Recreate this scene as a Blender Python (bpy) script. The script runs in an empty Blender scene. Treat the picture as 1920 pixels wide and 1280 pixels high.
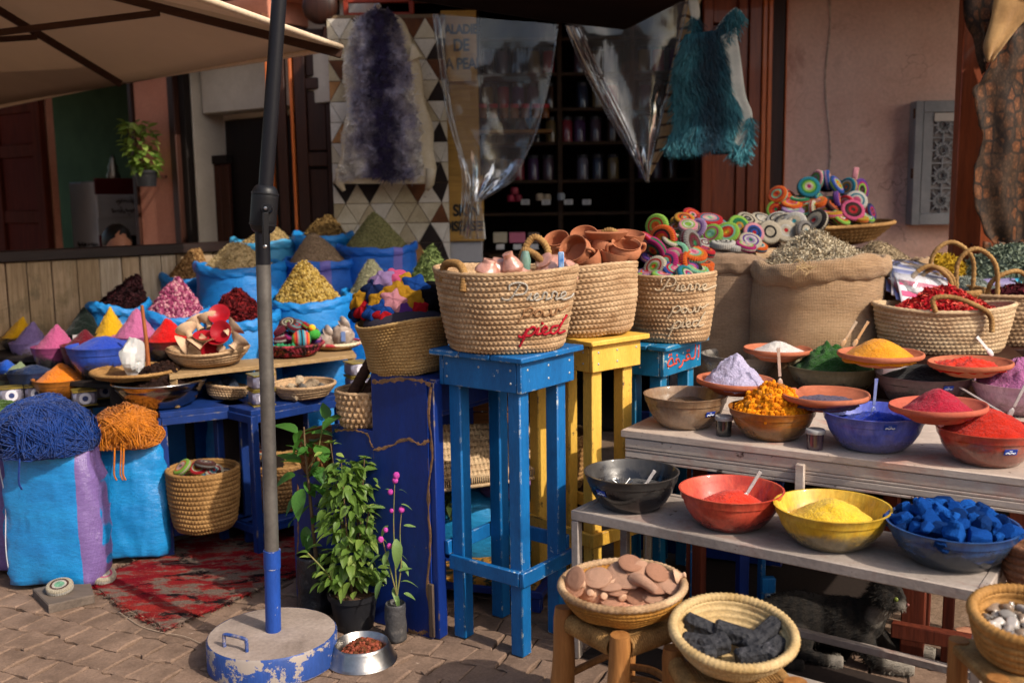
import bpy, math, random
import numpy as np
from mathutils import Matrix, Vector

# ---------------------------------------------------------------- camera, sky, sun, exposure
SC = bpy.context.scene
COL = SC.collection
FPX, CAMZ = 1867.0, 1.55                     # focal length in photo pixels, eye height
CAMM = (Matrix.Translation((0, 0, CAMZ)) @ Matrix.Rotation(math.radians(82), 4, 'X') @ Matrix.Rotation(math.radians(-0.8), 4, 'Z'))
_cam = bpy.data.cameras.new('camera')
_cam.lens = 36.0 * FPX / 1920.0
_cam.sensor_width = 36.0
_cam.clip_start, _cam.clip_end = 0.05, 400.0
_cam.dof.use_dof = True
_cam.dof.focus_distance = 3.45
_cam.dof.aperture_fstop = 2.2
camo = bpy.data.objects.new('camera', _cam)
COL.objects.link(camo)
camo.matrix_world = CAMM
SC.camera = camo

SUN_EL, SUN_AZ = math.radians(40), (0.77, -0.64)   # direction towards the sun (x, y)
world = bpy.data.worlds.new('World')
SC.world = world
world.use_nodes = True
wn = world.node_tree.nodes
sky = wn.new('ShaderNodeTexSky')
sky.sky_type = 'NISHITA'
sky.sun_disc = False
sky.air_density, sky.dust_density, sky.ozone_density = 1.0, 3.5, 0.6
sky.sun_elevation = SUN_EL
sky.sun_rotation = math.atan2(SUN_AZ[0], SUN_AZ[1])
wn['Background'].inputs[1].default_value = 0.14
world.node_tree.links.new(sky.outputs[0], wn['Background'].inputs[0])
_sun = bpy.data.lights.new('sun', 'SUN')
_sun.energy = 3.3
_sun.angle = math.radians(0.6)
_sun.color = (1.0, 0.90, 0.77)
suno = bpy.data.objects.new('sun', _sun)
COL.objects.link(suno)
_td = Vector((SUN_AZ[0] * math.cos(SUN_EL), SUN_AZ[1] * math.cos(SUN_EL), math.sin(SUN_EL)))
suno.rotation_euler = _td.to_track_quat('Z', 'Y').to_euler()
suno.location = (6, -6, 9)
SC.view_settings.view_transform = 'Standard'
SC.view_settings.look = 'None'
SC.view_settings.exposure = 0.36
SC.view_settings.gamma = 1.0
SC.view_settings.use_curve_mapping = False
SC.render.engine = 'CYCLES'
SC.cycles.max_bounces = 7
SC.cycles.transparent_max_bounces = 12
SC.cycles.use_denoising = True
SC.cycles.caustics_reflective = False
SC.cycles.caustics_refractive = False
random.seed(7)
# ---------------------------------------------------------------- helpers: where a sight line meets a plane
_R3 = np.array(CAMM.to_3x3())
_C = np.array([0, 0, CAMZ])
def ray(px, py):
    return _R3 @ np.array([(px - 960) / FPX, -(py - 640) / FPX, -1.0])
def at_y(px, py, Y):
    d = ray(px, py); return _C + d * (Y / d[1])
def at_z(px, py, Z):
    d = ray(px, py); return _C + d * ((Z - CAMZ) / d[2])
def at_pl(px, py, p0, nrm):
    d = ray(px, py); n = np.asarray(nrm, float)
    return _C + d * (np.dot(np.asarray(p0, float) - _C, n) / np.dot(d, n))
def mpp(p):                                   # metres per photo pixel at a point
    return -((_R3.T @ (np.asarray(p, float) - _C))[2]) / FPX
def inview(p, m=60):
    q = _R3.T @ (np.asarray(p, float) - _C)
    if q[2] > -0.2: return False
    x, y = 960 + FPX * q[0] / -q[2], 640 - FPX * q[1] / -q[2]
    return -m < x < 1920 + m and -m < y < 1280 + m

# ---------------------------------------------------------------- noise
def _hash(ix, iy, iz, s):
    h = (ix * 374761393 + iy * 668265263 + iz * 2147483647 + s * 974634777) & 0xFFFFFFFF
    h = ((h ^ (h >> 13)) * 1274126177) & 0xFFFFFFFF
    return ((h ^ (h >> 16)) & 0xFFFF) / 32767.5 - 1.0
def vn(P, s=0):
    P = np.asarray(P, float); I = np.floor(P).astype(np.int64); f = P - I; f = f * f * (3 - 2 * f)
    out = 0
    for a in (0, 1):
        for b in (0, 1):
            for c in (0, 1):
                w = (f[..., 0] if a else 1 - f[..., 0]) * (f[..., 1] if b else 1 - f[..., 1]) * (f[..., 2] if c else 1 - f[..., 2])
                out = out + w * _hash(I[..., 0] + a, I[..., 1] + b, I[..., 2] + c, s)
    return out
def fbm(P, s=0, o=3):
    P = np.asarray(P, float); r = 0; a = 1.0
    for i in range(o):
        r = r + a * vn(P * 2 ** i, s + i * 17); a *= .5
    return r

# ---------------------------------------------------------------- mesh collector
_BT = None
def _boxtopo():
    cs = [(x, y, z) for x in (-1, 1) for y in (-1, 1) for z in (-1, 1)]
    ix = {(c, k): i * 3 + k for i, c in enumerate(cs) for k in range(3)}
    F = []
    for k in range(3):
        a, b = (k + 1) % 3, (k + 2) % 3
        for s in (-1, 1):
            q = []
            for (u, v) in ((-1, -1), (1, -1), (1, 1), (-1, 1)):
                c = [0, 0, 0]; c[k] = s; c[a] = u; c[b] = v; q.append(ix[(tuple(c), k)])
            F.append(q)
        for u in (-1, 1):
            for v in (-1, 1):
                c1 = [0, 0, 0]; c1[a] = u; c1[b] = v; c1[k] = -1; c2 = list(c1); c2[k] = 1
                c1, c2 = tuple(c1), tuple(c2)
                F.append([ix[(c1, a)], ix[(c1, b)], ix[(c2, b)], ix[(c2, a)]])
    for c in cs: F.append([ix[(c, 0)], ix[(c, 1)], ix[(c, 2)]])
    V = np.array([[c[j] * (1 if j == k else .7) for j in range(3)] for c in cs for k in range(3)], float)
    out = []
    for f in F:
        p = V[f]; n = np.cross(p[1] - p[0], p[2] - p[0])
        out.append(f if np.dot(n, p.mean(0)) > 0 else f[::-1])
    return cs, out
def M3(loc=(0, 0, 0), rx=0, ry=0, rz=0):
    return Matrix.Translation(loc) @ Matrix.Rotation(rz, 4, 'Z') @ Matrix.Rotation(ry, 4, 'Y') @ Matrix.Rotation(rx, 4, 'X')
def align(p, d, up=(0, 0, 1)):                # frame at p with its z axis along d
    d = Vector(d).normalized(); x = Vector(up).cross(d)
    if x.length < 1e-4: x = Vector((1, 0, 0)).cross(d)
    if x.length < 1e-4: x = Vector((0, 1, 0)).cross(d)
    x.normalize(); y = d.cross(x)
    m = Matrix((x, y, d)).transposed().to_4x4(); m.translation = Vector(p); return m
class MB:
    def __init__(s): s.V = []; s.F = []; s.I = []; s.n = 0
    def add(s, v, f, mi=0, M=None):
        v = np.asarray(v, float)
        if M is not None:
            A = np.array(M); v = v @ A[:3, :3].T + A[:3, 3]
        if isinstance(f, np.ndarray): f = (f + s.n).tolist()
        else: f = [[i + s.n for i in q] for q in f]
        s.V.append(v); s.F += f; s.I += [mi] * len(f); s.n += len(v); return s
    def box(s, c, d, b=.004, mi=0, M=None):
        global _BT
        if _BT is None: _BT = _boxtopo()
        h = np.array(d, float) / 2; b = min(b, h.min() * .45)
        v = np.array([[cc[j] * (h[j] if j == k else h[j] - b) for j in range(3)] for cc in _BT[0] for k in range(3)]) + np.array(c, float)
        return s.add(v, _BT[1], mi, M)
    def bar(s, p, q, w, d=None, b=.003, mi=0, up=(0, 0, 1)):
        p, q = Vector(p), Vector(q); L = (q - p).length
        return s.box((0, 0, L / 2), (w, d or w, L), b, mi, align(p, q - p, up))
    def tube(s, pts, r, n=8, closed=False, mi=0, caps=True, M=None):
        P = np.asarray(pts, float); m = len(P)
        r = np.full(m, r, float) if np.isscalar(r) else np.asarray(r, float)
        T = np.roll(P, -1, 0) - np.roll(P, 1, 0)
        if not closed: T[0] = P[1] - P[0]; T[-1] = P[-1] - P[-2]
        T /= np.maximum(np.linalg.norm(T, axis=1), 1e-9)[:, None]
        nrm = np.cross(T[0], [0, 0, 1.0])
        if np.linalg.norm(nrm) < .05: nrm = np.cross(T[0], [1.0, 0, 0])
        N = []
        for t in T:
            nrm = nrm - t * np.dot(nrm, t); nrm = nrm / max(np.linalg.norm(nrm), 1e-9); N.append(nrm)
        N = np.array(N); B = np.cross(T, N)
        a = np.arange(n) * 2 * math.pi / n
        v = (P[:, None] + (N[:, None] * np.cos(a)[None, :, None] + B[:, None] * np.sin(a)[None, :, None]) * r[:, None, None]).reshape(-1, 3)
        k = m if closed else m - 1
        i, j = np.meshgrid(np.arange(k), np.arange(n), indexing='ij'); i2 = (i + 1) % m; j2 = (j + 1) % n
        f = np.stack([i * n + j, i * n + j2, i2 * n + j2, i2 * n + j], -1).reshape(-1, 4).tolist()
        if caps and not closed: f.append(list(range(n))[::-1]); f.append([(m - 1) * n + q for q in range(n)])
        return s.add(v, f, mi, M)
    def grid(s, V, closed=False, mi=0, M=None):      # V (m, n, 3); closed wraps the second axis
        m, n = V.shape[:2]; k = n if closed else n - 1
        i, j = np.meshgrid(np.arange(m - 1), np.arange(k), indexing='ij'); j2 = (j + 1) % n
        f = np.stack([i * n + j, i * n + j2, (i + 1) * n + j2, (i + 1) * n + j], -1).reshape(-1, 4)
        return s.add(V.reshape(-1, 3), f, mi, M)
    def lathe(s, prof, n=32, sx=1., sy=1., fn=None, mi=0, M=None):
        pr = np.asarray(prof, float); a = np.arange(n) * 2 * math.pi / n
        V = np.empty((len(pr), n, 3)); V[..., 0] = pr[:, :1] * np.cos(a); V[..., 1] = pr[:, :1] * np.sin(a); V[..., 2] = pr[:, 1:2]
        if fn is not None: V = fn(V, a)
        V[..., 0] *= sx; V[..., 1] *= sy
        return s.grid(V, True, mi, M)
    def ball(s, c, r, n=12, m=8, fn=None, mi=0, M=None):
        r = (r, r, r) if np.isscalar(r) else r
        t = np.linspace(0, math.pi, m + 1); a = np.arange(n) * 2 * math.pi / n
        V = np.stack([np.sin(t)[:, None] * np.cos(a), np.sin(t)[:, None] * np.sin(a), -np.cos(t)[:, None] + 0 * a], -1)
        if fn is not None: V = fn(V)
        return s.grid(V * np.array(r) + np.array(c), True, mi, M)
    def prism(s, poly, z0, z1, b=.0, mi=0, M=None):   # poly counter-clockwise, extruded along z, bevelled top
        p = np.asarray(poly, float); n = len(p); c = p.mean(0)
        ring = lambda q, z: np.c_[q, np.full(n, z)]
        sh = c + (p - c) * (1 - b / max(1e-6, np.linalg.norm(p - c, axis=1).mean()))
        V = np.concatenate([ring(p, z0), ring(p, z1 - b * .7), ring(sh, z1)])
        F = [[i, (i + 1) % n, n + (i + 1) % n, n + i] for i in range(n)] + [[n + i, n + (i + 1) % n, 2 * n + (i + 1) % n, 2 * n + i] for i in range(n)]
        F += [list(range(2 * n, 3 * n)), list(range(n))[::-1]]
        return s.add(V, F, mi, M)
    def mesh(s, name, mats, smooth=38):
        me = bpy.data.meshes.new(name)
        me.from_pydata(np.concatenate(s.V).tolist(), [], s.F)
        for m in (mats if isinstance(mats, (list, tuple)) else [mats]): me.materials.append(m)
        if any(s.I): me.polygons.foreach_set('material_index', s.I)
        if smooth:
            me.polygons.foreach_set('use_smooth', [True] * len(me.polygons))
            if smooth < 170: me.set_sharp_from_angle(angle=math.radians(smooth))
        me.update(); return me
def rs(prof, k):                                # resample a profile evenly by arc length
    p = np.asarray(prof, float); d = np.r_[0, np.cumsum(np.linalg.norm(np.diff(p, axis=0), axis=1))]
    t = np.linspace(0, d[-1], k); return np.c_[np.interp(t, d, p[:, 0]), np.interp(t, d, p[:, 1])]
def spline(pts, k):                             # smooth curve through points
    P = np.asarray(pts, float); m = len(P); Q = np.vstack([2 * P[0] - P[1], P, 2 * P[-1] - P[-2]])
    t = np.linspace(0, m - 1 - 1e-6, k); i = t.astype(int); u = (t - i)[:, None]
    a, b, c, d = Q[i], Q[i + 1], Q[i + 2], Q[i + 3]
    return .5 * (2 * b + (c - a) * u + (2 * a - 5 * b + 4 * c - d) * u ** 2 + (3 * b - a - 3 * c + d) * u ** 3)

# ---------------------------------------------------------------- objects
def tag(o, label=None, cat=None, group=None, kind=None):
    if label: o['label'] = label
    if cat: o['category'] = cat
    if group: o['group'] = group
    if kind: o['kind'] = kind
    return o
def link(name, data, parent=None, loc=(0, 0, 0), rot=None, M=None):
    o = bpy.data.objects.new(name, data); COL.objects.link(o)
    if parent is not None: o.parent = parent
    if M is not None: o.matrix_local = M
    else:
        o.location = loc
        if rot: o.rotation_euler = rot
    return o
def thing(name, label, cat, loc=(0, 0, 0), rz=0, group=None, M=None, kind=None):
    o = link(name, None, None, loc, (0, 0, rz), M); o.empty_display_size = .05
    return tag(o, label, cat, group, kind)
def part(mb, name, mats, parent, smooth=38, loc=(0, 0, 0), M=None, kind=None, label=None):
    o = link(name, mb.mesh(name, mats, smooth), parent, loc, None, M); return tag(o, label, None, None, kind)
def solo(mb, name, mats, label, cat, loc=(0, 0, 0), rz=0, group=None, M=None, kind=None, smooth=38):
    return tag(link(name, mb.mesh(name, mats, smooth), None, loc, (0, 0, rz), M), label, cat, group, kind)
def copy_tree(o, parent=None):
    c = o.copy(); COL.objects.link(c)
    if parent is not None: c.parent = parent
    for ch in list(o.children): copy_tree(ch, c)
    return c

# ---------------------------------------------------------------- materials
def lin(h):
    if not isinstance(h, str): return tuple(h) + (1.0,)
    h = h.lstrip('#'); r = []
    for i in (0, 2, 4):
        c = int(h[i:i + 2], 16) / 255; r.append(c / 12.92 if c <= .04045 else ((c + .055) / 1.055) ** 2.4)
    return tuple(r) + (1.0,)
_MC = {}
class NT:
    def __init__(s, name):
        s.m = bpy.data.materials.new(name); s.m.use_nodes = True; s.t = s.m.node_tree; s.b = s.t.nodes['Principled BSDF']; s.o = s.t.nodes['Material Output']
    def nd(s, typ, **kw):
        n = s.t.nodes.new('ShaderNode' + typ)
        for k, v in kw.items(): setattr(n, k, v)
        return n
    def ln(s, a, b): s.t.links.new(a, b)
    def obco(s, stretch=(1, 1, 1), rnd=True):
        tc = s.nd('TexCoord'); mp = s.nd('Mapping'); mp.inputs['Scale'].default_value = stretch
        if rnd:
            oi = s.nd('ObjectInfo'); ml = s.nd('Math', operation='MULTIPLY'); ml.inputs[1].default_value = 31.7; s.ln(oi.outputs['Random'], ml.inputs[0])
            ad = s.nd('VectorMath', operation='ADD'); s.ln(tc.outputs['Object'], ad.inputs[0]); s.ln(ml.outputs[0], ad.inputs[1]); s.ln(ad.outputs[0], mp.inputs['Vector'])
        else: s.ln(tc.outputs['Object'], mp.inputs['Vector'])
        return mp.outputs[0]
    def noise(s, co, scale, det=5, rough=.6, dist=0):
        n = s.nd('TexNoise'); n.inputs['Scale'].default_value = scale; n.inputs['Detail'].default_value = det; n.inputs['Roughness'].default_value = rough; n.inputs['Distortion'].default_value = dist
        s.ln(co, n.inputs['Vector']); return n.outputs['Fac']
    def step(s, f, a, b, o0=0., o1=1.):
        r = s.nd('MapRange'); r.clamp = True
        for k, v in zip(('From Min', 'From Max', 'To Min', 'To Max'), (a, b, o0, o1)): r.inputs[k].default_value = v
        s.ln(f, r.inputs['Value']); return r.outputs[0]
    def mix(s, f, a, b, blend='MIX'):
        n = s.nd('Mix', data_type='RGBA', blend_type=blend)
        if isinstance(f, float): n.inputs[0].default_value = f
        else: s.ln(f, n.inputs[0])
        for v, i in ((a, 6), (b, 7)):
            if isinstance(v, tuple): n.inputs[i].default_value = v
            else: s.ln(v, n.inputs[i])
        return n.outputs[2]
    def math(s, op, a, b=None):
        n = s.nd('Math', operation=op)
        for v, i in ((a, 0), (b, 1)):
            if v is None: continue
            if isinstance(v, (int, float)): n.inputs[i].default_value = v
            else: s.ln(v, n.inputs[i])
        return n.outputs[0]
    def bump(s, f, st, dist=.01, prev=None):
        n = s.nd('Bump'); n.inputs['Strength'].default_value = st; n.inputs['Distance'].default_value = dist; s.ln(f, n.inputs['Height'])
        if prev is not None: s.ln(prev, n.inputs['Normal'])
        return n.outputs[0]
def mat(name, c, c2=None, ns=6., lo=.35, hi=.65, rough=.75, bump=0., bs=60., bd=.01, metal=0., spec=.3, stretch=(1, 1, 1), fine=.14, fs=70., wear=None, wa=.6, wh=.04, ws=9., wst=None,
        sheen=0., trans=0., alpha=1., coat=0., sub=0., rnd=True, stain=None, sa=.55, sst=3., vor=0., ior=None, edge=False):
    if name in _MC: return _MC[name]
    n = NT(name); b = n.b; co = n.obco(stretch, rnd)
    col = n.mix(n.step(n.noise(co, ns), lo, hi), lin(c), lin(c2 or c))
    if stain: col = n.mix(n.step(n.noise(n.obco((1, 1, 1), rnd), sst, 7, .65, .6), sa, sa + .16), col, lin(stain))
    if fine:
        g = n.step(n.noise(co, fs, 3), .25, .75, 1 - fine, 1 + fine); vm = n.nd('VectorMath', operation='SCALE'); n.ln(col, vm.inputs[0]); n.ln(g, vm.inputs['Scale']); col = vm.outputs[0]
    if wear:
        wn_ = n.noise(n.obco(wst or (1, 1, 1), rnd), ws, 9, .72)
        if edge:
            bv = n.nd('Bevel', samples=4); bv.inputs[0].default_value = .007; ge = n.nd('NewGeometry'); dp = n.nd('VectorMath', operation='DOT_PRODUCT'); n.ln(bv.outputs[0], dp.inputs[0]); n.ln(ge.outputs['True Normal'], dp.inputs[1]); wn_ = n.math('ADD', wn_, n.step(dp.outputs['Value'], .995, .90, 0, .115))
        wf = n.step(wn_, wa, wa + wh); col = n.mix(wf, col, lin(wear))
    n.ln(col, b.inputs['Base Color'])
    b.inputs['Roughness'].default_value = rough; b.inputs['Metallic'].default_value = metal; b.inputs['Specular IOR Level'].default_value = spec
    b.inputs['Sheen Weight'].default_value = sheen; b.inputs['Transmission Weight'].default_value = trans; b.inputs['Alpha'].default_value = alpha; b.inputs['Coat Weight'].default_value = coat
    if sub: b.inputs['Subsurface Weight'].default_value = sub; b.inputs['Subsurface Radius'].default_value = (.01, .006, .004)
    if ior: b.inputs['IOR'].default_value = ior
    if bump:
        h = n.bump(n.noise(co, bs, 6), bump, bd)
        if vor:
            v = n.nd('TexVoronoi'); v.inputs['Scale'].default_value = vor; n.ln(co, v.inputs['Vector']); h = n.bump(v.outputs['Distance'], bump, bd, h)
        n.ln(h, b.inputs['Normal'])
    _MC[name] = n.m; return n.m
def wood(name, c, c2, axis='z', rough=.7, ns=5., bump=.25, **k):
    st = {'x': (.6, 9, 9), 'y': (9, .6, 9), 'z': (9, 9, .6)}[axis]
    return mat(name, c, c2, ns=ns, lo=.3, hi=.7, rough=rough, bump=bump, bs=8, bd=.006, stretch=st, fs=24, fine=.2, **k)
def plain(name, c, rough=.6, **k): return mat(name, c, rough=rough, fine=k.pop('fine', .06), **k)
_powder_n = [0]
def powder(c, c2=None, clump=.5):
    return mat('powder_' + c.strip('#'), c, c2 or c, ns=25, rough=1., spec=.05, bump=clump + .35, bs=110, bd=.009, fine=.26, fs=200, sheen=.15)
STRAW = mat('palm_straw', '#bd9f7c', '#967656', ns=9, rough=.75, spec=.2, bump=.35, bs=260, bd=.003, stretch=(1, 1, 2.6), fine=.42, fs=120, stain='#7a5836', sa=.57, sst=5)
STRAW_PALE = mat('pale_palm_straw', '#c8ae8a', '#a98a68', ns=9, rough=.7, spec=.25, bump=.35, bs=260, bd=.003, stretch=(1, 1, 2.6), fine=.3, fs=120, stain='#93703e', sa=.66, sst=5)
STRAW_DK = mat('old_palm_straw', '#a88150', '#805d34', ns=9, rough=.75, spec=.2, bump=.35, bs=260, bd=.003, fine=.34, fs=120)
ROPE = mat('palm_rope', '#a7814d', '#7d5a30', ns=14, rough=.8, bump=.5, bs=200, bd=.004, fine=.35, fs=160)
CLAY = mat('red_clay', '#b96e50', '#a5593c', ns=7, rough=.85, bump=.25, bs=130, bd=.004, fine=.12, stain='#7d3f2c', sa=.64, sst=9)
CLAY_PINK = mat('pink_clay', '#c58a6b', '#b4765a', ns=8, rough=.9, bump=.35, bs=240, bd=.004, fine=.14)
def blue_paint(name, c, c2, under='#8f7a63', **k):
    return mat(name, c, c2, ns=5, rough=.5, spec=.35, bump=.15, bs=30, bd=.004, stretch=(3, 3, .7), fine=.16, wear=under, wa=k.pop('wa', .635), wh=.02, ws=13, stain=k.pop('stain', None), edge=True, **k)
BLUE_S = blue_paint('stool_blue_paint', '#1065a4', '#0c5690', '#a9b4b8', stain='#084a80', sa=.56, wa=.655)
BLUE_T = blue_paint('teal_blue_paint', '#10709c', '#0a5d86', '#9aa7a0')
YEL_S = blue_paint('stool_yellow_paint', '#e0b450', '#d2a340', '#6a5230', stain='#b9822c', sa=.62)
BLUE_D = blue_paint('cabinet_blue_paint', '#0b2c78', '#0a2668', '#6b5a50', wa=.66)
BLUE_F = blue_paint('table_blue_paint', '#123274', '#0e2a62', '#7b7468', wa=.66)
BLACK = plain('black_plastic', '#17171a', .42, bump=.05)
# ---------------------------------------------------------------- builders shared by many things
def weave_fn(rows, sub, nst, amp, style='braid', slant=.55):
    def fn(V, a):
        m = V.shape[0]; v = np.arange(m) / sub; rf = (v % 1.0)[:, None]; row = np.floor(v)[:, None]
        u = (a / (2 * math.pi) * nst)[None, :]
        bul = np.sqrt(np.clip(1 - (2 * rf - 1) ** 2, 0, 1))
        if style == 'braid':
            ph = u + slant * np.abs(2 * rf - 1) + .37 * row
            d = amp * (.55 * bul + 1.05 * np.abs(np.sin(math.pi * ph)) ** .8 * (.25 + .75 * bul) - .7)
        elif style == 'coil':
            d = amp * (1.0 * bul + .16 * np.abs(np.sin(math.pi * (u + .2 * row))) - .5)
        else:                                    # open wicker: alternating stakes
            ph = u + .5 * (row % 2)
            d = amp * (.6 * bul + .9 * np.sin(2 * math.pi * ph) * bul - .3)
        pr = V[:, 0, :]; rr = np.linalg.norm(pr[:, :2], axis=1)
        t = np.gradient(np.c_[rr, pr[:, 2]], axis=0); nr = np.c_[t[:, 1], -t[:, 0]]; nr /= np.maximum(np.linalg.norm(nr, axis=1), 1e-9)[:, None]
        V[..., 0] += d * nr[:, :1] * np.cos(a); V[..., 1] += d * nr[:, :1] * np.sin(a); V[..., 2] += d * nr[:, 1:2]
        return V
    return fn
def rope(mb, pts, r, k=70, n=8, twist=26, amp=.16, closed=False, mi=0):
    P = spline(pts, k) if not closed else np.asarray(pts)
    i = np.arange(len(P)); return mb.tube(P, r * (1 + amp * np.sin(i * twist * 2 * math.pi / len(P))), n, closed, mi)
def basket(label, loc, prof, rows, nst, mats, amp=.005, style='braid', rim=.008, wall=.012, sx=1., sy=1., wob=(0, 0), rz=0., tilt=(0, 0), handles=(), group=None, cat='basket', name='basket', rimmat=None, sub=5, su=6, hr=.011):
    root = thing(name, label, cat, loc, 0, group, M=M3(loc, tilt[0], tilt[1], rz))
    pr = np.asarray(prof, float); H = pr[-1, 1]
    zw = lambda V: V[..., 2] + wob[0] * np.cos(2 * np.arctan2(V[..., 1], V[..., 0]) + wob[1]) * np.clip(V[..., 2] / H, 0, 1)
    wf = weave_fn(rows, sub, nst, amp, style)
    lf = lambda V: (1 + .022 * vn(V * 7 + loc[0] * 9, 3) * np.clip(V[..., 2] / H, 0, 1))[..., None] * np.array([1, 1, 0]) + np.array([0, 0, 1])
    def f(V, a):
        V = wf(V, a) * lf(V); V[..., 2] = zw(V) + .004 * vn(V * 14, 5); return V
    mb = MB(); mb.lathe(rs(pr, rows * sub + 1), nst * su, sx, sy, f)
    ip = pr.copy(); ip[:, 0] = np.maximum(ip[:, 0] - wall, .002); ip[0, 1] += wall; ip[:, 1] += 0
    wi = weave_fn(rows, 3, nst, -amp * .7, style)
    def g(V, a):
        V = wi(V, a) * lf(V); V[..., 2] = zw(V); return V
    mb.lathe(rs(ip, rows * 3 + 1), nst * 2, sx, sy, g)
    b0 = pr[0]; mb.lathe([(1e-4, b0[1]), (b0[0], b0[1])], 24, sx, sy); mb.lathe([(1e-4, b0[1] + wall), (b0[0], b0[1] + wall)], 24, sx, sy)
    part(mb, 'body', mats, root, 180)
    R = pr[-1, 0] - wall * .4; k = max(60, nst * 2); a = np.arange(k) * 2 * math.pi / k
    P = np.c_[R * np.cos(a) * sx, R * np.sin(a) * sy, np.full(k, H) + wob[0] * np.cos(2 * a + wob[1])]
    mb = MB(); mb.tube(P, rim * (1 + .14 * np.sin(np.arange(k) * 2 * math.pi * .38)), 8, True)
    part(mb, 'rim', rimmat or mats, root, 180)
    for h in handles:
        mb = MB(); rope(mb, h, hr); part(mb, 'handle', ROPE, root, 180)
    return root
def heap_pts(R, h, seed=0, rough=.05, n=60, m=24, tip=.18, pw=1.0, drop=.01, cl=0., off=(0, 0)):
    t = np.linspace(0, 1, m) ** .9; a = np.arange(n) * 2 * math.pi / n
    prof = 1 - (np.sqrt(t ** (2 * pw) + tip ** 2) - tip) / (math.sqrt(1 + tip ** 2) - tip)
    rr = t[:, None] * R * (1 + .06 * vn(np.stack([np.cos(a) * 1.5 + seed, np.sin(a) * 1.5, 0 * a], -1), 5))[None]
    X = rr * np.cos(a) + off[0] * (1 - t[:, None]); Y = rr * np.sin(a) + off[1] * (1 - t[:, None])
    Z = h * prof[:, None] + 0 * a
    P = np.stack([X, Y, Z], -1); s = 1 / max(R, .02)
    Z = Z + rough * h * (fbm(P * s * 3 + seed * 7.3, seed) * .7 + fbm(P * s * 9 + seed, seed + 3) * .5)
    if cl: Z = Z + cl * np.maximum(0, fbm(P * s * 7 + seed, seed + 9, 2)) * h
    Z[-1] -= drop; P[..., 2] = Z; P[0, :, :2] = off; P[0, :, 2] = Z[0].mean(); return P
def powder_heap(label, loc, R, h, m, seed=0, rough=.05, name='spice_heap', cat='powder', group=None, **k):
    mb = MB(); mb.grid(heap_pts(R, h, seed, rough, **k), True); return solo(mb, name, m, label, cat, loc, 0, group, smooth=180)
def chips(mb, P, N, L, W, mi=0, rg=None, curl=.3, spread=.8):
    rg = rg or np.random.RandomState(1); k = len(P); n = N + rg.normal(0, spread, (k, 3)); n /= np.linalg.norm(n, axis=1)[:, None]
    t = np.cross(n, rg.normal(0, 1, (k, 3))); t /= np.maximum(np.linalg.norm(t, axis=1), 1e-6)[:, None]; b = np.cross(n, t)
    l = L * rg.uniform(.6, 1.4, (k, 1)); w = W * rg.uniform(.6, 1.4, (k, 1))
    V = np.stack([P - t * l, P - b * w + n * l * curl, P + t * l, P + b * w + n * l * curl], 1).reshape(-1, 3)
    i = np.arange(k)[:, None] * 4; F = np.concatenate([i + np.array([[0, 1, 2]]), i + np.array([[0, 2, 3]])]); return mb.add(V, F, mi)
def rods(mb, P, D, L, r, mi=0, rg=None):         # little three-sided sticks
    rg = rg or np.random.RandomState(2); k = len(P); D = D / np.linalg.norm(D, axis=1)[:, None]
    t = np.cross(D, rg.normal(0, 1, (k, 3))); t /= np.maximum(np.linalg.norm(t, axis=1), 1e-6)[:, None]; b = np.cross(D, t)
    l = L * rg.uniform(.5, 1.4, (k, 1)); V = []
    for s in (-1, 1):
        for a in (0, 2.09, 4.19): V.append(P + D * l * s + (t * math.cos(a) + b * math.sin(a)) * r)
    V = np.stack(V, 1).reshape(-1, 3); i = np.arange(k)[:, None] * 6
    F = np.concatenate([i + np.array([q]) for q in ([0, 1, 4], [0, 4, 3], [1, 2, 5], [1, 5, 4], [2, 0, 3], [2, 3, 5], [0, 2, 1], [3, 4, 5])]); return mb.add(V, F, mi)
def on_heap(H, k, rg, lift=.003):
    m, n = H.shape[:2]; i = (np.sqrt(rg.uniform(0, 1, k)) * (m - 1.01)); j = rg.uniform(0, n, k); i0 = i.astype(int); j0 = j.astype(int) % n
    fi = (i - i0)[:, None]; fj = (j - np.floor(j))[:, None]
    p = (H[i0, j0] * (1 - fi) + H[i0 + 1, j0] * fi) * (1 - fj) + (H[i0, (j0 + 1) % n] * (1 - fi) + H[i0 + 1, (j0 + 1) % n] * fi) * fj
    p[:, 2] += lift; r = p[:, :2].copy(); r /= np.maximum(np.linalg.norm(r, axis=1), 1e-6)[:, None]
    return p, np.c_[r * .55, np.full(k, .8)]
def goods_heap(label, loc, R, h, cols, count, L, W, seed=0, kind_='chip', name='dried_goods', cat='dried goods', rough=.09, tip=.22, sxy=(1, 1), curl=.3, **k):
    """a heap of loose leaves, buds or seeds nobody could count"""
    rg = np.random.RandomState(seed + 11); H = heap_pts(R, h, seed, rough, tip=tip, **k); H[..., 0] *= sxy[0]; H[..., 1] *= sxy[1]
    mb = MB(); mb.grid(H, True)
    ms = [mat('goods_' + c.strip('#'), c, ns=40, rough=.85, spec=.15, fine=.35, fs=90) for c in cols]
    for q in range(len(cols)):
        P, N = on_heap(H, count // len(cols), rg, L * .25)
        if kind_ == 'chip': chips(mb, P, N, L, W, q, rg, curl)
        elif kind_ == 'rod': rods(mb, P, N * .25 + rg.normal(0, 1, N.shape), L, W, q, rg)
        else:
            for p in P: mb.ball(p, L * rg.uniform(.7, 1.3), 5, 3, mi=q)
    return solo(mb, name, ms, label, cat, loc, 0, None, kind='stuff', smooth=0)
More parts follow.
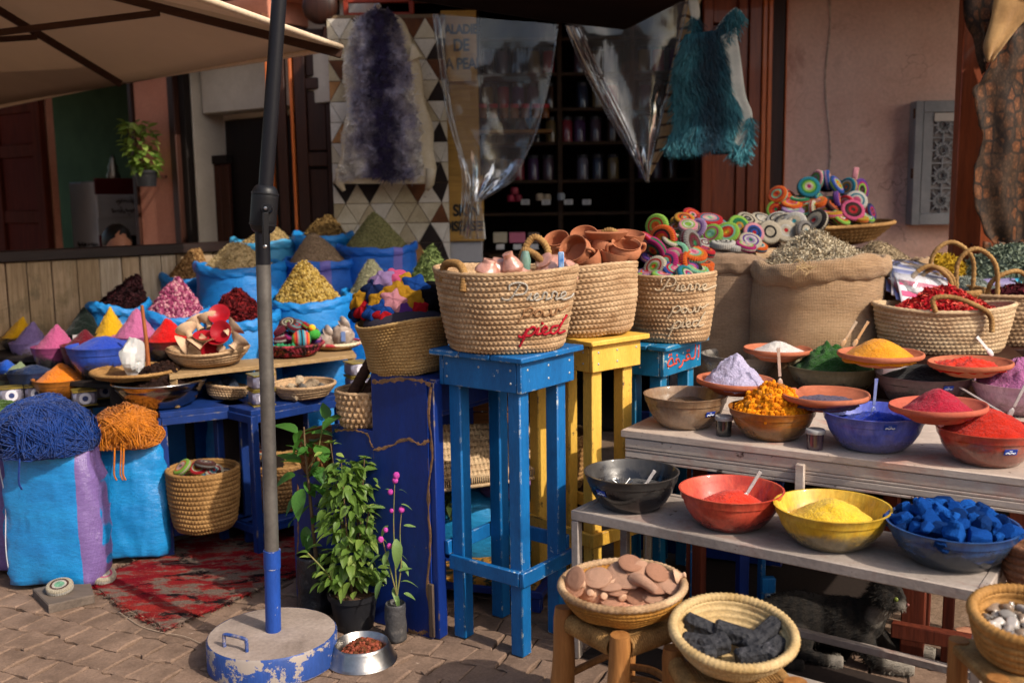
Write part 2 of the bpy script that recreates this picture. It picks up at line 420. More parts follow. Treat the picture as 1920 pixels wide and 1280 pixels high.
def bowlmat(name, dust, body, amount=.55, rough=.28, see=.35, streak=None):
    """a glass bowl: dusty outside where powder clings, clearer where it does not"""
    if name in _MC: return _MC[name]
    n = NT(name); b = n.b; co = n.obco((3, 3, 5))
    sz = n.nd('SeparateXYZ'); n.ln(n.obco((1, 1, 1), False), sz.inputs[0]); hh = n.math('MULTIPLY', n.math('SUBTRACT', sz.outputs[2], .058), 4.2)
    f = n.step(n.math('ADD', n.noise(co, 2.6, 8, .68, .5), hh), amount - .08, amount + .10)
    g = n.step(n.noise(n.obco((2.2, 2.2, .8)), 9, 8, .75, .8), .40, .62)
    col = n.mix(f, lin(body), n.mix(g, lin(dust), lin(streak or dust)))
    sv = n.nd('VectorMath', operation='SCALE'); n.ln(col, sv.inputs[0]); n.ln(n.step(n.noise(n.obco((5, 5, 1.2)), 14, 6, .7), .3, .72, .72, 1.2), sv.inputs['Scale']); n.ln(sv.outputs[0], b.inputs['Base Color']); n.ln(n.step(f, 0, 1, rough * .4, rough + .3), b.inputs['Roughness'])
    b.inputs['Specular IOR Level'].default_value = .5; b.inputs['Coat Weight'].default_value = .45; b.inputs['Coat Roughness'].default_value = .08
    n.ln(n.step(f, 0, 1, 1 - see, .97), b.inputs['Alpha']); n.ln(n.bump(g, .08, .003), b.inputs['Normal'])
    _MC[name] = n.m; return n.m
STK = plain('sticker_blue', '#1c3fa0', .4); STW = plain('sticker_white', '#d9dde2', .4)
def bowl_profile(R, h, w=.006):
    out = [(1e-4, 0), (.50 * R, 0), (.60 * R, .03 * h), (.74 * R, .22 * h), (.86 * R, .48 * h), (.925 * R, .73 * h), (.925 * R, .76 * h), (.955 * R, .775 * h), (.985 * R, .97 * h), (R, .985 * h), (R, h)]
    inn = [(R - w, h), (R - w * 1.6, .96 * h), (.955 * R - w * 1.2, .79 * h), (.925 * R - w, .74 * h), (.86 * R - w, .50 * h), (.72 * R - w, .25 * h), (.5 * R, .07 * h), (1e-4, .06 * h)]
    return out + inn
def bowl_in_r(R, h, z, w=.006):                   # inner radius at height z
    p = bowl_profile(R, h, w)[11:][::-1]; return float(np.interp(z, [q[1] for q in p], [q[0] for q in p]))
def bowl(label, cx, by, wpx, ry, zt, m, stick=None, group='glass mixing bowls', cat='bowl', P=None, R=None, h=None, n=64):
    p = at_z(cx, by, zt) if P is None else np.asarray(P, float); s = mpp(p)
    R = R or wpx / 2 * s; h = h or max(.06, at_y(cx, ry, p[1])[2] - zt)
    root = thing('mixing_bowl', label, cat, p, 0, group)
    mb = MB(); mb.lathe(bowl_profile(R, h), n); part(mb, 'bowl_body', m, root, 50)
    if stick is not None:                         # small blue maker's sticker with a white wave on it
        az, zz = stick; rad = float(np.interp(zz * h, [q[1] for q in bowl_profile(R, h)[:11]], [q[0] for q in bowl_profile(R, h)[:11]])) + .0012
        d = Vector((math.cos(az), math.sin(az), -.42)); c = (rad * math.cos(az), rad * math.sin(az), zz * h)
        M = align(c, d); mb = MB(); mb.box((0, 0, 0), (.040, .020, .0016), .0004); st = part(mb, 'sticker', STK, root, 0, M=M)
        mb = MB(); x = np.linspace(-.015, .015, 14); mb.tube(np.c_[x, -.003 + .0016 * np.sin(x * 500), 0 * x + .0012], .0022, 5); mb.tube(np.c_[x[3:10] * .7, 0 * x[3:10] + .0045, 0 * x[3:10] + .0012], .0009, 4); part(mb, 'wave_mark', STW, st, 0)
    root['R'] = R; root['h'] = h; return root, p, R, h
def fill(label, p, R, h, lvl, top, m, seed, rough=.05, off=(0, 0), name='spice_powder', cat='powder', **k):
    r = bowl_in_r(R, h, lvl * h) - .003
    return powder_heap(label, (p[0], p[1], p[2] + lvl * h), r, top, m, seed, rough, name, cat, None, off=off, **k)
def plate(label, cx, y, z, R, tilt=(0, 0), h=.052, m=None, chip=False, group='red clay dishes', wpx=None):
    p = at_z(cx, y, z); R = R or wpx / 2 * mpp(p)
    root = thing('clay_dish', label, 'dish', None or p, 0, group, M=M3(p, tilt[0], tilt[1], 0))
    prof = [(1e-4, -h), (.52 * R, -h), (.58 * R, -h + .006), (.82 * R, -.024), (.97 * R, -.018), (R, -.012), (R, -.003), (.985 * R, .001), (.95 * R, .001), (.925 * R, -.004), (.84 * R, -.010), (.55 * R, -h + .018), (1e-4, -h + .014)]
    def fn(V, a):
        w = 1 + .010 * np.sin(2 * a + cx) + .006 * np.sin(5 * a + cx * .3); V[..., :2] *= w[None, :, None]
        if chip:
            q = np.exp(-((a - 2.0) / .07) ** 2); V[5:10, :, 2] -= q * .010
        return V
    mb = MB(); mb.lathe(rs_corner(prof), 72, fn=fn); part(mb, 'dish_body', m or CLAY, root, 60); return root, p, R
def rs_corner(p): return p
def spoon(label, p, d, L=.13, m=None, name='spoon', wide=.006, group=None, cat='spoon'):
    d = Vector(d).normalized(); mb = MB()
    mb.box((0, 0, L * .62), (wide * 2, .0022, L * .76), .0008); mb.box((0, 0, L * .97), (wide * 2.3, .0028, L * .12), .001)
    mb.ball((0, 0, L * .06), (.011, .004, .018), 12, 8)
    o = solo(mb, name, m or STEEL, label, cat, M=align(p, d, (.3, -1, 0)), group=group); return o
STEEL = plain('steel', '#b9b7b4', .28, metal=1., bump=.06, bs=90, fine=.15)
STEEL_DULL = plain('dull_steel', '#9c9890', .42, metal=1., bump=.1, bs=60, fine=.2)

# crochet discs: every one has its own colours
YC = dict(orange='#e2641c', red='#c3202c', pink='#dd5f8a', magenta='#b52570', lime='#8fc04a', green='#1f7a4c', teal='#1e7f96', blue='#2350a0', navy='#20305c', purple='#6a3c92', yellow='#e3b52c', mustard='#c8922a',
          cream='#cfc3ac', white='#d6d2c8', brown='#55322a', black='#1c1a1d', maroon='#6c1a30', mint='#86c7a4', rose='#e59aa6', turquoise='#3aa6b4', lilac='#a688b8', grey='#8b8682')
def discmat(cols):
    nm = 'crochet_' + '_'.join(cols)
    if nm in _MC: return _MC[nm]
    n = NT(nm); tc = n.nd('TexCoord'); sp = n.nd('SeparateXYZ'); n.ln(tc.outputs['Object'], sp.inputs[0])
    r = n.math('SQRT', n.math('ADD', n.math('MULTIPLY', sp.outputs[0], sp.outputs[0]), n.math('MULTIPLY', sp.outputs[1], sp.outputs[1])))
    a = n.math('ARCTAN2', sp.outputs[1], sp.outputs[0]); wob = n.math('MULTIPLY', n.math('SINE', n.math('MULTIPLY', a, 30.)), .0011)
    rr = n.math('MULTIPLY', n.math('ADD', r, wob), 1 / .056)
    cr = n.nd('ValToRGB'); cr.color_ramp.interpolation = 'CONSTANT'; e = cr.color_ramp.elements
    k = len(cols); e[0].color = lin(YC[cols[-1]]); e[0].position = 0; e[1].position = .18 + .0; e[1].color = lin(YC[cols[-2]])
    pos = [.38, .56, .72, .86]
    for i, c in enumerate(cols[:-2][::-1]):
        q = e.new(pos[min(i, 3)] if k > 3 else .6 + .2 * i); q.color = lin(YC[c])
    n.ln(rr, cr.inputs[0]); side = n.math('MULTIPLY', n.step(r, .0475, .0485), n.step(n.math('ABSOLUTE', sp.outputs[2]), .0042, .005, 1, 0)); rc = n.mix(side, cr.outputs[0], lin(YC[cols[min(2, k - 1)]]))
    ns = n.step(n.noise(tc.outputs['Object'], 420, 3), .3, .7, .24, .76)
    vm = n.nd('VectorMath', operation='SCALE'); n.ln(n.mix(.08, rc, (.1, .06, .05, 1)), vm.inputs[0]); n.ln(ns, vm.inputs['Scale']); n.ln(vm.outputs[0], n.b.inputs['Base Color'])
    n.b.inputs['Roughness'].default_value = .95; n.b.inputs['Specular IOR Level'].default_value = .08; n.b.inputs['Sheen Weight'].default_value = .12
    n.ln(n.bump(n.noise(tc.outputs['Object'], 330, 3), .5, .003), n.b.inputs['Normal'])
    _MC[nm] = n.m; return n.m
def _discmesh():
    mb = MB(); n = 136; a = np.arange(n) * 2 * math.pi / n
    prof = [(1e-4, .0135), (.012, .0135), (.024, .013), (.034, .0125), (.043, .0118), (.050, .011), (.0545, .009), (.0555, .003), (.0555, 0)]
    prof = prof + [(r, -z) for r, z in prof[:-1][::-1]]
    def fn(V, a):
        st = np.abs(np.sin(a * 17 + 26 * np.linalg.norm(V[..., :2], axis=-1).mean(1)[:, None])); rad = np.linalg.norm(V[..., :2], axis=-1)
        edge = np.clip((rad - .03) / .025, 0, 1); V[..., :2] *= (1 + .06 * edge * st)[..., None]
        V[..., 2] += np.sign(V[..., 2]) * (.0030 * st * np.clip(rad / .02, 0, 1) + .0016 * np.abs(np.sin(rad * 400))); return V
    mb.lathe(prof, n, fn=fn); return mb.mesh('crochet_disc', [discmat(('orange', 'lime', 'red'))], 180)
DISC = _discmesh()
_pal_used = set(); _prg = random.Random(5)
def newpal(fam=None, k=5):
    fam = fam or ('orange', 'red', 'pink', 'magenta', 'lime', 'green', 'teal', 'blue', 'purple', 'yellow', 'mustard', 'cream', 'brown', 'black', 'mint', 'rose', 'turquoise')
    while True:
        p = tuple(_prg.sample(fam, min(k, len(fam)))) if len(fam) >= k else tuple(_prg.choice(fam) for _ in range(k))
        key = (p[0], p[-1], p[1])
        if key not in _pal_used: _pal_used.add(key); return p
def disc(p, nrm, where, pal=None, size=1., group='crochet discs', up=(0, 0, 1), rim2=None, thick=1.):
    pal = pal or newpal()
    M = align(p, nrm, up) @ Matrix.Rotation(random.random() * 6, 4, 'Z') @ Matrix.Diagonal((size * .88, size * .88, size * thick * .95, 1))
    o = link('crochet_disc', DISC, None, M=M); o.material_slots[0].link = 'OBJECT'; o.material_slots[0].material = discmat(pal)
    tag(o, f'crochet disc, {pal[0]} edge, {pal[1]} band, {pal[-1]} centre, {where}', 'crochet disc', group); return o

# woven plastic and burlap sacks, open at the top
def sackmat(name, c, c2, stripe=None, sx=(0, .03), rough=.42, spec=.45, weave=480, sheen=0.):
    if name in _MC: return _MC[name]
    n = NT(name); b = n.b; co = n.obco((1, 1, 4)); raw = n.obco((1, 1, 1), False)
    col = n.mix(n.step(n.noise(co, 3.5), .35, .65), lin(c), lin(c2))
    if stripe:
        sp = n.nd('SeparateXYZ'); n.ln(raw, sp.inputs[0])
        m = n.step(n.math('ABSOLUTE', n.math('SUBTRACT', sp.outputs[0], sx[0])), sx[1], sx[1] + .002, 1, 0); col = n.mix(m, col, lin(stripe))
    g = n.step(n.noise(co, 60, 3), .3, .7, .80 if sheen else .86, 1.12); vm = n.nd('VectorMath', operation='SCALE'); n.ln(col, vm.inputs[0]); n.ln(g, vm.inputs['Scale']); n.ln(vm.outputs[0], b.inputs['Base Color'])
    b.inputs['Roughness'].default_value = rough; b.inputs['Specular IOR Level'].default_value = spec; b.inputs['Sheen Weight'].default_value = sheen
    w = []
    for ax, st in (('X', (1, 1, 1)), ('Z', (1, 1, 1))):
        wv = n.nd('TexWave', bands_direction=ax); wv.inputs['Scale'].default_value = weave / 6.28; wv.inputs['Distortion'].default_value = .6; n.ln(raw, wv.inputs['Vector']); w.append(wv.outputs['Fac'])
    n.ln(n.bump(n.math('ADD', w[0], w[1]), .25 if sheen == 0 else .7, .003, n.bump(n.noise(n.obco((1.5, 1.5, 9 if sheen else 3.5)), 6, 6, .65), .55 if sheen else .4, .016)), b.inputs['Normal'])
    _MC[name] = n.m; return n.m
BSACK = sackmat('blue_plastic_weave', '#1f86cf', '#1674bd'); BSACK2 = sackmat('blue_plastic_weave_striped', '#1f83d0', '#1872bf', '#6d6bb8', (-.03, .022)); BSACK3 = sackmat('deep_blue_plastic_weave', '#1a66c8', '#1559b4', '#6f66b6', (-.05, .028))
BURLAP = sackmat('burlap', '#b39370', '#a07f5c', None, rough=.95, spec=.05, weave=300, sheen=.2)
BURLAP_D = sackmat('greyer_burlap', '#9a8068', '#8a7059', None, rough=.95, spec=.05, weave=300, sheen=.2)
def sack(label, loc, R, H, m, seed=0, sx=1., sy=1., rim=.022, fold=.010, belly=1.04, group=None, name='open_sack', floor=True, rz=0, wavy=.012):
    root = thing(name, label, 'sack', loc, rz, group)
    prof = rs([(R * .86, 0), (R * .98, .03 * H), (R * belly, .3 * H), (R * belly * .99, .62 * H), (R * .98, .88 * H), (R * .955, H - rim * 1.2)], 46)
    zr = lambda a: wavy * (np.sin(2 * a + seed) + .6 * np.sin(3 * a + 2 * seed))
    def fn(V, a):
        t = np.clip(V[..., 2] / H, 0, 1); A = a[None] + 0 * t
        q = np.stack([np.cos(A) * 1.3 + seed, np.sin(A) * 1.3, V[..., 2] / R * 2.4], -1)
        fl = np.stack([np.cos(A) * .9 + seed, np.sin(A) * .9, V[..., 2] * 34 + .8 * np.sin(A * 2 + seed)], -1)
        d = R * .05 * vn(q, seed) + fold * (1 - np.abs(vn(fl, seed + 2))) * (.3 + .7 * np.abs(vn(q * .8, seed + 5)))
        rad = np.linalg.norm(V[..., :2], axis=-1); V[..., :2] *= ((rad + d) / rad)[..., None]; V[..., 2] += zr(A) * t ** 3; return V
    mb = MB(); mb.lathe(prof, 72, sx, sy, fn)
    if floor: mb.lathe([(1e-4, .002), (R * .87, .002)], 24, sx, sy)
    part(mb, 'sack_body', m, root, 180)
    b = np.linspace(0, 2 * math.pi, 13)[:-1]; n = 96
    a = np.arange(n) * 2 * math.pi / n
    V = np.empty((13, n, 3)); rr = R * .965
    q = np.stack([np.cos(a) * 2.2 + seed, np.sin(a) * 2.2, 0 * a], -1); th = rim * (1 + .28 * vn(q * 1.6, seed + 4)); ctr = rr + R * .05 * vn(np.stack([np.cos(a) * 1.3 + seed, np.sin(a) * 1.3, 0 * a + H / R * 2.4], -1), seed)
    for i in range(13):
        bb = b[i % 12]; ro = ctr + th * .62 * np.cos(bb) + .0035 * np.sin(a * 17 + bb * 3 + seed); V[i] = np.stack([ro * np.cos(a) * sx, ro * np.sin(a) * sy, H - rim * .7 + th * 1.15 * np.sin(bb) + zr(a) + .006 * vn(q * 4, seed + 8)], -1)
    mb = MB(); mb.grid(V, True); part(mb, 'rolled_rim', m, root, 180)
    return root
# ================================================================ THE SETTING
PINK = mat('pink_plaster', '#dcbbac', '#cfa898', ns=2.2, rough=.9, spec=.1, bump=.35, bs=14, bd=.012, fine=.1, fs=50, stain='#a07567', sa=.58, sst=1.6, vor=0)
PINK2 = mat('warm_pink_plaster', '#c98a72', '#bd7d66', ns=3, rough=.9, spec=.1, bump=.3, bs=20, fine=.1, stain='#9d6450', sa=.62, sst=3)
VARN = wood('varnished_wood', '#92451f', '#6c2e13', 'z', .42, bump=.2, spec=.4, coat=.15)
VARN_HI = wood('orange_varnished_wood', '#cc6a2c', '#a04c1c', 'z', .4, bump=.2, spec=.4, coat=.2)
DARKW = wood('dark_brown_wood', '#3a1c10', '#25110a', 'z', .5, bump=.25)
DARKW_X = wood('dark_brown_wood_x', '#32190f', '#1f0f09', 'x', .6, bump=.25)
DARKW2 = wood('matt_brown_wood', '#5a2616', '#3d180d', 'z', .8, spec=.1)
BLACKW = wood('blackened_wood', '#1c110c', '#120b08', 'z', .8)
SANDC = mat('sand_joint', '#8b7564', '#74604f', ns=4, rough=1, spec=.05, bump=.6, bs=60, fine=.3)
STONE = mat('paving_stone', '#866f5f', '#6a574a', ns=7, rough=.88, spec=.15, bump=.55, bs=34, bd=.008, fine=.22, fs=120, stain='#6f594c', sa=.6, sst=6, wear='#b8a390', wa=.64, wh=.08, ws=20)

ground = MB(); ground.add([(-60, -60, -.016), (60, -60, -.016), (60, 60, -.016), (-60, 60, -.016)], [[0, 1, 2, 3]])
GROUND = solo(ground, 'ground', SANDC, None, None, kind='structure', smooth=0)
# interlocking paving stones, each one its own piece
_rg = np.random.RandomState(3); _ca, _sa = math.cos(-.42), math.sin(-.42); PW, PH = .122, .130
def _pv(i, j):
    x = i * PW * .5; y = j * PH * .5
    d = vn(np.array([i * 3.7, j * 5.1, 0.5]), 21) * .021, vn(np.array([i * 2.9, j * 4.3, 7.5]), 22) * .021
    x += d[0]; y += d[1]; return np.array([x * _ca - y * _sa, x * _sa + y * _ca])
_cnt = 0
for jj in range(-60, 90):
    for ii in range(-60, 60):
        o = jj % 2
        c0 = 2 * ii + o
        pts = [_pv(c0 - 1, 2 * jj - 1), _pv(c0, 2 * jj - 1), _pv(c0 + 1, 2 * jj - 1), _pv(c0 + 1, 2 * jj + 1), _pv(c0, 2 * jj + 1), _pv(c0 - 1, 2 * jj + 1)]
        pts = np.array(pts) + np.array([0, 3.2]); c = pts.mean(0)
        if not (2.6 < c[1] < 4.35 and -2.6 < c[0] < 1.75): continue
        if c[0] > -.2 and c[1] > 3.95: continue
        if not inview((c[0], c[1], 0), 90) or _cnt > 298: continue
        q = []
        for k in range(6):
            a_, b_ = pts[k], pts[(k + 1) % 6]; mid = (a_ + b_) / 2; e = b_ - a_; nn = np.array([e[1], -e[0]]) / np.linalg.norm(e)
            q += [a_, mid + nn * .009 * math.sin(mid[0] * 91 + mid[1] * 57)]
        q = c + (np.array(q) - c) * .968 - c
        mb = MB(); mb.prism(q, -.03, .0, .007)
        part(mb, 'paving_stone', STONE, GROUND, 30, M=M3((c[0], c[1], _rg.uniform(-.004, .003)), _rg.normal(0, .012), _rg.normal(0, .012)))
        _cnt += 1

# ---- right: pink wall, its conduit, the pierced meter cupboard, the orange door post
YW = 6.4
def xat(px, py, Y): return float(at_y(px, py, Y)[0])
def zat(px, py, Y): return float(at_y(px, py, Y)[2])
mb = MB(); x0 = xat(1468, 200, YW); mb.box(((x0 + 5.5) / 2, YW + .15, 1.7), (5.5 - x0, .3, 3.4), .01)
solo(mb, 'pink_wall', PINK, 'dusty pink plastered wall beside the shop doorway', 'wall')
p = [at_y(1552 + 5 * math.sin(i * .9), -30 + i * 36, YW - .004) for i in range(12)]
mb = MB(); mb.tube(p, [.006 + .0022 * math.sin(i * 2.3) for i in range(12)], 6)
solo(mb, 'wall_cable', mat('chalky_white', '#c9b8ab', '#a58d80', ns=30, rough=.9, fine=.2), 'thin whitish cable run vertically down the pink wall', 'cable')
# hairline cracks and grime in the plaster
_n = NT.__new__(NT); _n.m = PINK; _n.t = PINK.node_tree; _n.b = _n.t.nodes['Principled BSDF']; _c0 = _n.b.inputs['Base Color'].links[0].from_socket; _co = _n.obco((1, 1, 1), False)
_wp = _n.nd('VectorMath', operation='ADD'); _nz = _n.nd('TexNoise'); _nz.inputs['Scale'].default_value = 3; _nz.inputs['Detail'].default_value = 8; _n.ln(_co, _nz.inputs['Vector']); _n.ln(_nz.outputs['Color'], _wp.inputs[0]); _n.ln(_co, _wp.inputs[1]); _v = _n.nd('TexVoronoi', feature='DISTANCE_TO_EDGE'); _v.inputs['Scale'].default_value = 1.7; _n.ln(_wp.outputs[0], _v.inputs['Vector'])
_cr = _n.math('MULTIPLY', _n.step(_v.outputs['Distance'], .004, .012, 1, 0), _n.step(_n.noise(_co, 1.1, 3), .48, .62, 0, .55)); _c1 = _n.mix(_n.step(_n.noise(_co, 5, 9, .75, 1.), .56, .72, 0, .3), _c0, lin('#7d564a')); _n.ln(_n.mix(_cr, _c1, lin('#5f3f36')), _n.b.inputs['Base Color'])
# meter cupboard
a, b = at_y(1716, 190, 6.31), at_y(1850, 420, 6.31); W, Hh = b[0] - a[0], a[2] - b[2]
GREYM = mat('grey_painted_metal', '#8d9093', '#7b7f83', ns=6, rough=.55, bump=.1, fine=.08, wear='#6a4632', wa=.66, ws=11)
root = thing('wall_cupboard', 'grey metal wall cupboard with pierced star pattern door on pink wall', 'cupboard', (a[0], 6.31, b[2]))
mb = MB(); mb.box((W / 2, .04, Hh / 2), (W, .075, Hh), .004); part(mb, 'case', GREYM, root)
mb = MB()
for q in ((.025, Hh / 2, .05, Hh), (W - .025, Hh / 2, .05, Hh), (W / 2, .035, W - .1, .07), (W / 2, Hh - .035, W - .1, .07)): mb.box((q[0], -.008, q[1]), (q[2], .018, q[3]), .003)
part(mb, 'door_frame', GREYM, root)
mb = MB(); mb.box((W / 2, .002, Hh / 2), (W - .1, .004, Hh - .14), .001); part(mb, 'back_panel', mat('dusty_pale_backing', '#8f8a88', '#4a4644', ns=22, rough=.9), root)
mb = MB(); gx0, gx1, gz0, gz1 = .11, W - .06, .07, Hh - .07; cell = (gz1 - gz0) / 4.0; nx = 2
for iz in range(4):
    for ixx in range(nx):
        cx, cz = gx0 + cell * (.5 + ixx) * .92, gz0 + cell * (.5 + iz)
        for k in range(8):
            t0 = k * math.pi / 4 + math.pi / 8; t1 = t0 + 3 * math.pi / 4; r = cell * .34
            mb.bar((cx + r * math.cos(t0), -.010, cz + r * math.sin(t0)), (cx + r * math.cos(t1), -.010, cz + r * math.sin(t1)), .008, .010, .001)
            r2 = cell * .68; tt = k * math.pi / 4
            mb.bar((cx + r * .7 * math.cos(tt), -.009, cz + r * .7 * math.sin(tt)), (cx + min(r2, cell * .5) * math.cos(tt), -.009, cz + min(r2, cell * .5) * math.sin(tt)), .009, .010, .001)
        mb.bar((cx - cell / 2, -.009, cz - cell / 2), (cx + cell / 2, -.009, cz - cell / 2), .007, .009, .001)
mb.box(((.05 + gx0) / 2 + .005, -.006, Hh / 2), (gx0 - .05, .012, Hh - .14), .001)
part(mb, 'pierced_grille', GREYM, root)
for hz in (.42, .9):
    mb = MB(); mb.tube([(-.006, -.012, Hh * hz - .03), (-.006, -.012, Hh * hz + .03)], .008, 8); part(mb, 'hinge', plain('rusty_iron', '#4a3226', .8, metal=.4), root)
mb = MB(); mb.box((W * .42, -.020, Hh - .1), (W * .36, .0015, .05), .0005); part(mb, 'paper_label', plain('paper_label', '#b9b4ad', .8), root)
# orange post and door with the skins
XL = xat(1794, 300, 5.5)
root = thing('wooden_door', 'orange brown varnished wooden door behind the snakeskin', 'door', (XL, 5.5, 0))
mb = MB(); mb.box((.075, .03, 1.5), (.15, .07, 3.0), .005); part(mb, 'door_stile', VARN, root)
for k in range(4):
    mb = MB(); mb.box((.155 + .11 * k + .055, .045, 1.5), (.105, .04, 3.0), .004); part(mb, 'plank', VARN, root)
for z in (1.28, 1.56, 2.1):
    mb = MB(); mb.ball((.1, -.006, z), (.007, .005, .007), 8, 6); part(mb, 'nail_head', DARKW, root)

# ---- shop doorway: open door leaf and frame of orange varnished wood
XA, XB, XC, XD, XE = [xat(v, 300, 6.35) for v in (1317, 1400, 1423, 1441, 1470)]
root = thing('shop_door', 'red brown panelled shop door leaf standing open beside the turquoise skin', 'door', (XA, 6.36, 0))
w = XB - XA - .003
for x, ww in ((.03, .06), (w - .03, .06)):
    mb = MB(); mb.box((x, .02, 1.5), (ww, .05, 3.0), .004); part(mb, 'stile', VARN, root)
for z, hh in ((1.9, .12), (2.55, .12), (.95, .12)):
    mb = MB(); mb.box((w / 2, .022, z), (w - .124, .046, hh), .004); part(mb, 'rail', VARN, root)
for z0, z1 in ((1.02, 1.83), (1.97, 2.48), (2.62, 2.98)):
    mb = MB(); mb.box((w / 2, .03, (z0 + z1) / 2), (w - .126, .02, z1 - z0 - .01), .008); part(mb, 'door_panel', VARN, root)
root = thing('door_frame', 'orange brown wooden door frame at the edge of the pink wall', 'door frame', (XB, 6.33, 0))
for x0, x1, m, pr in ((0, XC - XB, VARN, 0), (XC - XB, XD - XB - .03, VARN_HI, -.02), (XD - XB - .028, XD - XB, VARN_HI, -.03), (XD - XB + .001, XE - XB - .012, DARKW, .0), (XE - XB - .011, XE - XB, VARN_HI, -.008)):
    mb = MB(); mb.box(((x0 + x1) / 2, .05 + pr / 2, 1.6), (x1 - x0 - .002, .10 - pr, 3.2), .004); part(mb, 'frame_board', m, root)

# ---- the dark shop behind
XS0, XS1 = xat(640, 200, YW), XA
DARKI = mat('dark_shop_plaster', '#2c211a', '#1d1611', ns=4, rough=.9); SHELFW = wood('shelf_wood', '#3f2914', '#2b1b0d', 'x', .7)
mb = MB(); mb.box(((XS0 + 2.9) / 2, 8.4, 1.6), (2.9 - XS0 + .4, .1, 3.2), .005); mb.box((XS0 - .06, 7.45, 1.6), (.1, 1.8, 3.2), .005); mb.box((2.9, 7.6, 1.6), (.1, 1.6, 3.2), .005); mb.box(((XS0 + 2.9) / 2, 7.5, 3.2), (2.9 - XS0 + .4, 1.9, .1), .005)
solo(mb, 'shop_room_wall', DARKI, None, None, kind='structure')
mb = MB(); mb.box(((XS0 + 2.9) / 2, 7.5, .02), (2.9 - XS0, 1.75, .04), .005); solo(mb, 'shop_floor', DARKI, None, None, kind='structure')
# wall shelves with rows of jars
root = thing('wall_shelf', 'dark wooden shop shelving filled with jars behind the plastic sheets', 'shelf', (XS0, 7.0, 0))
SX0, SX1 = xat(900, 300, 7.2), xat(1300, 300, 7.2); shz = [zat(1000, y, 7.15) for y in (470, 398, 338, 268, 205, 140, 75)]
for z in shz:
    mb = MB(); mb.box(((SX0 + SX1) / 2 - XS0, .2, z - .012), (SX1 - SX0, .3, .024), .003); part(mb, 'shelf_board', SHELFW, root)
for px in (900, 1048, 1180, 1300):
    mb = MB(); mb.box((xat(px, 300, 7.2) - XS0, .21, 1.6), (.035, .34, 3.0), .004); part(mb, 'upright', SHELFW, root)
jarc = [('#2a2f3f', 'dark blue'), ('#4a3a44', 'dusky'), ('#6b5a3a', 'amber'), ('#3a2a22', 'brown'), ('#7a2c34', 'red'), ('#5a5560', 'grey'), ('#46304f', 'violet')]
rg = random.Random(4); proto = {}
def jar(x, y, z, col, nm, h, r, lidc, where, bay):
    key = (col, h)
    if key not in proto:
        mb = MB(); mb.lathe([(1e-4, 0), (r, 0), (r, h * .78), (r * .8, h * .86), (r * .8, h * .88), (1e-4, h * .88)], 16); o = solo(mb, 'jar', plain('jar_' + col.strip('#'), col, .15, spec=.6), None, 'jar', (x, y, z), group='jars on the shop shelves')
        lb = MB(); lb.lathe([(1e-4, h * .87), (r * .88, h * .87), (r * .88, h), (1e-4, h)], 16); part(lb, 'lid', plain('lid_' + lidc.strip('#'), lidc, .4), o); proto[key] = o
    else:
        o = copy_tree(proto[key]); o.location = (x, y, z)
    o['label'] = f'{nm} glass jar in the {bay} bay {where}'
for si, (row, where) in enumerate(((2, 'on the shelf above the price tags'), (3, 'on the middle shop shelf'), (4, 'on the upper shop shelf'), (5, 'on the high dim shop shelf'))):
    for k in range(13):
        px = 915 + k * 29 + rg.uniform(-4, 4)
        if abs(px - 1048) < 14 or abs(px - 1180) < 14: continue
        c, nm = jarc[(k * 2 + si) % 7]
        jar(xat(px, 300, 7.12), 7.1, shz[row], c, nm, .17, .042, '#2b2b30', where, 'left' if px < 1048 else 'middle' if px < 1180 else 'right')
mb0 = None
for k, px in enumerate((905, 925, 945, 965, 985, 1005, 1022)):
    p = at_y(px, 222, 7.0)
    if mb0 is None:
        mb = MB(); mb.lathe([(1e-4, 0), (.03, 0), (.03, .06), (.024, .07), (1e-4, .07)], 14); mb0 = solo(mb, 'small_jar', plain('small_jar_amber', '#7a4a26', .25), 'small jar with red lid in the row beside the yellow board', 'jar', p, group='red lidded jars'); lb = MB(); lb.lathe([(1e-4, .068), (.031, .068), (.031, .095), (1e-4, .095)], 14); part(lb, 'lid', plain('lid_red', '#b3262e', .4), mb0)
    else: o = copy_tree(mb0); o.location = p
mb = MB(); p0, p1 = at_y(895, 243, 6.9), at_y(1035, 243, 6.9); mb.box(((p0[0] + p1[0]) / 2, 6.92, p0[2] - .02), (p1[0] - p0[0], .16, .024), .003); mb.box((p0[0], 6.92, p0[2] - .32), (.03, .14, .56), .003)
solo(mb, 'jar_shelf', wood('pale_shelf_wood', '#8a6028', '#6b471b', 'x', .6), 'small wooden bracket shelf carrying red lidded jars', 'shelf')
for px in (985, 1024, 1066, 1100):
    p = at_y(px, 379, 6.95); mb = MB(); mb.box((0, 0, 0), (.06, .004, .036), .001); tg = solo(mb, 'price_tag', plain('tag_paper', '#c6c3bf', .7), 'small white price tag clipped to the shop shelf edge', 'price tag', p, group='price tags')
    for q in range(3): mb = MB(); mb.box((0, -.0026, .009 - q * .009), (.04 - .01 * (q == 1), .001, .0025), .0002); part(mb, 'written_line', plain('ink_blue', '#2b3157', .7), tg, 0)
for px, py, c, nm in ((958, 372, '#a03046', 'red'), (972, 372, '#8a2a3a', 'dark red'), (965, 358, '#a8404e', 'rose red'), (1012, 370, '#b9a58a', 'cream'), (1026, 371, '#a8967c', 'tan'), (1052, 369, '#9aa0a4', 'grey')):
    p = at_y(px, py + 6, 7.0); mb = MB(); mb.lathe([(1e-4, 0), (.026, 0), (.028, .012), (.028, .035), (.02, .048), (1e-4, .048)], 14); solo(mb, 'soap_pot', plain('pot_' + c.strip('#'), c, .5), f'little {nm} pot on the shelf above the price tags', 'pot', p, group='little pots above the price tags')
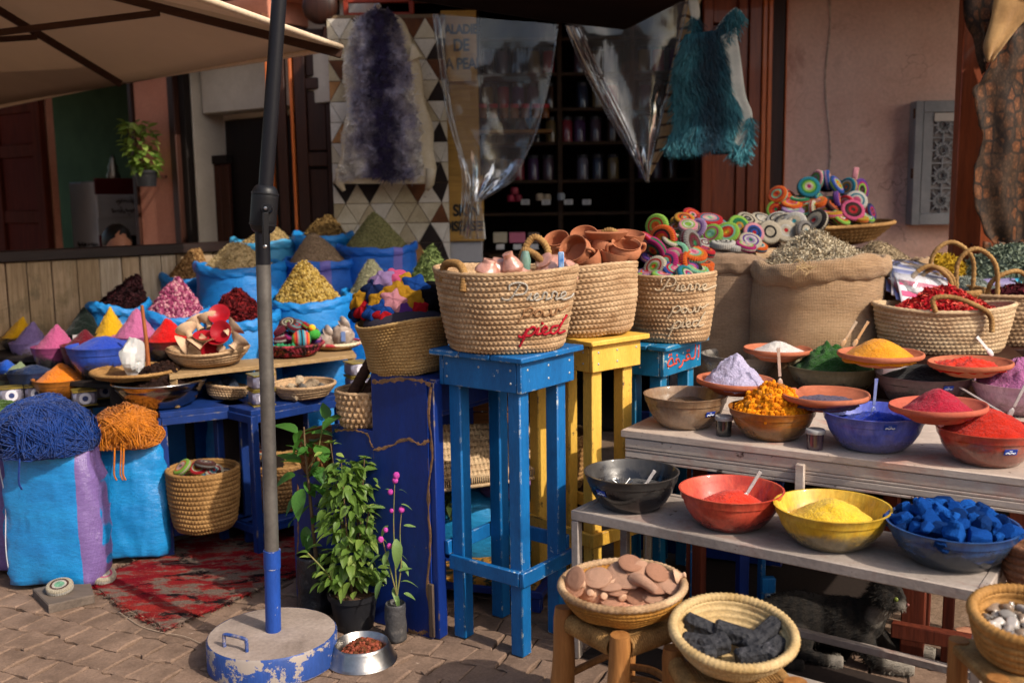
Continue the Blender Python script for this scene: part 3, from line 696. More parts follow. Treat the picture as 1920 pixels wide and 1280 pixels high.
for px, w_, c, nm in ((938, 26, '#b3a78f', 'cream'), (970, 30, '#c06a80', 'pink'), (1001, 22, '#6f5f55', 'brown')):
    p = at_y(px, 455, 6.7); mb = MB(); mb.box((0, 0, .035), (w_ * .0036, .1, .07), .004); o = solo(mb, 'paper_box', plain('box_' + c.strip('#'), c, .7), f'{nm} paper box on the low shop shelf', 'box', p)
    mb = MB(); mb.box((0, -.052, -.025), (.055, .003, .035), .001); part(mb, 'tag_card', plain('tag_paper', '#c6c3bf', .7), o)
p = at_y(970, 470, 6.7); mb = MB(); mb.box((p[0] + .06, 6.72, p[2] - .03), (.5, .2, .025), .003); mb.box((p[0] - .15, 6.74, p[2] / 2 - .03), (.03, .16, p[2] - .05), .003); mb.box((p[0] + .27, 6.74, p[2] / 2 - .03), (.03, .16, p[2] - .05), .003)
solo(mb, 'shop_bench', SHELFW, 'low dark bench with paper boxes inside the shop', 'bench')
# painted yellow boards
BOARD = wood('yellow_board', '#a9813a', '#8c672a', 'x', .6); INK = plain('black_sign_paint', '#14110f', .6)
def textmesh(f):
    t_ = bpy.data.objects.new('tmp', f); COL.objects.link(t_); me = bpy.data.meshes.new_from_object(t_.evaluated_get(bpy.context.evaluated_depsgraph_get())); bpy.data.objects.remove(t_); me.name = 'lettering'; return me
def signboard(label, x0, y0, x1, y1, Y, lines):
    a, b = at_y(x0, y0, Y), at_y(x1, y1, Y); root = thing('shop_sign', label, 'sign', (a[0], Y, b[2])); W, Hh = b[0] - a[0], a[2] - b[2]
    mb = MB(); mb.box((W / 2, .012, Hh / 2), (W, .022, Hh), .003); part(mb, 'board', BOARD, root)
    for t, py, cx, sz in lines:
        f = bpy.data.curves.new('lettering', 'FONT'); f.body = t; f.size = sz; f.extrude = .0015; f.align_x = 'CENTER'; f.space_character = .95; f.offset = .003; f.materials.append(INK)
        o = link('lettering', textmesh(f), root, (cx * W, -.0012, a[2] - (a[2] - at_y(x0, py, Y)[2]) - b[2]), (math.pi / 2, 0, 0)); o.scale = (.82, 1, 1)
signboard('yellow board lettered MALADIES DE LA PEAU behind the plastic sheet', 826, 20, 895, 152, 6.3, (('MALADIES', 64, .52, .078), ('DE', 96, .56, .10), ('LA PEAU', 130, .58, .092)))
signboard('yellow board lettered SKIN DISEASES below the plastic sheet', 838, 330, 908, 452, 6.3, (('SKIN', 405, .52, .10), ('DISEASES', 433, .46, .085)))
a = at_y(840, 452, 6.32); b = at_y(905, 492, 6.32); mb = MB(); mb.box(((a[0] + b[0]) / 2, 6.38, (a[2] + b[2]) / 2), (b[0] - a[0], .1, a[2] - b[2]), .004); mb.box(((a[0] + b[0]) / 2, 6.38, b[2] / 2 - .01), (b[0] - a[0] - .04, .08, b[2] - .02), .004)
solo(mb, 'white_cabinet', plain('dull_white_board', '#9c9a9a', .6), 'small dull white cabinet under the SKIN DISEASES board', 'cabinet')
a, b = at_y(826, 150, 6.36), at_y(900, 330, 6.36); mb = MB(); mb.box(((a[0] + b[0]) / 2, 6.37, (a[2] + b[2]) / 2), (b[0] - a[0], .03, a[2] - b[2]), .004)
solo(mb, 'yellow_panel', BOARD, 'ochre wooden panel between the two lettered boards', 'panel')

# ---- facade above and the wall behind the patchwork rug
mb = MB(); xq0, xq1 = xat(505, 100, 6.45), XE; mb.box(((xq0 + xq1) / 2, 6.57, 3.1), (xq1 - xq0, .25, .55), .01); solo(mb, 'shop_lintel', PINK2, 'pink plastered lintel above the shop front', 'lintel')
xr0, xr1 = xat(628, 200, 6.45), xat(842, 200, 6.45); mb = MB(); mb.box(((xr0 + xr1) / 2, 6.5, 1.34), (xr1 - xr0, .08, 2.68), .006); solo(mb, 'wooden_partition', DARKW, 'dark wooden partition behind the hanging patchwork hide', 'partition')
p = at_y(600, 12, 6.3); mb = MB(); mb.ball((0, 0, 0), (.11, .05, .11), 20, 10); solo(mb, 'wooden_disc', DARKW, 'dark round wooden ornament high beside the hanging sheepskin', 'ornament', p)
a, b = at_y(648, 2, 6.35), at_y(772, 28, 6.35); mb = MB()
for z in (a[2], b[2]): mb.box(((a[0] + b[0]) / 2, 6.35, z), (b[0] - a[0], .03, .03), .004)
for x in (a[0], b[0]): mb.box((x, 6.35, (a[2] + b[2]) / 2), (.03, .03, a[2] - b[2]), .004)
solo(mb, 'hanging_rack', plain('red_varnish', '#8a2f18', .5), 'red wooden hanging rack above the sheepskin', 'rack')
# brown panelled door left of the rug
XF, XG = xat(505, 300, 6.4), xat(632, 300, 6.4)
root = thing('panelled_door', 'dark brown panelled wooden door left of the patchwork hide', 'door', (XF, 6.4, 0)); w = XG - XF
for x, ww, m in ((.012, .024, VARN_HI), (.085, .06, DARKW), (.155, .018, VARN_HI), (.21, .07, DARKW), (w - .03, .06, DARKW)):
    mb = MB(); mb.box((x, .03, 1.32), (ww, .06 + .02 * (m is VARN_HI), 2.64), .004); part(mb, 'stile', m, root)
for z, hh in ((2.58, .1), (2.3, .07), (1.83, .09), (1.22, .1), (.4, .2)):
    mb = MB(); mb.box((w / 2 + .09, .035, z), (w - .30, .05, hh), .006); part(mb, 'rail', DARKW, root)
for z0, z1 in ((2.34, 2.52), (1.88, 2.26), (1.28, 1.78), (.5, 1.16)):
    mb = MB(); mb.box((w / 2 + .09, .045, (z0 + z1) / 2), (w - .31, .025, z1 - z0 - .012), .01); part(mb, 'door_panel', DARKW, root)

# ---- left facade, running away to the left
FA = np.array([-1.51, 6.45, 0]); FT = np.array([.82, -.572, 0]); FN = np.array([.572, .82, 0])
FM = Matrix(((FT[0], FN[0], 0, FA[0]), (FT[1], FN[1], 0, FA[1]), (0, 0, 1, 0), (0, 0, 0, 1)))
def LF(px, py, off=0.):
    q = at_pl(px, py, FA + FN * off, FN) - FA; return float(q @ FT), float(q[2])
def fbox(mb, x0, x1, y0, y1, z0, z1, b=.005, mi=0): return mb.box(((x0 + x1) / 2, (y0 + y1) / 2, (z0 + z1) / 2), (x1 - x0, y1 - y0, z1 - z0), b, mi)
s_p0, s_p1 = LF(258, 300)[0], LF(324, 300)[0]; s_w1 = LF(352, 300)[0]; zl = LF(300, 118)[1]; s_l = LF(98, 330)[0]
root = thing('left_facade', 'pink plastered house front with two open doorways behind the plank fence', 'house', M=FM)
mb = MB(); fbox(mb, s_p0, s_p1, 0, .14, 0, zl + .02); part(mb, 'pillar', PINK2, root)
mb = MB(); fbox(mb, -5.5, .02, 0, .35, zl + .16, 3.0); part(mb, 'upper_wall', PINK2, root)
mb = MB(); fbox(mb, -5.5, .02, -.03, .33, zl + .02, zl + .155); part(mb, 'lintel_beam', DARKW_X, root)
mb = MB(); fbox(mb, -5.5, .02, -.05, .0, zl + .157, zl + .20); part(mb, 'lintel_moulding', wood('worn_pale_wood', '#7a4a30', '#4a2c1c', 'x', .7), root)
for x0, x1 in ((s_p1 + .002, s_p1 + .07), (s_p0 - .05, s_p0 - .002)):
    mb = MB(); fbox(mb, x0, x1, -.02, .09, 0, zl + .018); part(mb, 'door_jamb', DARKW, root)
mb = MB(); fbox(mb, s_p1 + .072, s_p1 + .13, .02, .08, 0, zl + .018); part(mb, 'door_jamb', BLACKW, root)
mb = MB(); fbox(mb, -5.5, s_l - .02, .0, .06, 0, zl + .02); part(mb, 'side_wall', PINK2, root)
WHITEP = mat('white_plaster', '#c9bfb0', '#b8ad9d', ns=4, rough=.9, fine=.06); GREENP = mat('green_plaster', '#4f6a48', '#435d3f', ns=3, rough=.9, fine=.06)
mb = MB(); xr0 = s_p1 + .132; fbox(mb, xr0 - .1, xr0, .085, 2.0, 0, 3.2); part(mb, 'white_room_wall', WHITEP, root)
mb = MB(); fbox(mb, xr0 + .002, .6, .34, .40, 0, 3.2); part(mb, 'white_room_wall', WHITEP, root)
z_b0, z_b1 = LF(440, 208, .15)[1], LF(440, 150, .15)[1]
mb = MB(); fbox(mb, LF(378, 180, .15)[0], .5, .15, .338, z_b0, z_b1 + .1); part(mb, 'ceiling_beam', WHITEP, root)
d0 = LF(424, 300, .30)[0]; zt_ = LF(450, 224, .30)[1]
mb = MB(); fbox(mb, d0, .5, .30, .338, 0, zt_); part(mb, 'doorway_shade_slab', BLACKW, root)  # black slab, stands in for the dark inside the open doorway
e0, e1 = LF(375, 400, .24)[0], LF(432, 400, .24)[0]; ze = LF(400, 292, .24)[1]
mb = MB(); fbox(mb, e0, e0 + .06, .22, .29, 0, ze); fbox(mb, e0 + .06, e1, .225, .285, ze - .06, ze); part(mb, 'plank_door_frame', BLACKW, root)
for k in range(3):
    mb = MB(); ww = (e1 - e0 - .06) / 3; fbox(mb, e0 + .062 + ww * k, e0 + .058 + ww * (k + 1), .24, .27, 0, ze - .062); part(mb, 'plank', wood('red_brown_plank', '#4a2414', '#331709', 'z', .7), root)
mb = MB(); fbox(mb, s_l - 4.5, s_p0, 1.9, 2.0, 0, 3.2); part(mb, 'green_room_wall', GREENP, root)
mb = MB(); fbox(mb, s_l - 4.5, s_p0, .36, 1.9, 3.0, 3.1); fbox(mb, s_p0 + .002, xr0 - .102, .36, 2.1, 0, 3.1); part(mb, 'room_ceiling', BLACKW, root)
# far left panelled door leaf
s0, s1 = LF(-60, 330, -.05)[0], s_l
root = thing('panelled_door', 'red brown panelled door leaf at the far left of the fence', 'door', M=FM @ Matrix.Translation((s0, -.05, 0))); w = s1 - s0
for x, ww in ((.07, .14), (w * .42, .10), (w - .06, .12)):
    mb = MB(); mb.box((x, 0, 1.2), (ww, .05, 2.4), .005); part(mb, 'stile', DARKW2, root)
for z in (.95, 1.48, 2.0, 2.34):
    mb = MB(); mb.box((w / 2, .004, z), (w - .02, .036, .10), .005); part(mb, 'rail', DARKW2, root)
for z0, z1 in ((1.0, 1.43), (1.53, 1.95), (2.05, 2.29)):
    for x0, x1 in ((.14, w * .37), (w * .47, w - .12)):
        mb = MB(); mb.box(((x0 + x1) / 2, .012, (z0 + z1) / 2), (x1 - x0, .02, z1 - z0), .009); part(mb, 'door_panel', wood('deep_red_panel', '#5a2114', '#40160c', 'z', .8, spec=.1), root)
# drinks fridge
q = at_pl(186, 470, FA + FN * .30, FN); fy = math.radians(48); ftop = at_pl(186, 330, FA + FN * .30, FN)[2]
root = thing('drinks_fridge', 'white drinks fridge with handwritten lettering inside the green room', 'fridge', (q[0], q[1], 0), fy); fw, fd = .62, .46
FW = mat('fridge_white', '#d2d4d6', '#bfc2c6', ns=3, rough=.45, fine=.05); FD = plain('fridge_dark', '#1b2026', .15, spec=.6); FR = plain('fridge_red_trim', '#5e1c1c', .5)
mb = MB(); mb.box((fw / 2, fd / 2, ftop / 2 - .02), (fw, fd, ftop - .04), .01); part(mb, 'case', FW, root)
mb = MB(); mb.box((fw / 2, .0, ftop - .08), (fw, .03, .13), .004); part(mb, 'top_band', FR, root)
mb = MB(); mb.box((fw / 2, -.012, ftop - .24), (fw, .02, .19), .004); part(mb, 'header_panel', FW, root)
mb = MB(); mb.box((fw / 2, -.006, ftop / 2 - .2), (fw - .14, .03, ftop - .56), .004); part(mb, 'glass_door', FD, root)
for x in (.035, fw - .035):
    mb = MB(); mb.box((x, -.01, ftop / 2 - .2), (.06, .03, ftop - .54), .004); part(mb, 'door_edge', FR if x < .1 else FW, root)
def scribble(mb, x0, z0, w, h, seed, plane):
    r_ = random.Random(seed); x = x0
    while x < x0 + w:
        k = r_.uniform(.03, .07); pts = [(x + k * t / 5, z0 + h * (.3 * math.sin(t * 1.9 + seed) + r_.uniform(-.25, .25))) for t in range(7)]
        mb.tube([plane(u, v) for u, v in pts], .0045, 5); 
        if r_.random() < .6: mb.ball(plane(x + k * .5, z0 + h * r_.choice((-.7, .8))), .006, 6, 4)
        x += k * 1.35
mb = MB(); scribble(mb, .16, ftop - .20, .34, .04, 3, lambda u, v: (u, -.024, v)); scribble(mb, .12, ftop - .28, .42, .04, 8, lambda u, v: (u, -.024, v)); part(mb, 'handwriting', INK, root)
mb = MB()
for k, (z, n_) in enumerate(((ftop - .55, .34), (ftop - .66, .4), (ftop - .82, .38))): scribble(mb, .1, z, n_, .05, 12 + k, lambda u, v: (-.003, fd - u, v))
part(mb, 'side_handwriting', INK, root)
for z in (.5, .72, .94):
    for k in range(4):
        pass
mb = MB(); mb.lathe([(1e-4, 0), (.05, 0), (.055, .03), (.035, .07), (.04, .10), (.02, .14), (.022, .16), (.008, .19), (1e-4, .2)], 20)
solo(mb, 'metal_pot', plain('tarnished_silver', '#a89c8a', .35, metal=.9), 'little silver teapot shaped ornament on top of the fridge', 'ornament', (q[0] + .08, q[1] + .2, ftop - .02))
mb = MB(); mb.ball((0, 0, .025), .028, 12, 8); solo(mb, 'orange_fruit', plain('orange_peel', '#d9821e', .5), 'single orange resting at the front of the fridge top', 'fruit', (q[0] + .52, q[1] - .02, ftop - .02))
# plank fence with its dark rail
F0, F1 = np.array([-3.15, 4.72]), np.array([-1.62, 6.32]); FL = np.linalg.norm(F1 - F0); fu = (F1 - F0) / FL; FENM = M3((F0[0], F0[1], 0), 0, 0, math.atan2(fu[1], fu[0]))
root = thing('plank_fence', 'weathered wooden plank fence with dark top rail behind the powders', 'fence', M=FENM)
mb = MB(); mb.box((FL / 2, 0, 1.30), (FL, .09, .06), .006); part(mb, 'top_rail', wood('dark_rail', '#2c1c18', '#1d1210', 'x', .5), root)
PLK = [wood('plank_%d' % i, c, d, 'z', .85, stain=s, sa=.56, bump=.4) for i, (c, d, s) in enumerate((('#b09878', '#8a7458', '#5f5844'), ('#bda486', '#9a8264', '#7a6c50'), ('#9c8a6c', '#74644a', '#50523a'), ('#c2b29c', '#a08e76', '#857862')))]
rg = random.Random(9); x = 0.
while x < FL - .02:
    w = rg.uniform(.095, .14); mb = MB(); mb.box((x + w / 2, rg.uniform(-.006, .006), .634), (w - .006, .024, 1.268), .004); part(mb, 'plank', rg.choice(PLK), root); x += w
# person sitting behind the fence: dark hair and forehead show above the rail
p = at_pl(222, 462, (*(F0 + np.array([-.18, .2])), 0), (fu[1], -fu[0], 0)); root = thing('person', 'person with dark hair seated behind the fence, only head top showing', 'person', (p[0], p[1], 0), math.radians(35))
hz = p[2] - .02; SKIN = mat('skin', '#a8745a', '#9a6850', ns=6, rough=.55, sub=.1)
mb = MB(); mb.lathe(rs([(1e-4, hz - .78), (.17, hz - .76), (.16, hz - .5), (.2, hz - .3), (.17, hz - .2), (.06, hz - .165), (.05, hz - .10), (.06, hz - .08)], 24), 24, 1., .62); part(mb, 'clothing', plain('dark_clothing', '#22222a', .9), root, 180)
def hd(V):
    V = V.copy(); f = np.exp(-((V[..., 0] ** 2) / .03 + ((V[..., 2] + .15) ** 2) / .05)) * (V[..., 1] < 0); V[..., 1] -= .22 * f; return V
mb = MB(); mb.ball((0, 0, hz + .02), (.075, .095, .118), 28, 20, hd); mb.ball((-.075, .01, hz), (.012, .022, .03), 8, 6); mb.ball((.075, .01, hz), (.012, .022, .03), 8, 6); part(mb, 'head', SKIN, root, 180)
for s in (-1, 1): mb = MB(); mb.ball((.03 * s, -.086, hz + .022), (.011, .008, .007), 8, 6); part(mb, 'eye', plain('eye_dark', '#120d0a', .2), root)
mb = MB(); mb.ball((0, .02, hz + .055), (.084, .1, .1), 24, 14, lambda V: V * (1 + .05 * vn(V * 5, 3))[..., None]); part(mb, 'hair', plain('black_hair', '#0b0908', .5), root, 180)

# ---- awnings
CANV = mat('beige_canvas', '#c2aa92', '#b59d86', ns=2, rough=.9, spec=.05, fine=.06, fs=200, bump=.1, bs=300)
CANV.node_tree.nodes['Principled BSDF'].inputs['Base Color'].default_value = (.6, .45, .33, 1)
_t = CANV.node_tree; _tr = _t.nodes.new('ShaderNodeBsdfTranslucent'); _tr.inputs[0].default_value = (.56, .44, .34, 1); _ad = _t.nodes.new('ShaderNodeMixShader'); _ad.inputs[0].default_value = .35
_t.links.new(_t.nodes['Principled BSDF'].outputs[0], _ad.inputs[1]); _t.links.new(_tr.outputs[0], _ad.inputs[2]); _t.links.new(_ad.outputs[0], _t.nodes['Material Output'].inputs[0])
Cc = np.array(at_y(640, 84, 4.95)); ZC = Cc[2]; Lc = np.array(at_z(-40, 205, ZC)); Nd = np.array([-.29, -.957, 0]); Nc = Cc + Nd * 3.3; Oc = Lc + Nc - Cc; Ap = (Cc + Lc + Nc + Oc) / 4 + np.array([0, 0, .55])
root = thing('beige_parasol', 'large beige canvas parasol seen from below at the upper left', 'parasol', (Ap[0], Ap[1], 0)); off = np.array([Ap[0], Ap[1], 0])
mb = MB(); cs = [Cc, Lc, Oc, Nc]
for k in range(4):
    A_, B_ = cs[k] - off, cs[(k + 1) % 4] - off; G = np.empty((13, 15, 3))
    for i in range(13):
        for j in range(15):
            t, u = i / 12, j / 14; e = A_ * (1 - u) + B_ * u; P = (Ap - off) * (1 - t) + e * t; P[2] -= .05 * math.sin(math.pi * u) * math.sin(math.pi * t * .8) * 1.2 - .03 * t * math.sin(math.pi * u); G[i, j] = P
    mb.grid(G)
o = part(mb, 'canopy', CANV, root, 180); md = o.modifiers.new('thickness', 'SOLIDIFY'); md.thickness = .004
mb = MB()
for k in range(4): mb.tube(spline([cs[k] - off, (cs[k] + cs[(k + 1) % 4]) / 2 - off + np.array([0, 0, .022]), cs[(k + 1) % 4] - off], 16) - np.array([0, 0, .012]), .014, 8)
part(mb, 'hem', mat('pale_canvas_hem', '#d8c3a8', '#cdb598', rough=.9), root, 180)
RIBW = wood('rib_wood', '#4a3020', '#38231a', 'x', .6); mid = np.array(at_z(226, 143, ZC)); ribs = [cs[0], mid, cs[1], cs[2], (cs[2] + cs[3]) / 2, cs[3]]
for r_ in ribs:
    mb = MB(); mb.bar(Ap - off - np.array([0, 0, .05]), r_ - off - np.array([0, 0, .045]), .022, .04, .004); part(mb, 'rib', RIBW, root)
st = Ap - off - np.array([0, 0, .55]); e = Ap * .35 + mid * .65 - off - np.array([0, 0, .07])
for r_ in ribs[:3]:
    mb = MB(); mb.bar(st, (Ap * .4 + r_ * .6) - off - np.array([0, 0, .07]), .02, .03, .004); part(mb, 'strut', RIBW, root)
mb = MB(); mb.tube([(0, 0, 0), (0, 0, Ap[2] + .06)], .035, 16); part(mb, 'pole', RIBW, root)
# dark awning near the shop front
DARKC = mat('dark_brown_canvas', '#231511', '#1a0f0c', ns=3, rough=.95, spec=.05)
T0 = np.array(at_y(1172, 56, 5.75)); zt = T0[2]; T1 = np.array(at_z(1045, 42, zt)); T2 = np.array(at_z(740, -4, zt)); T3 = np.array(at_z(1300, -10, zt))
poly = [T0, T1, T2, T2 + np.array([.1, -.45, 0]), T3 + np.array([-.05, -.25, 0]), T3]; c = sum(poly) / 6
mb = MB(); mb.prism([(p_[0] - c[0], p_[1] - c[1]) for p_ in poly][::-1], 0, .012, .002); k = len(poly)
root = thing('dark_awning', 'dark brown cloth awning hanging above the shop doorway', 'awning', (c[0], c[1], zt)); part(mb, 'awning_cloth', DARKC, root)
mb = MB()
for i in (0, 1, 5): mb.bar(poly[i] - c + np.array([0, 0, .012]), poly[(i + 1) % 6] - c + np.array([0, 0, .012]), .02, .024)
part(mb, 'awning_frame', DARKW_X, root)
for p_ in (T0, T2): mb = MB(); mb.bar(p_ - c + np.array([0, 0, .01]), np.array([p_[0], 6.4, 2.95]) - c * np.array([1, 1, 0]) - np.array([0, 0, zt]), .018); part(mb, 'bracket', DARKW_X, root)
# unseen boarded overhangs, added to keep shop wall and left house front shaded
o_ = thing('shade_overhang', 'unseen boarded eave added to shade the left house front', 'shade board', M=FM)
for k in range(6): mb = MB(); fbox(mb, -5.5 + .92 * k, -4.59 + .92 * k, -.9, -.06, zl + .3, zl + .33); part(mb, 'board', DARKW, o_)
root = thing('shade_overhang', 'unseen boarded wooden overhang added to shade the shop wall', 'shade board', (1.2, 5.66, 3.02))
for k in range(11):
    mb = MB(); mb.box((-1.9 + 1.1 * .45 * k + .25, 0, .02), (.49, 1.5, .03), .004); part(mb, 'board', DARKW, root)
for y in (-.7, .0, .6): mb = MB(); mb.box((.9, y, -.03), (5.6, .07, .06), .006); part(mb, 'purlin', DARKW_X, root)
# pink house on the far side of the square (behind the photographer; mirrored in the plastic sheets)
root = thing('far_house', 'pink house across the square', 'house', (0, -17, 0))
mb = MB(); mb.box((0, 0, 2.6), (30, 1, 5.2), .02); part(mb, 'wall', PINK2, root)
for k in range(8):
    mb = MB(); mb.box((-13 + k * 3.7, .5, 2.9), (1.0, .06, 1.5), .02); part(mb, 'window', plain('far_window', '#20242a', .2), root)
# ================================================================ HIDES AND PLASTIC IN FRONT OF THE SHOP
def strip(Lp, Rp, Y, m=26, n=16, fold=.02, nf=3., seed=0, ybow=0.):
    """a hanging sheet between two edges given as photo points, with folds in depth"""
    L = spline([at_y(x, y, Y) for x, y in Lp], m); R = spline([at_y(x, y, Y) for x, y in Rp], m); u = np.linspace(0, 1, n)[None, :, None]
    G = L[:, None] * (1 - u) + R[:, None] * u; t = np.linspace(0, 1, m)[:, None] + 0 * u[..., 0]
    G[..., 1] += fold * (.4 + .6 * t) * np.sin(u[..., 0] * nf * 2 * math.pi + seed + .6 * np.sin(t * 4 + seed)) + .5 * fold * fbm(np.stack([u[..., 0] * 3 + 0 * t, t * 4, 0 * t + seed], -1), seed) - ybow * np.sin(math.pi * u[..., 0])
    return G
def gsample(G, k, rg, lo=0., hi=1.):
    m, n = G.shape[:2]; i = rg.uniform(0, m - 1.01, k); j = rg.uniform(lo, hi, k) * (n - 1.01); a, b = i.astype(int), j.astype(int); f, g = (i - a)[:, None], (j - b)[:, None]
    return (G[a, b] * (1 - f) + G[a + 1, b] * f) * (1 - g) + (G[a, b + 1] * (1 - f) + G[a + 1, b + 1] * f) * g, i / (m - 1), j / (n - 1)
def fur(mb, P, D, L, W, rg, seg=3, curl=.5, mi=0):
    k = len(P); D = D / np.linalg.norm(D, axis=1)[:, None]; s = np.cross(D, rg.normal(0, 1, (k, 3))); s /= np.maximum(np.linalg.norm(s, axis=1), 1e-6)[:, None]
    c = np.cross(D, s); ln_ = L * rg.uniform(.6, 1.3, (k, 1)); V = []
    for q in range(seg + 1):
        t = q / seg; ctr = P + D * ln_ * t + c * ln_ * curl * t * t; w = W * (1 - .75 * t); V += [ctr - s * w, ctr + s * w]
    V = np.stack(V, 1).reshape(-1, 3); i = np.arange(k)[:, None] * (2 * seg + 2)
    F = np.concatenate([i + np.array([[2 * q, 2 * q + 1, 2 * q + 3, 2 * q + 2]]) for q in range(seg)]); mb.add(V, F, mi)
# patchwork of cowhide triangles
HC = [mat('hide_' + n_, c, d, ns=9, rough=.85, fine=.2, fs=150, sheen=.2, wear=w, wa=.62, wh=.06, ws=14) for n_, c, d, w in (('cream', '#cbbfa6', '#b9ab90', None), ('white', '#d2cabc', '#c2b8a8', '#5a4030'), ('brown', '#6b3f22', '#4f2d18', None), ('black', '#1d1512', '#2a1d17', None), ('tan', '#a87848', '#8f6238', '#d0c2a8'), ('cream2', '#b9a98a', '#a39272', '#3a261c'))]
YH = 6.28; sH = YH / FPX
hx0, hz1 = at_y(612, 24, YH)[0], at_y(700, 28, YH)[2]; hx1 = at_y(840, 300, YH)[0]; hz0 = at_y(800, 492, YH)[2]
root = thing('patchwork_hide', 'hanging patchwork rug of brown, black and cream cowhide triangles', 'rug', (hx0, YH, hz0))
mb = MB(); mb.box(((hx1 - hx0) / 2, .006, (hz1 - hz0) / 2), (hx1 - hx0, .006, hz1 - hz0), .002); part(mb, 'backing', plain('hide_backing', '#6f5b45', .9), root)
rg = random.Random(12); rh = .124; tw = .15; rows = int((hz1 - hz0) / rh)
for r_ in range(rows):
    ncol = int((hx1 - hx0) / tw * 2) + 1
    for c in range(-1, ncol):
        upt = (c + r_) % 2 == 0; x = c * tw / 2; z = r_ * rh
        tri = [(x, z), (x + tw, z), (x + tw / 2, z + rh)] if upt else [(x, z + rh), (x + tw / 2, z), (x + tw, z + rh)]
        tri = [(min(max(a_, 0.), hx1 - hx0), b_) for a_, b_ in tri]
        if abs((tri[1][0] - tri[0][0]) * (tri[2][1] - tri[0][1]) - (tri[2][0] - tri[0][0]) * (tri[1][1] - tri[0][1])) < .003: continue
        if c < 3 and r_ > 8 and False: continue
        wgt = (3, 3, 2, 3, 2, 2) if upt == (r_ % 2 == 0) else (4, 4, 1, .6, 1, 3)
        m_ = rg.choices(HC, wgt)[0]; cx_ = sum(q[0] for q in tri) / 3; cz_ = sum(q[1] for q in tri) / 3
        mb = MB(); mb.prism([((a_ - cx_) * .965, (b_ - cz_) * .955) for a_, b_ in tri], 0, .009, .003); part(mb, 'hide_patch', m_, root, 30, M=M3((cx_, .003, cz_), math.pi / 2))
# grey and purple sheepskin
def dyed(name, cen, mid_, edge, x0, w, z0=None):
    n = NT(name); co = n.obco((1, 1, 1), False); sp = n.nd('SeparateXYZ'); n.ln(co, sp.inputs[0]); nz = n.noise(co, 9, 5)
    d = n.math('ADD', n.math('MULTIPLY', n.math('ABSOLUTE', n.math('SUBTRACT', sp.outputs[0], x0)), 1 / w), n.math('MULTIPLY', n.math('SUBTRACT', nz, .5), 1.5))
    col = n.mix(n.step(d, .15, .55), lin(cen), lin(mid_)); col = n.mix(n.step(d, .55, .95), col, lin(edge)); f = n.step(n.noise(co, 130, 3), .3, .7, .7, 1.25)
    vm = n.nd('VectorMath', operation='SCALE'); n.ln(col, vm.inputs[0]); n.ln(f, vm.inputs['Scale']); n.ln(vm.outputs[0], n.b.inputs['Base Color']); n.b.inputs['Roughness'].default_value = .9; n.b.inputs['Specular IOR Level'].default_value = .1; n.b.inputs['Sheen Weight'].default_value = .25; return n.m
YS = 6.12; Ls = [(700, 22), (668, 45), (650, 90), (643, 140), (652, 200), (641, 255), (640, 290), (632, 325), (640, 345)]; Rs = [(722, 20), (757, 42), (776, 92), (790, 130), (796, 190), (812, 240), (812, 285), (818, 318), (806, 345)]
G = strip(Ls, Rs, YS, 40, 22, .008, 1.5, 3, .05); ctr = G.reshape(-1, 3).mean(0); root = thing('sheepskin', 'fluffy purple and grey sheepskin hung over the patchwork rug', 'sheepskin', ctr)
LEATH = mat('pale_leather', '#cdbfa4', '#b9a98c', ns=8, rough=.8, fine=.08)
mb = MB(); mb.grid(G - ctr)
for sx_, pts in ((0, [(640, 318), (637, 345), (645, 358)]), (1, [(808, 316), (806, 345), (800, 357)]), (2, [(716, 318), (720, 340), (721, 350)])): mb.tube([at_y(x, y, YS - .012) - ctr for x, y in pts], [.035, .026, .012], 8)
o = part(mb, 'skin', LEATH, root, 180); md = o.modifiers.new('thickness', 'SOLIDIFY'); md.thickness = .006
rgn = np.random.RandomState(5); P, ti, tj = gsample(G, 20000, rgn, .06, .88); keep = (ti > .03) & (ti < .93) & ~((tj > .80) & (rgn.uniform(0, 1, len(tj)) < (tj - .80) * 10)); P = P[keep]; ti, tj = ti[keep], tj[keep]
cl = vn(np.c_[P[:, 0] * 28, P[:, 2] * 28, P[:, 1] * 0], 3); D = np.c_[(tj - .47) * .7 + 1.0 * vn(P * 30, 8), np.full(len(P), -.9), -.3 + .9 * vn(P * 30, 9)]
H_ = strip(Ls, Rs, YS, 130, 90, .008, 1.5, 3, .05)[4:122, 6:80]; wd = lambda q: (.05 * np.abs(vn(q * 15, 3)) ** .7 + .022 * np.abs(vn(q * 36, 4))); ed = np.minimum(1, 5 * np.minimum(np.linspace(0, 1, 74), np.linspace(1, 0, 74)))[None] * np.minimum(1, 8 * np.minimum(np.linspace(0, 1, 118), np.linspace(1, 0, 118)))[:, None]; H_[..., 1] -= wd(H_) * ed + .004
mb = MB(); mb.grid(H_ - ctr); P[:, 1] -= wd(P) * .8; fur(mb, P - ctr, D, .024 * (1 + .5 * cl[:, None]), .0040, rgn, 3, 1.2); part(mb, 'wool', dyed('wool_purple', '#322a4a', '#9a94a4', '#d8d2c8', .0, .25), root, 0, kind='stuff')
mb = MB(); g2 = strip([(772, 82), (768, 105), (762, 118)], [(778, 84), (785, 98), (791, 106)], YS - .06, 8, 6, .004, 1, 2); mb.grid(g2 - ctr); o = part(mb, 'leather_flap', LEATH, root, 180); o.modifiers.new('t', 'SOLIDIFY').thickness = .004
mb = MB(); p0 = at_y(708, 14, YS) - ctr; mb.tube([p0 + np.array([.02 * math.cos(a), 0, .02 * math.sin(a)]) for a in np.linspace(0, 5, 12)], .003, 6); part(mb, 'hook', STEEL, root)
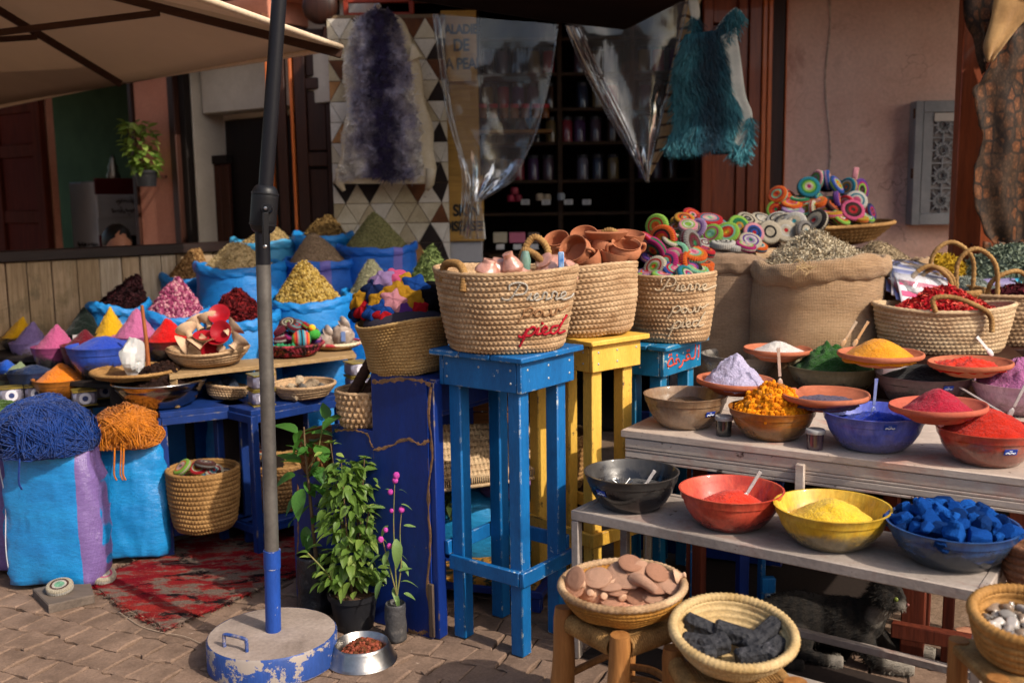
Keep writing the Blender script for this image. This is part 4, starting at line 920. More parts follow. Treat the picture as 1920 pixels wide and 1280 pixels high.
# tan striped hide and turquoise goatskin at the right of the doorway
n = NT('striped_hide'); co = n.obco((1, 1, 1), False); w_ = n.nd('TexWave', bands_direction='Z'); w_.inputs['Scale'].default_value = 4.2; w_.inputs['Distortion'].default_value = 5; w_.inputs['Detail'].default_value = 3; n.ln(co, w_.inputs['Vector'])
n.ln(n.mix(n.step(w_.outputs['Fac'], .82, .92), n.mix(n.step(n.noise(co, 8), .35, .65), lin('#c0a47c'), lin('#a98a62')), lin('#4a2f1c')), n.b.inputs['Base Color']); n.b.inputs['Roughness'].default_value = .85; STRIPED = n.m
G = strip([(1288, -12), (1266, 90), (1246, 185), (1236, 250), (1218, 315), (1211, 338)], [(1318, -12), (1296, 70), (1290, 160), (1280, 235), (1244, 285), (1214, 340)], 5.95, 34, 8, .012, 1, 4)
ctr = G.reshape(-1, 3).mean(0); mb = MB(); mb.grid(G - ctr); o = solo(mb, 'striped_hide', STRIPED, 'narrow tan hide with brown stripes hanging behind the turquoise goatskin', 'hide', ctr, smooth=180); o.modifiers.new('t', 'SOLIDIFY').thickness = .005
YG = 5.8; G = strip([(1284, 66), (1266, 120), (1262, 180), (1268, 230), (1252, 262), (1258, 272)], [(1352, 58), (1362, 110), (1368, 160), (1384, 200), (1372, 240), (1362, 262)], YG, 34, 20, .02, 1.6, 2, .05); ctr = G.reshape(-1, 3).mean(0)
root = thing('goatskin', 'turquoise dyed long haired goatskin with white leather edge hung by the door', 'goatskin', ctr); mb = MB(); mb.grid(G - ctr); part(mb, 'skin', plain('teal_hide', '#1d4c58', .9), root, 180).modifiers.new('t', 'SOLIDIFY').thickness = .005
WL = mat('white_leather', '#c6c5bc', '#aeb0a8', ns=6, rough=.8, fine=.06)
mb = MB(); g2 = strip([(1350, 70), (1352, 120), (1354, 165), (1374, 200), (1378, 245), (1372, 286)], [(1380, 52), (1390, 120), (1398, 180), (1410, 215), (1404, 255), (1392, 290)], YG - .03, 30, 9, .008, 1, 5); mb.grid(g2 - ctr); part(mb, 'leather_edge', WL, root, 180).modifiers.new('t', 'SOLIDIFY').thickness = .005
mb = MB(); g3 = strip([(1338, 62), (1352, 40), (1366, 24), (1380, 14)], [(1352, 78), (1376, 58), (1386, 38), (1391, 22)], YG - .02, 12, 6, .006, 1, 6); mb.grid(g3 - ctr); g4 = strip([(1291, 0), (1293, 20), (1300, 46)], [(1309, 0), (1312, 25), (1308, 48)], YG + .05, 10, 5, .005, 1, 7); mb.grid(g4 - ctr); part(mb, 'leg_flap', WL, root, 180).modifiers.new('t', 'SOLIDIFY').thickness = .004
mb = MB(); P, ti, tj = gsample(G, 15000, rgn); D = np.c_[.35 * vn(P * 9, 4) + .25 * (tj - .5), -.28 + .1 * vn(P * 14, 5), np.full(len(P), -1.)]; fur(mb, P - ctr - np.array([0, .012, 0]), D, .075, .0024, rgn, 3, .3)
for gg, k, lo, hi in ((g3, 700, 0, 1), (g2[18:], 500, .8, 1), (g2[-4:], 500, 0, 1), (G[-3:], 900, 0, 1), (G[:, :3], 900, 0, 1), (g4[-4:], 200, 0, 1)):
    P, ti, tj = gsample(gg, k, rgn, lo, hi); fur(mb, P - ctr, np.c_[rgn.normal(.0, .5, k), rgn.normal(-.1, .3, k), np.full(k, -1.)], .065, .0042, rgn, 3, .3)
part(mb, 'hair', dyed('hair_turquoise', '#17384a', '#235a6a', '#458894', .04, .16), root, 0, kind='stuff')
# clear plastic sheets
n = NT('clear_plastic'); co = n.obco((1, 1, .5)); gl = n.nd('BsdfGlossy'); gl.inputs['Roughness'].default_value = .09; tr = n.nd('BsdfTransparent'); tr.inputs[0].default_value = (.90, .91, .92, 1)
fr = n.nd('Fresnel'); fr.inputs['IOR'].default_value = 1.55; bp = n.bump(n.noise(co, 3.5, 3), .5, .03, n.bump(n.noise(n.obco((5, 5, .6)), 6, 2), .22, .012)); n.ln(bp, gl.inputs['Normal']); n.ln(bp, fr.inputs['Normal'])
df = n.nd('BsdfDiffuse'); df.inputs[0].default_value = (.6, .6, .62, 1); m0 = n.nd('MixShader'); m0.inputs[0].default_value = .07; n.ln(tr.outputs[0], m0.inputs[1]); n.ln(df.outputs[0], m0.inputs[2])
ms_ = n.nd('MixShader'); n.ln(n.math('MULTIPLY', fr.outputs[0], 1.05), ms_.inputs[0]); n.ln(m0.outputs[0], ms_.inputs[1]); n.ln(gl.outputs[0], ms_.inputs[2]); n.ln(ms_.outputs[0], n.o.inputs['Surface']); PLAS = n.m
def plastic(label, Lp, Rp, Y, seed, tail=None, drape=()):
    G = strip(Lp, Rp, Y, 46, 34, .022, 1.7, seed); ctr = G.reshape(-1, 3).mean(0); root = thing('plastic_sheet', label, 'plastic sheet', ctr)
    mb = MB(); mb.grid(G - ctr); part(mb, 'sheet', PLAS, root, 180)
    mb = MB()
    for col in (0, -1): mb.tube(G[:, col] - ctr, .006, 6)
    mb.tube((G[:, 1] + G[:, 2]) / 2 - ctr - np.array([0, .01, 0]), .008, 6)
    part(mb, 'rolled_edge', PLAS, root, 180)
    if tail is not None:
        mb = MB()
        for k in range(5):
            pts = [(x + (k - 2) * (1.5 + 3.5 * i) + 3 * math.sin(k * 2.1 + i), y) for i, (x, y) in enumerate(tail)]
            g = strip([(x - 4 - 2 * i, y) for i, (x, y) in enumerate(pts)], [(x + 4 + 2 * i, y) for i, (x, y) in enumerate(pts)], Y - .02 * k, 14, 5, .012, 1.3, k); mb.grid(g - ctr)
        part(mb, 'gathered_tail', PLAS, root, 180)
    for i, (l_, r_) in enumerate(drape):
        mb = MB(); g = strip(l_, r_, Y - .03 - .02 * i, 16, 12, .03, 2.6, 9 + i); mb.grid(g - ctr); part(mb, 'fold', PLAS, root, 180)
plastic('clear plastic sheet gathered to a knot in front of the lettered yellow boards', [(812, 26), (824, 120), (836, 200), (852, 262), (868, 310), (884, 368)], [(1046, 46), (1034, 130), (1016, 210), (996, 270), (960, 330), (902, 374)], 5.85, 1, [(892, 362), (890, 400), (888, 448)],
        [([(866, 298), (872, 330), (890, 378)], [(985, 300), (962, 340), (900, 380)]), ([(858, 290), (866, 340), (862, 440)], [(872, 300), (884, 350), (876, 444)])])
plastic('clear plastic sheet pulled to a point beside the turquoise goatskin', [(1060, 48), (1098, 140), (1144, 225), (1186, 295), (1210, 340)], [(1292, 0), (1272, 90), (1252, 180), (1230, 262), (1214, 344)], 5.85, 4, None, [([(1062, 50), (1110, 150), (1170, 262), (1208, 335)], [(1090, 52), (1130, 140), (1182, 250), (1212, 338)])])
# python skin and tan suede at the far right
n = NT('python_skin'); co = n.obco((1.9, 1, 1.25), False); vo = n.nd('TexVoronoi', feature='DISTANCE_TO_EDGE'); vo.inputs['Scale'].default_value = 11; vo.inputs['Randomness'].default_value = .55; n.ln(co, vo.inputs['Vector'])
vc = n.nd('TexVoronoi'); vc.inputs['Scale'].default_value = 11; vc.inputs['Randomness'].default_value = .55; n.ln(co, vc.inputs['Vector']); sp = n.nd('SeparateColor'); n.ln(vc.outputs['Color'], sp.inputs[0])
base = n.mix(n.step(sp.outputs[0], .35, .55), lin('#4a3220'), lin('#6f4224')); base = n.mix(n.step(vo.outputs['Distance'], .06, .14), lin('#2a1c12'), base); base = n.mix(n.step(vo.outputs['Distance'], .30, .36), base, lin('#875430'))
sc_ = n.nd('TexVoronoi'); sc_.inputs['Scale'].default_value = 95; n.ln(n.obco((1, 1, .6), False), sc_.inputs['Vector']); base = n.mix(n.step(n.noise(co, 4), .45, .62), base, lin('#4a3626'))
vm = n.nd('VectorMath', operation='SCALE'); n.ln(base, vm.inputs[0]); n.ln(n.step(sc_.outputs['Distance'], .1, .6, 1.15, .55), vm.inputs['Scale']); n.ln(vm.outputs[0], n.b.inputs['Base Color']); n.b.inputs['Roughness'].default_value = .6; n.b.inputs['Specular IOR Level'].default_value = .2; n.ln(n.bump(sc_.outputs['Distance'], -.5, .004), n.b.inputs['Normal']); PYTH = n.m
G = strip([(1856, 112), (1840, 150), (1824, 172), (1838, 250), (1832, 285), (1821, 345), (1832, 400), (1846, 440), (1866, 468)], [(1945, 10), (1962, 80), (1962, 150), (1965, 220), (1965, 290), (1965, 350), (1965, 410), (1960, 450), (1950, 478)], 5.3, 44, 20, .016, 2.2, 5); G[..., 0] += .012 * vn(G * 24, 3) * (np.linspace(1, 0, 20) ** 2)[None]
ctr = G.reshape(-1, 3).mean(0); root = thing('python_skin', 'brown patterned python skin hanging over the orange wooden door', 'snakeskin', ctr); mb = MB(); mb.grid(G - ctr); part(mb, 'skin', PYTH, root, 180).modifiers.new('t', 'SOLIDIFY').thickness = .004
mb = MB()
for x in (1850, 1876, 1898, 1918):
    g = strip([(x - 7, 452), (x - 9, 472), (x - 5, 492 if x > 1860 else 455)], [(x + 9, 455), (x + 8, 470), (x + 5, 494 if x > 1860 else 458)], 5.29, 8, 4, .006, 1, x); mb.grid(g - ctr)
part(mb, 'leg_strips', PYTH, root, 180).modifiers.new('t', 'SOLIDIFY').thickness = .004
G = strip([(1808, -10), (1810, 40), (1826, 70), (1832, 110), (1843, 142)], [(1868, -10), (1862, 20), (1856, 45), (1852, 75), (1850, 118)], 5.36, 20, 9, .02, 1.4, 8); ctr = G.reshape(-1, 3).mean(0); mb = MB(); mb.grid(G - ctr); solo(mb, 'dark_snakeskin', PYTH, 'smaller dark snakeskin piece tucked behind the suede at the top', 'snakeskin', ctr, smooth=180).modifiers.new('t', 'SOLIDIFY').thickness = .004
G = strip([(1866, -10), (1858, 40), (1847, 85), (1851, 116)], [(1965, -10), (1930, 30), (1890, 75), (1858, 117)], 5.26, 18, 10, .02, 1.2, 3); ctr = G.reshape(-1, 3).mean(0); mb = MB(); mb.grid(G - ctr); solo(mb, 'suede_hide', mat('tan_suede', '#a98556', '#8f6c42', ns=7, rough=.95, sheen=.2), 'folded tan suede hide at the upper right corner', 'hide', ctr, smooth=180).modifiers.new('t', 'SOLIDIFY').thickness = .004
# ================================================================ LEFT STALL
def at_d(px, py, D):                          # point on a sight line at a given camera depth
    return _C + ray(px, py) * D
# ---- blue sacks of dried goods, standing on the ground
def spice_sack(px, ry, w, D, apex, label, glabel, cols, m=BSACK, kind_='chip', count=1800, L=.012, Wd=.005, seed=0, rim=.024, gh=None, rough=.08, tip=.2, sy=1.):
    p = at_d(px, ry, D); R = w / 2 * D / FPX; H = p[2]
    h = at_d(apex[0], apex[1], D)[2] - H + .05; offx = (apex[0] - px) * D / FPX
    sack(label, (p[0], p[1], 0), R, H, m, seed, 1., sy, rim, group='blue woven plastic sacks of spices', rz=.4 * seed)
    goods_heap(glabel, (p[0], p[1], H - .05), R * .93, h, cols, count, L, Wd, seed, kind_, rough=rough, tip=tip, off=(offx, 0))
spice_sack(223, 570, 112, 5.3, (262, 519), 'blue sack of dark dried hibiscus left beside the plank fence', 'heap of near black dried hibiscus petals', ('#2a1216', '#3b1a1e', '#1a0d10'), BSACK, 'chip', 2200, .014, .007, 1, rough=.12)
spice_sack(328, 585, 128, 5.2, (338, 523), 'blue sack of pink rosebuds in the front row', 'heap of dried pink rosebuds', ('#8a3a5c', '#a55c78', '#c08a94', '#6e2a48'), BSACK, 'ball', 1500, .0085, .005, 2, rough=.1)
spice_sack(452, 592, 140, 4.95, (440, 541), 'blue sack of dark red hibiscus behind the umbrella pole', 'heap of dark red dried hibiscus flowers', ('#5a1418', '#7a1d20', '#3c0c10'), BSACK, 'chip', 2200, .014, .007, 3, rough=.12)
spice_sack(352, 518, 98, 5.9, (375, 466), 'small blue sack of brown seeds next to the fence rail', 'heap of light brown dried seeds', ('#8d6a42', '#a98658', '#6b4c2c'), BSACK, 'ball', 1500, .008, .005, 4)
spice_sack(452, 497, 168, 5.6, (442, 452), 'broad blue sack of pale beige grains with purple stripe', 'heap of pale beige grain behind the crank', ('#a4906a', '#bba880', '#8c7850'), BSACK2, 'rod', 2600, .008, .0022, 5)
spice_sack(497, 452, 128, 6.05, (512, 426), 'faded turquoise sack at the rear by the panelled door', 'low heap of tan grains on the rear sack', ('#9a8358', '#85704a'), sackmat('faded_plastic_weave', '#4aa3cf', '#3a93c4'), 'ball', 1200, .007, .004, 6)
spice_sack(606, 442, 112, 6.02, (617, 404), 'blue sack of brown bark pieces farthest back by the door', 'heap of brown bark pieces on the farthest sack', ('#7a6038', '#94784a', '#5c4626'), BSACK, 'chip', 1500, .013, .008, 7)
spice_sack(602, 487, 138, 5.75, (586, 437), 'blue sack of greyish brown powdery herb in the middle row', 'heap of fine greyish brown ground herb', ('#85705a', '#796650'), BSACK3, 'ball', 2600, .004, .002, 8, rough=.03)
spice_sack(706, 462, 150, 5.85, (703, 398), 'big blue sack with purple stripe before the patchwork hide', 'tall heap of olive green dried thyme', ('#6d6a44', '#7e7a52', '#5a5838'), BSACK3, 'ball', 2800, .0045, .002, 9, rough=.03, tip=.1)
spice_sack(578, 561, 156, 5.25, (571, 491), 'bright blue sack of golden chamomile right of the pole', 'heap of golden brown dried chamomile', ('#8f7434', '#a98e48', '#6e5526', '#b39a5c'), BSACK, 'ball', 2000, .0075, .004, 10, rough=.08)
spice_sack(697, 546, 108, 5.45, (699, 486), 'blue sack of grey green herb behind the knitted stars', 'heap of grey green dried herb', ('#77755c', '#696850', '#8a866c'), BSACK, 'ball', 1800, .005, .003, 11, rough=.04)
spice_sack(808, 531, 104, 5.4, (811, 464), 'blue sack of green leaves half hidden by the lettered basket', 'heap of dried green verbena leaves', ('#6b7a48', '#829056', '#566438'), BSACK, 'chip', 1500, .019, .006, 12, rough=.1)
# ---- blue tables
def leg_table(name, label, corners, z, th=.036, leg=.036, shelf=None, m=BLUE_F, rear=True):
    c = [np.array(q[:2]) for q in corners]; o = c[0]; root = thing(name, label, 'table', (o[0], o[1], 0))
    mb = MB(); mb.prism([tuple(q - o) for q in c], z - .022, z, .004); part(mb, 'table_top', m, root, 30)
    ctr = sum(c) / 4
    for i in range(4):
        a, b = c[i], c[(i + 1) % 4]; a = a + (ctr - a) * .02; b = b + (ctr - b) * .02
        mb = MB(); mb.bar((*(a - o), z - .023 - th / 2), (*(b - o), z - .023 - th / 2), .022, th, .003, 0, (0, 0, 1)); part(mb, 'apron', m, root)
        q = c[i] + (ctr - c[i]) * .05 - o; mb = MB(); mb.bar((q[0], q[1], 0), (q[0], q[1], z - .023), leg, leg, .004, 0, tuple((b - a)) + (0,)); part(mb, 'leg', m, root)
    if shelf is not None:
        for i in range(4):
            a, b = c[i] + (ctr - c[i]) * .06 - o, c[(i + 1) % 4] + (ctr - c[(i + 1) % 4]) * .06 - o; mb = MB(); mb.bar((*a, shelf - .02), (*b, shelf - .02), .03, .035, .003); part(mb, 'lower_rail', m, root)
        for k in range(4):
            t = (k + .5) / 4; a, b = (c[0] * (1 - t) + c[3] * t) * .97 + ctr * .03 - o, (c[1] * (1 - t) + c[2] * t) * .97 + ctr * .03 - o; mb = MB(); mb.bar((*a, shelf), (*b, shelf), .10, .016, .003); part(mb, 'shelf_slat', m, root)
    if rear:
        a, b = c[3] + (ctr - c[3]) * .1 - o, c[2] + (ctr - c[2]) * .1 - o; mb = MB(); mb.bar((*a, (z - .03) / 2), (*b, (z - .03) / 2), .02, z - .04, .003); part(mb, 'shade_rear_board', BLACKW, root)  # added dark board, blocks light under the table
    return root
ZT = .66
k0, k1 = at_z(300, 774, ZT)[:2], at_z(460, 757, ZT)[:2]; u_ = (k1 - k0) / np.linalg.norm(k1 - k0); w_ = np.array([-u_[1], u_[0]])
leg_table('blue_table', 'dark blue wooden table carrying the steel basin', [k0, k1, k1 + w_ * .95, k0 + w_ * .95], ZT, shelf=.13)
j0, j1 = at_z(470, 770, ZT)[:2], at_z(640, 738, ZT)[:2]; u2 = (j1 - j0) / np.linalg.norm(j1 - j0); w2 = np.array([-u2[1], u2[0]])
leg_table('blue_table', 'dark blue wooden table holding the tray of stones right of the pole', [j0 + w2 * .0, j1, j1 + w2 * .3, j0 + w2 * .3], ZT, shelf=.13)
# stepped stands under the powders
DKB = wood('dark_stand_wood', '#2a2220', '#1c1614', 'x', .8)
def board(label, pts, z, th=.02, m=None, name='display_board', legs=True):
    c = [np.array(at_z(x, y, z)[:2]) for x, y in pts]; o = sum(c) / len(c); root = thing(name, label, 'shelf board', (o[0], o[1], 0)); mb = MB(); mb.prism([tuple(q - o) for q in c], z - th, z, .004); part(mb, 'board_top', m or DKB, root, 30)
    if legs:
        for q in c: qq = (q - o) * .9; mb = MB(); mb.bar((qq[0], qq[1], legs if legs is not True else 0), (qq[0], qq[1], z - th), .035); part(mb, 'leg', m or DKB, root)
    return root
PALEW = wood('raw_pale_board', '#a98c66', '#8c7048', 'x', .8)
board('dark low stand under the front powder bowls at far left', [(-80, 775), (235, 752), (150, 722), (-80, 738)], .655, name='powder_stand')
board('dark middle stand under the lilac and pink powder bowls', [(-60, 700), (262, 726), (262, 690), (-60, 668)], .755, name='powder_stand')
board('dark rear stand under the yellow and red powder bowls', [(-40, 668), (372, 684), (350, 645), (-40, 640)], .815, name='powder_stand')
board('pale wooden plank propped on tins under the clay goblets', [(318, 704), (496, 684), (470, 655), (300, 668)], .815, .018, PALEW, legs=.665)
board('pale wooden plank on tins under the crochet bowl right of the pole', [(500, 684), (668, 664), (650, 640), (490, 650)], .815, .018, PALEW, legs=.665)
# tins with round emblem stacked as supports
TINB = mat('tin_silver_lilac', '#a9a4b4', '#8d889c', ns=6, rough=.35, metal=.5, fine=.1); TINC = plain('tin_emblem', '#d7d3dd', .4); TIND = plain('tin_emblem_dark', '#3a4470', .4); TINR = plain('tin_gold_rim', '#b9a350', .35, metal=.7)
def tin(x, y, z, label, rz=0, h=.07):
    root = thing('tin_can', label, 'tin', (x, y, z), rz, 'square tins stacked as supports'); mb = MB(); mb.box((0, 0, h / 2), (.10, .10, h - .004), .012); part(mb, 'can_body', TINB, root)
    for zz in (.003, h - .003): mb = MB(); mb.box((0, 0, zz), (.103, .103, .005), .002); part(mb, 'rim', TINR, root)
    for rr in (0, 1):
        M = M3((0, -.051, h / 2) if rr == 0 else (.051, 0, h / 2), math.pi / 2, 0, rr * math.pi / 2)
        mb = MB(); mb.lathe([(1e-4, .0012), (.026, .0012), (.027, 0)], 20); em = part(mb, 'emblem', TINC, root, M=M)
        mb = MB(); mb.lathe([(1e-4, .0024), (.012, .0024), (.013, .001)], 14); part(mb, 'emblem_centre', TIND, em)
for px, py, n_, lb in ((486, 762, 2, 'beside the umbrella pole'), (668, 735, 2, 'behind the basket of sticks'), (188, 748, 1, 'under the salt tray'), (150, 762, 1, 'right of the orange powder'), (12, 756, 1, 'at the far left edge'), (60, 752, 1, 'under the navy powder')):
    p = at_z(px, py, ZT)
    for k in range(n_): tin(p[0], p[1] + .05, ZT + .072 * k, ('upper' if k else 'lower') + f' square silver tin with round emblem {lb}' if n_ > 1 else f'square silver tin with round emblem {lb}', .5 + .1 * k)
# ---- powder bowls
def pbowl(px, by, w, ry, z, c, apex, nm, where, dust=None, seed=0, lvl=.86, pc=None):
    m = bowlmat('bowl_' + nm.replace(' ', '_'), dust or c, pc or '#4a4440', .5, .35, .2)
    root, p, R, h = bowl(f'bowl heaped with {nm} powder {where}', px, by, w, ry, z, m, n=44)
    top = at_d(apex[0], apex[1], mpp(p) * FPX)[2] - (p[2] + lvl * h)
    fill(f'cone of {nm} powder {where}', p, R, h, lvl, top, powder(c), seed, .07, tip=.10 if top > .06 else .4, off=((apex[0] - px) * mpp(p), 0))
Z1, Z2, Z3 = .655, .755, .815
pbowl(35, 655, 66, 630, Z3, '#d6a31a', (49, 594), 'deep yellow', 'first in the back row at the far left', seed=1)
pbowl(60, 682, 74, 640, Z2, '#7d6a9c', (69, 601), 'lilac', 'in the row by the fence', seed=2)
pbowl(106, 693, 84, 648, Z2, '#b0527e', (115, 607), 'rose pink', 'between the lilac and the dark red', '#8a3a68', seed=3)
pbowl(160, 698, 82, 645, Z2, '#5c1420', (166, 616), 'dark wine red', 'behind the large blue bowl', seed=4)
pbowl(163, 655, 88, 622, Z3, '#101a16', (163, 574), 'black green', 'against the fence', seed=5)
pbowl(210, 656, 72, 626, Z3, '#d0a01c', (212, 575), 'bright yellow', 'under the hibiscus sack', seed=6)
pbowl(197, 706, 130, 646, Z2, '#1c3fae', (200, 629), 'ultramarine blue', 'in the largest bowl', '#2a4cb0', seed=7, lvl=.88)
pbowl(258, 664, 90, 628, Z3, '#b0608a', (262, 577), 'mauve pink', 'behind the wooden stick', seed=8)
pbowl(318, 676, 92, 636, Z3, '#c01414', (319, 595), 'vivid red', 'left of the clay goblets', '#6e1412', seed=9)
pbowl(8, 722, 66, 690, Z1 + .03, '#1f4fb0', (16, 674), 'azure blue', 'at the left edge', seed=10)
pbowl(32, 735, 72, 700, Z1, '#7c8a6a', (44, 677), 'grey green', 'in front of the lilac bowl', seed=11)
pbowl(66, 742, 92, 694, Z1, '#14284e', (66, 682), 'navy blue', 'left of the orange bowl', seed=12)
pbowl(118, 748, 104, 708, Z1, '#d9791c', (119, 679), 'orange', 'in the clay coloured bowl above the blue yarn', '#a8641c', seed=13, pc='#7a4a20')
mb = MB(); p = at_d(143, 632, 5.0); mb.box((0, 0, 0), (.036, .003, .024), .001); mb.bar((0, .004, -.08), (0, .004, .0), .005); solo(mb, 'price_card', plain('card_white', '#c9c6c6', .7), 'small white card stuck between the powder bowls', 'price card', p)
# ---- salt tray, basin with stick, clay goblets
p = at_z(254, 702, .80)
basket('flat old straw tray holding the salt crystal', (p[0], p[1], .785), [(.10, 0), (.17, .012), (.19, .035)], 4, 60, STRAW_DK, .004, 'coil', .008, .008, name='straw_tray')
mb = MB(); mb.box((p[0], p[1], .725), (.18, .18, .115), .01); solo(mb, 'support_block', DKB, 'dark block under the salt tray', 'block')
def rockfn(seed, f=2.6, a=.35):
    def fn(V):
        d = vn(V * f * .6 + seed, seed) * a + .12 * vn(V * f * 2 + seed, seed + 1); V = V * (1 + d)[..., None]
        for k in range(5):
            r_ = np.random.RandomState(seed * 7 + k); nn = r_.normal(0, 1, 3); nn /= np.linalg.norm(nn); s = np.clip((V @ nn) - .62, 0, None); V = V - s[..., None] * nn * .9
        return V
    return fn
mb = MB(); mb.ball((0, 0, .0), (.07, .06, .085), 26, 18, rockfn(5, 2.2, .5)); solo(mb, 'salt_crystal', mat('salt', '#c9c8c6', '#b5b4b4', ns=14, rough=.35, spec=.5, sub=.25, bump=.3, bs=50, fine=.06), 'white rough salt crystal standing on the straw tray', 'crystal', (p[0] + .0, p[1], .86), smooth=18)
root, pb, Rb, hb = bowl('shiny steel basin of dark soap paste on the blue table', 302, 760, 168, 712, ZT, plain('polished_steel', '#a8a29c', .18, metal=1., bump=.05, bs=30), group='steel basin', n=64)
mb = MB(); mb.tube([(Rb * math.cos(t), Rb * math.sin(t), hb) for t in np.linspace(0, 2 * math.pi, 65)[:-1]], .007, 8, True); part(mb, 'rolled_rim', plain('polished_steel', '#a8a29c', .18, metal=1.), root, 180)
goods_heap('lumpy dark brown soap paste filling the basin', (pb[0], pb[1], ZT + hb * .55), bowl_in_r(Rb, hb, hb * .55) - .004, .12, ('#20120e', '#2c1a14'), 260, .012, .008, 31, 'ball', 'soap_paste', 'soap', rough=.2, tip=.5)
a = at_d(281, 725, mpp(pb) * FPX); b = at_d(266, 572, mpp(pb) * FPX); mb = MB(); mb.tube(spline([a + np.array([0, 0, -.03]), (a + b) / 2 + np.array([.004, 0, 0]), b], 16), [.011 - .0035 * i / 15 for i in range(16)], 10); solo(mb, 'wooden_stick', wood('stick_wood', '#a8602c', '#7c3f18', 'z', .55), 'slim orange brown wooden stick standing in the steel basin', 'stick', smooth=60)
pk = at_z(392, 684, .816)
CB = basket('shallow coiled basket piled with red rimmed clay goblets', (pk[0], pk[1], .817), [(.10, 0), (.145, .02), (.175, .055), (.186, .075)], 7, 64, STRAW, .005, 'coil', .007, .008, wob=(.006, 0))
GOB = MB(); GOB.lathe([(1e-4, 0), (.021, 0), (.014, .012), (.014, .030), (.030, .040), (.048, .058), (.050, .062)], 28, mi=0); GOB.lathe([(.050, .062), (.046, .062), (.028, .046), (1e-4, .043)], 28, mi=1)
gm = GOB.mesh('clay_goblet', [mat('pale_clay', '#c7a98c', '#b89878', rough=.85), plain('red_glaze', '#9c1522', .35)], 60)
for i, (x, y, nx, ny, nz, w_) in enumerate(((412, 592, .1, -.85, .5, 'its red inside facing forward at the back'), (417, 622, -.1, -.95, .25, 'red bowl facing the front in the middle'), (368, 606, -.5, .2, .7, 'tipped with its foot to the left'), (347, 642, -.9, -.2, -.5, 'lowest at the left rim'), (383, 636, .1, -.3, .9, 'upright dish in the centre'), (437, 615, .6, .3, .5, 'leaning to the right'), (372, 642, -.5, -.3, -.6, 'foot outward at the front'), (392, 648, .5, -.5, -.4, 'front pale side showing'), (445, 640, .5, .4, .6, 'at the right rim'), (411, 640, 0, -.5, .85, 'flat front dish'), (390, 600, -.3, .3, .7, 'half hidden at the rear'), (352, 622, -.4, .4, .6, 'rear left'))):
    o = link('clay_goblet', gm, None, M=align(at_d(x, y, 4.55 + (.04 if y < 615 else -.04)), (nx, ny, nz)) @ Matrix.Translation((0, 0, -.04))); tag(o, f'red and cream clay goblet {w_}', 'goblet', 'clay goblets in the coiled basket')
# small basket of blue stones, tray of stones
STN = [mat('stone_%d' % i, c, d, ns=20, rough=.85, bump=.3, bs=90) for i, (c, d) in enumerate((('#9c8a74', '#7d6a54'), ('#b3a28a', '#94826a'), ('#6f6a66', '#55504c')))]; BSTN = mat('dark_blue_stone', '#2c3444', '#1d2430', ns=20, rough=.7, bump=.3)
rkm = {}
def rocks(name, label, group, cat, pts, r, mats, seed, faces=14, squash=1., flat=18):
    rg = random.Random(seed)
    for i, q in enumerate(pts):
        m = mats[i % len(mats)]; key = (name, i % 4, m.name)
        if key not in rkm: mb = MB(); mb.ball((0, 0, 0), (1, .85, .8 * squash), faces, faces * 2 // 3, rockfn(seed + i)); rkm[key] = mb.mesh(name, m, flat)
        s = r * rg.uniform(.65, 1.35); o = link(name, rkm[key], None, M=M3(q, rg.uniform(-.6, .6), rg.uniform(-.6, .6), rg.random() * 6) @ Matrix.Diagonal((s, s, s, 1)))
        tag(o, label if isinstance(label, str) else label[i], cat, group)
ps = at_z(422, 748, ZT); basket('little straw basket of dark blue stones on the blue table corner', (ps[0], ps[1] + .02, ZT), [(.06, 0), (.085, .02), (.098, .06)], 6, 40, STRAW, .005, 'braid', .007, .008, sx=1., sy=.9, tilt=(-.1, .12))
rocks('blue_stone', 'dark blue stone lump in the little straw basket', 'blue stones in the little basket', 'stone', [(ps[0] - .03, ps[1], ZT + .06), (ps[0] + .03, ps[1] + .02, ZT + .055), (ps[0], ps[1] + .05, ZT + .06), (ps[0] - .05, ps[1] + .05, ZT + .065)], .034, [BSTN], 40)
pt = at_z(568, 747, ZT); basket('round coiled tray of rough beige stones on the blue table', (pt[0], pt[1] + .03, ZT), [(.07, 0), (.11, .012), (.14, .05), (.147, .065)], 6, 56, STRAW, .005, 'coil', .008, .008)
rg = random.Random(3); rocks('beige_stone', 'rough beige stone lump in the coiled tray', 'beige stones in the coiled tray', 'stone', [(pt[0] + .11 * math.sqrt((i + .5) / 16) * math.cos(i * 2.4), pt[1] + .03 + .10 * math.sqrt((i + .5) / 16) * math.sin(i * 2.4), ZT + .035 + .02 * (i < 5) + (.025 if i == 1 else 0)) for i in range(16)], .026, STN, 50)
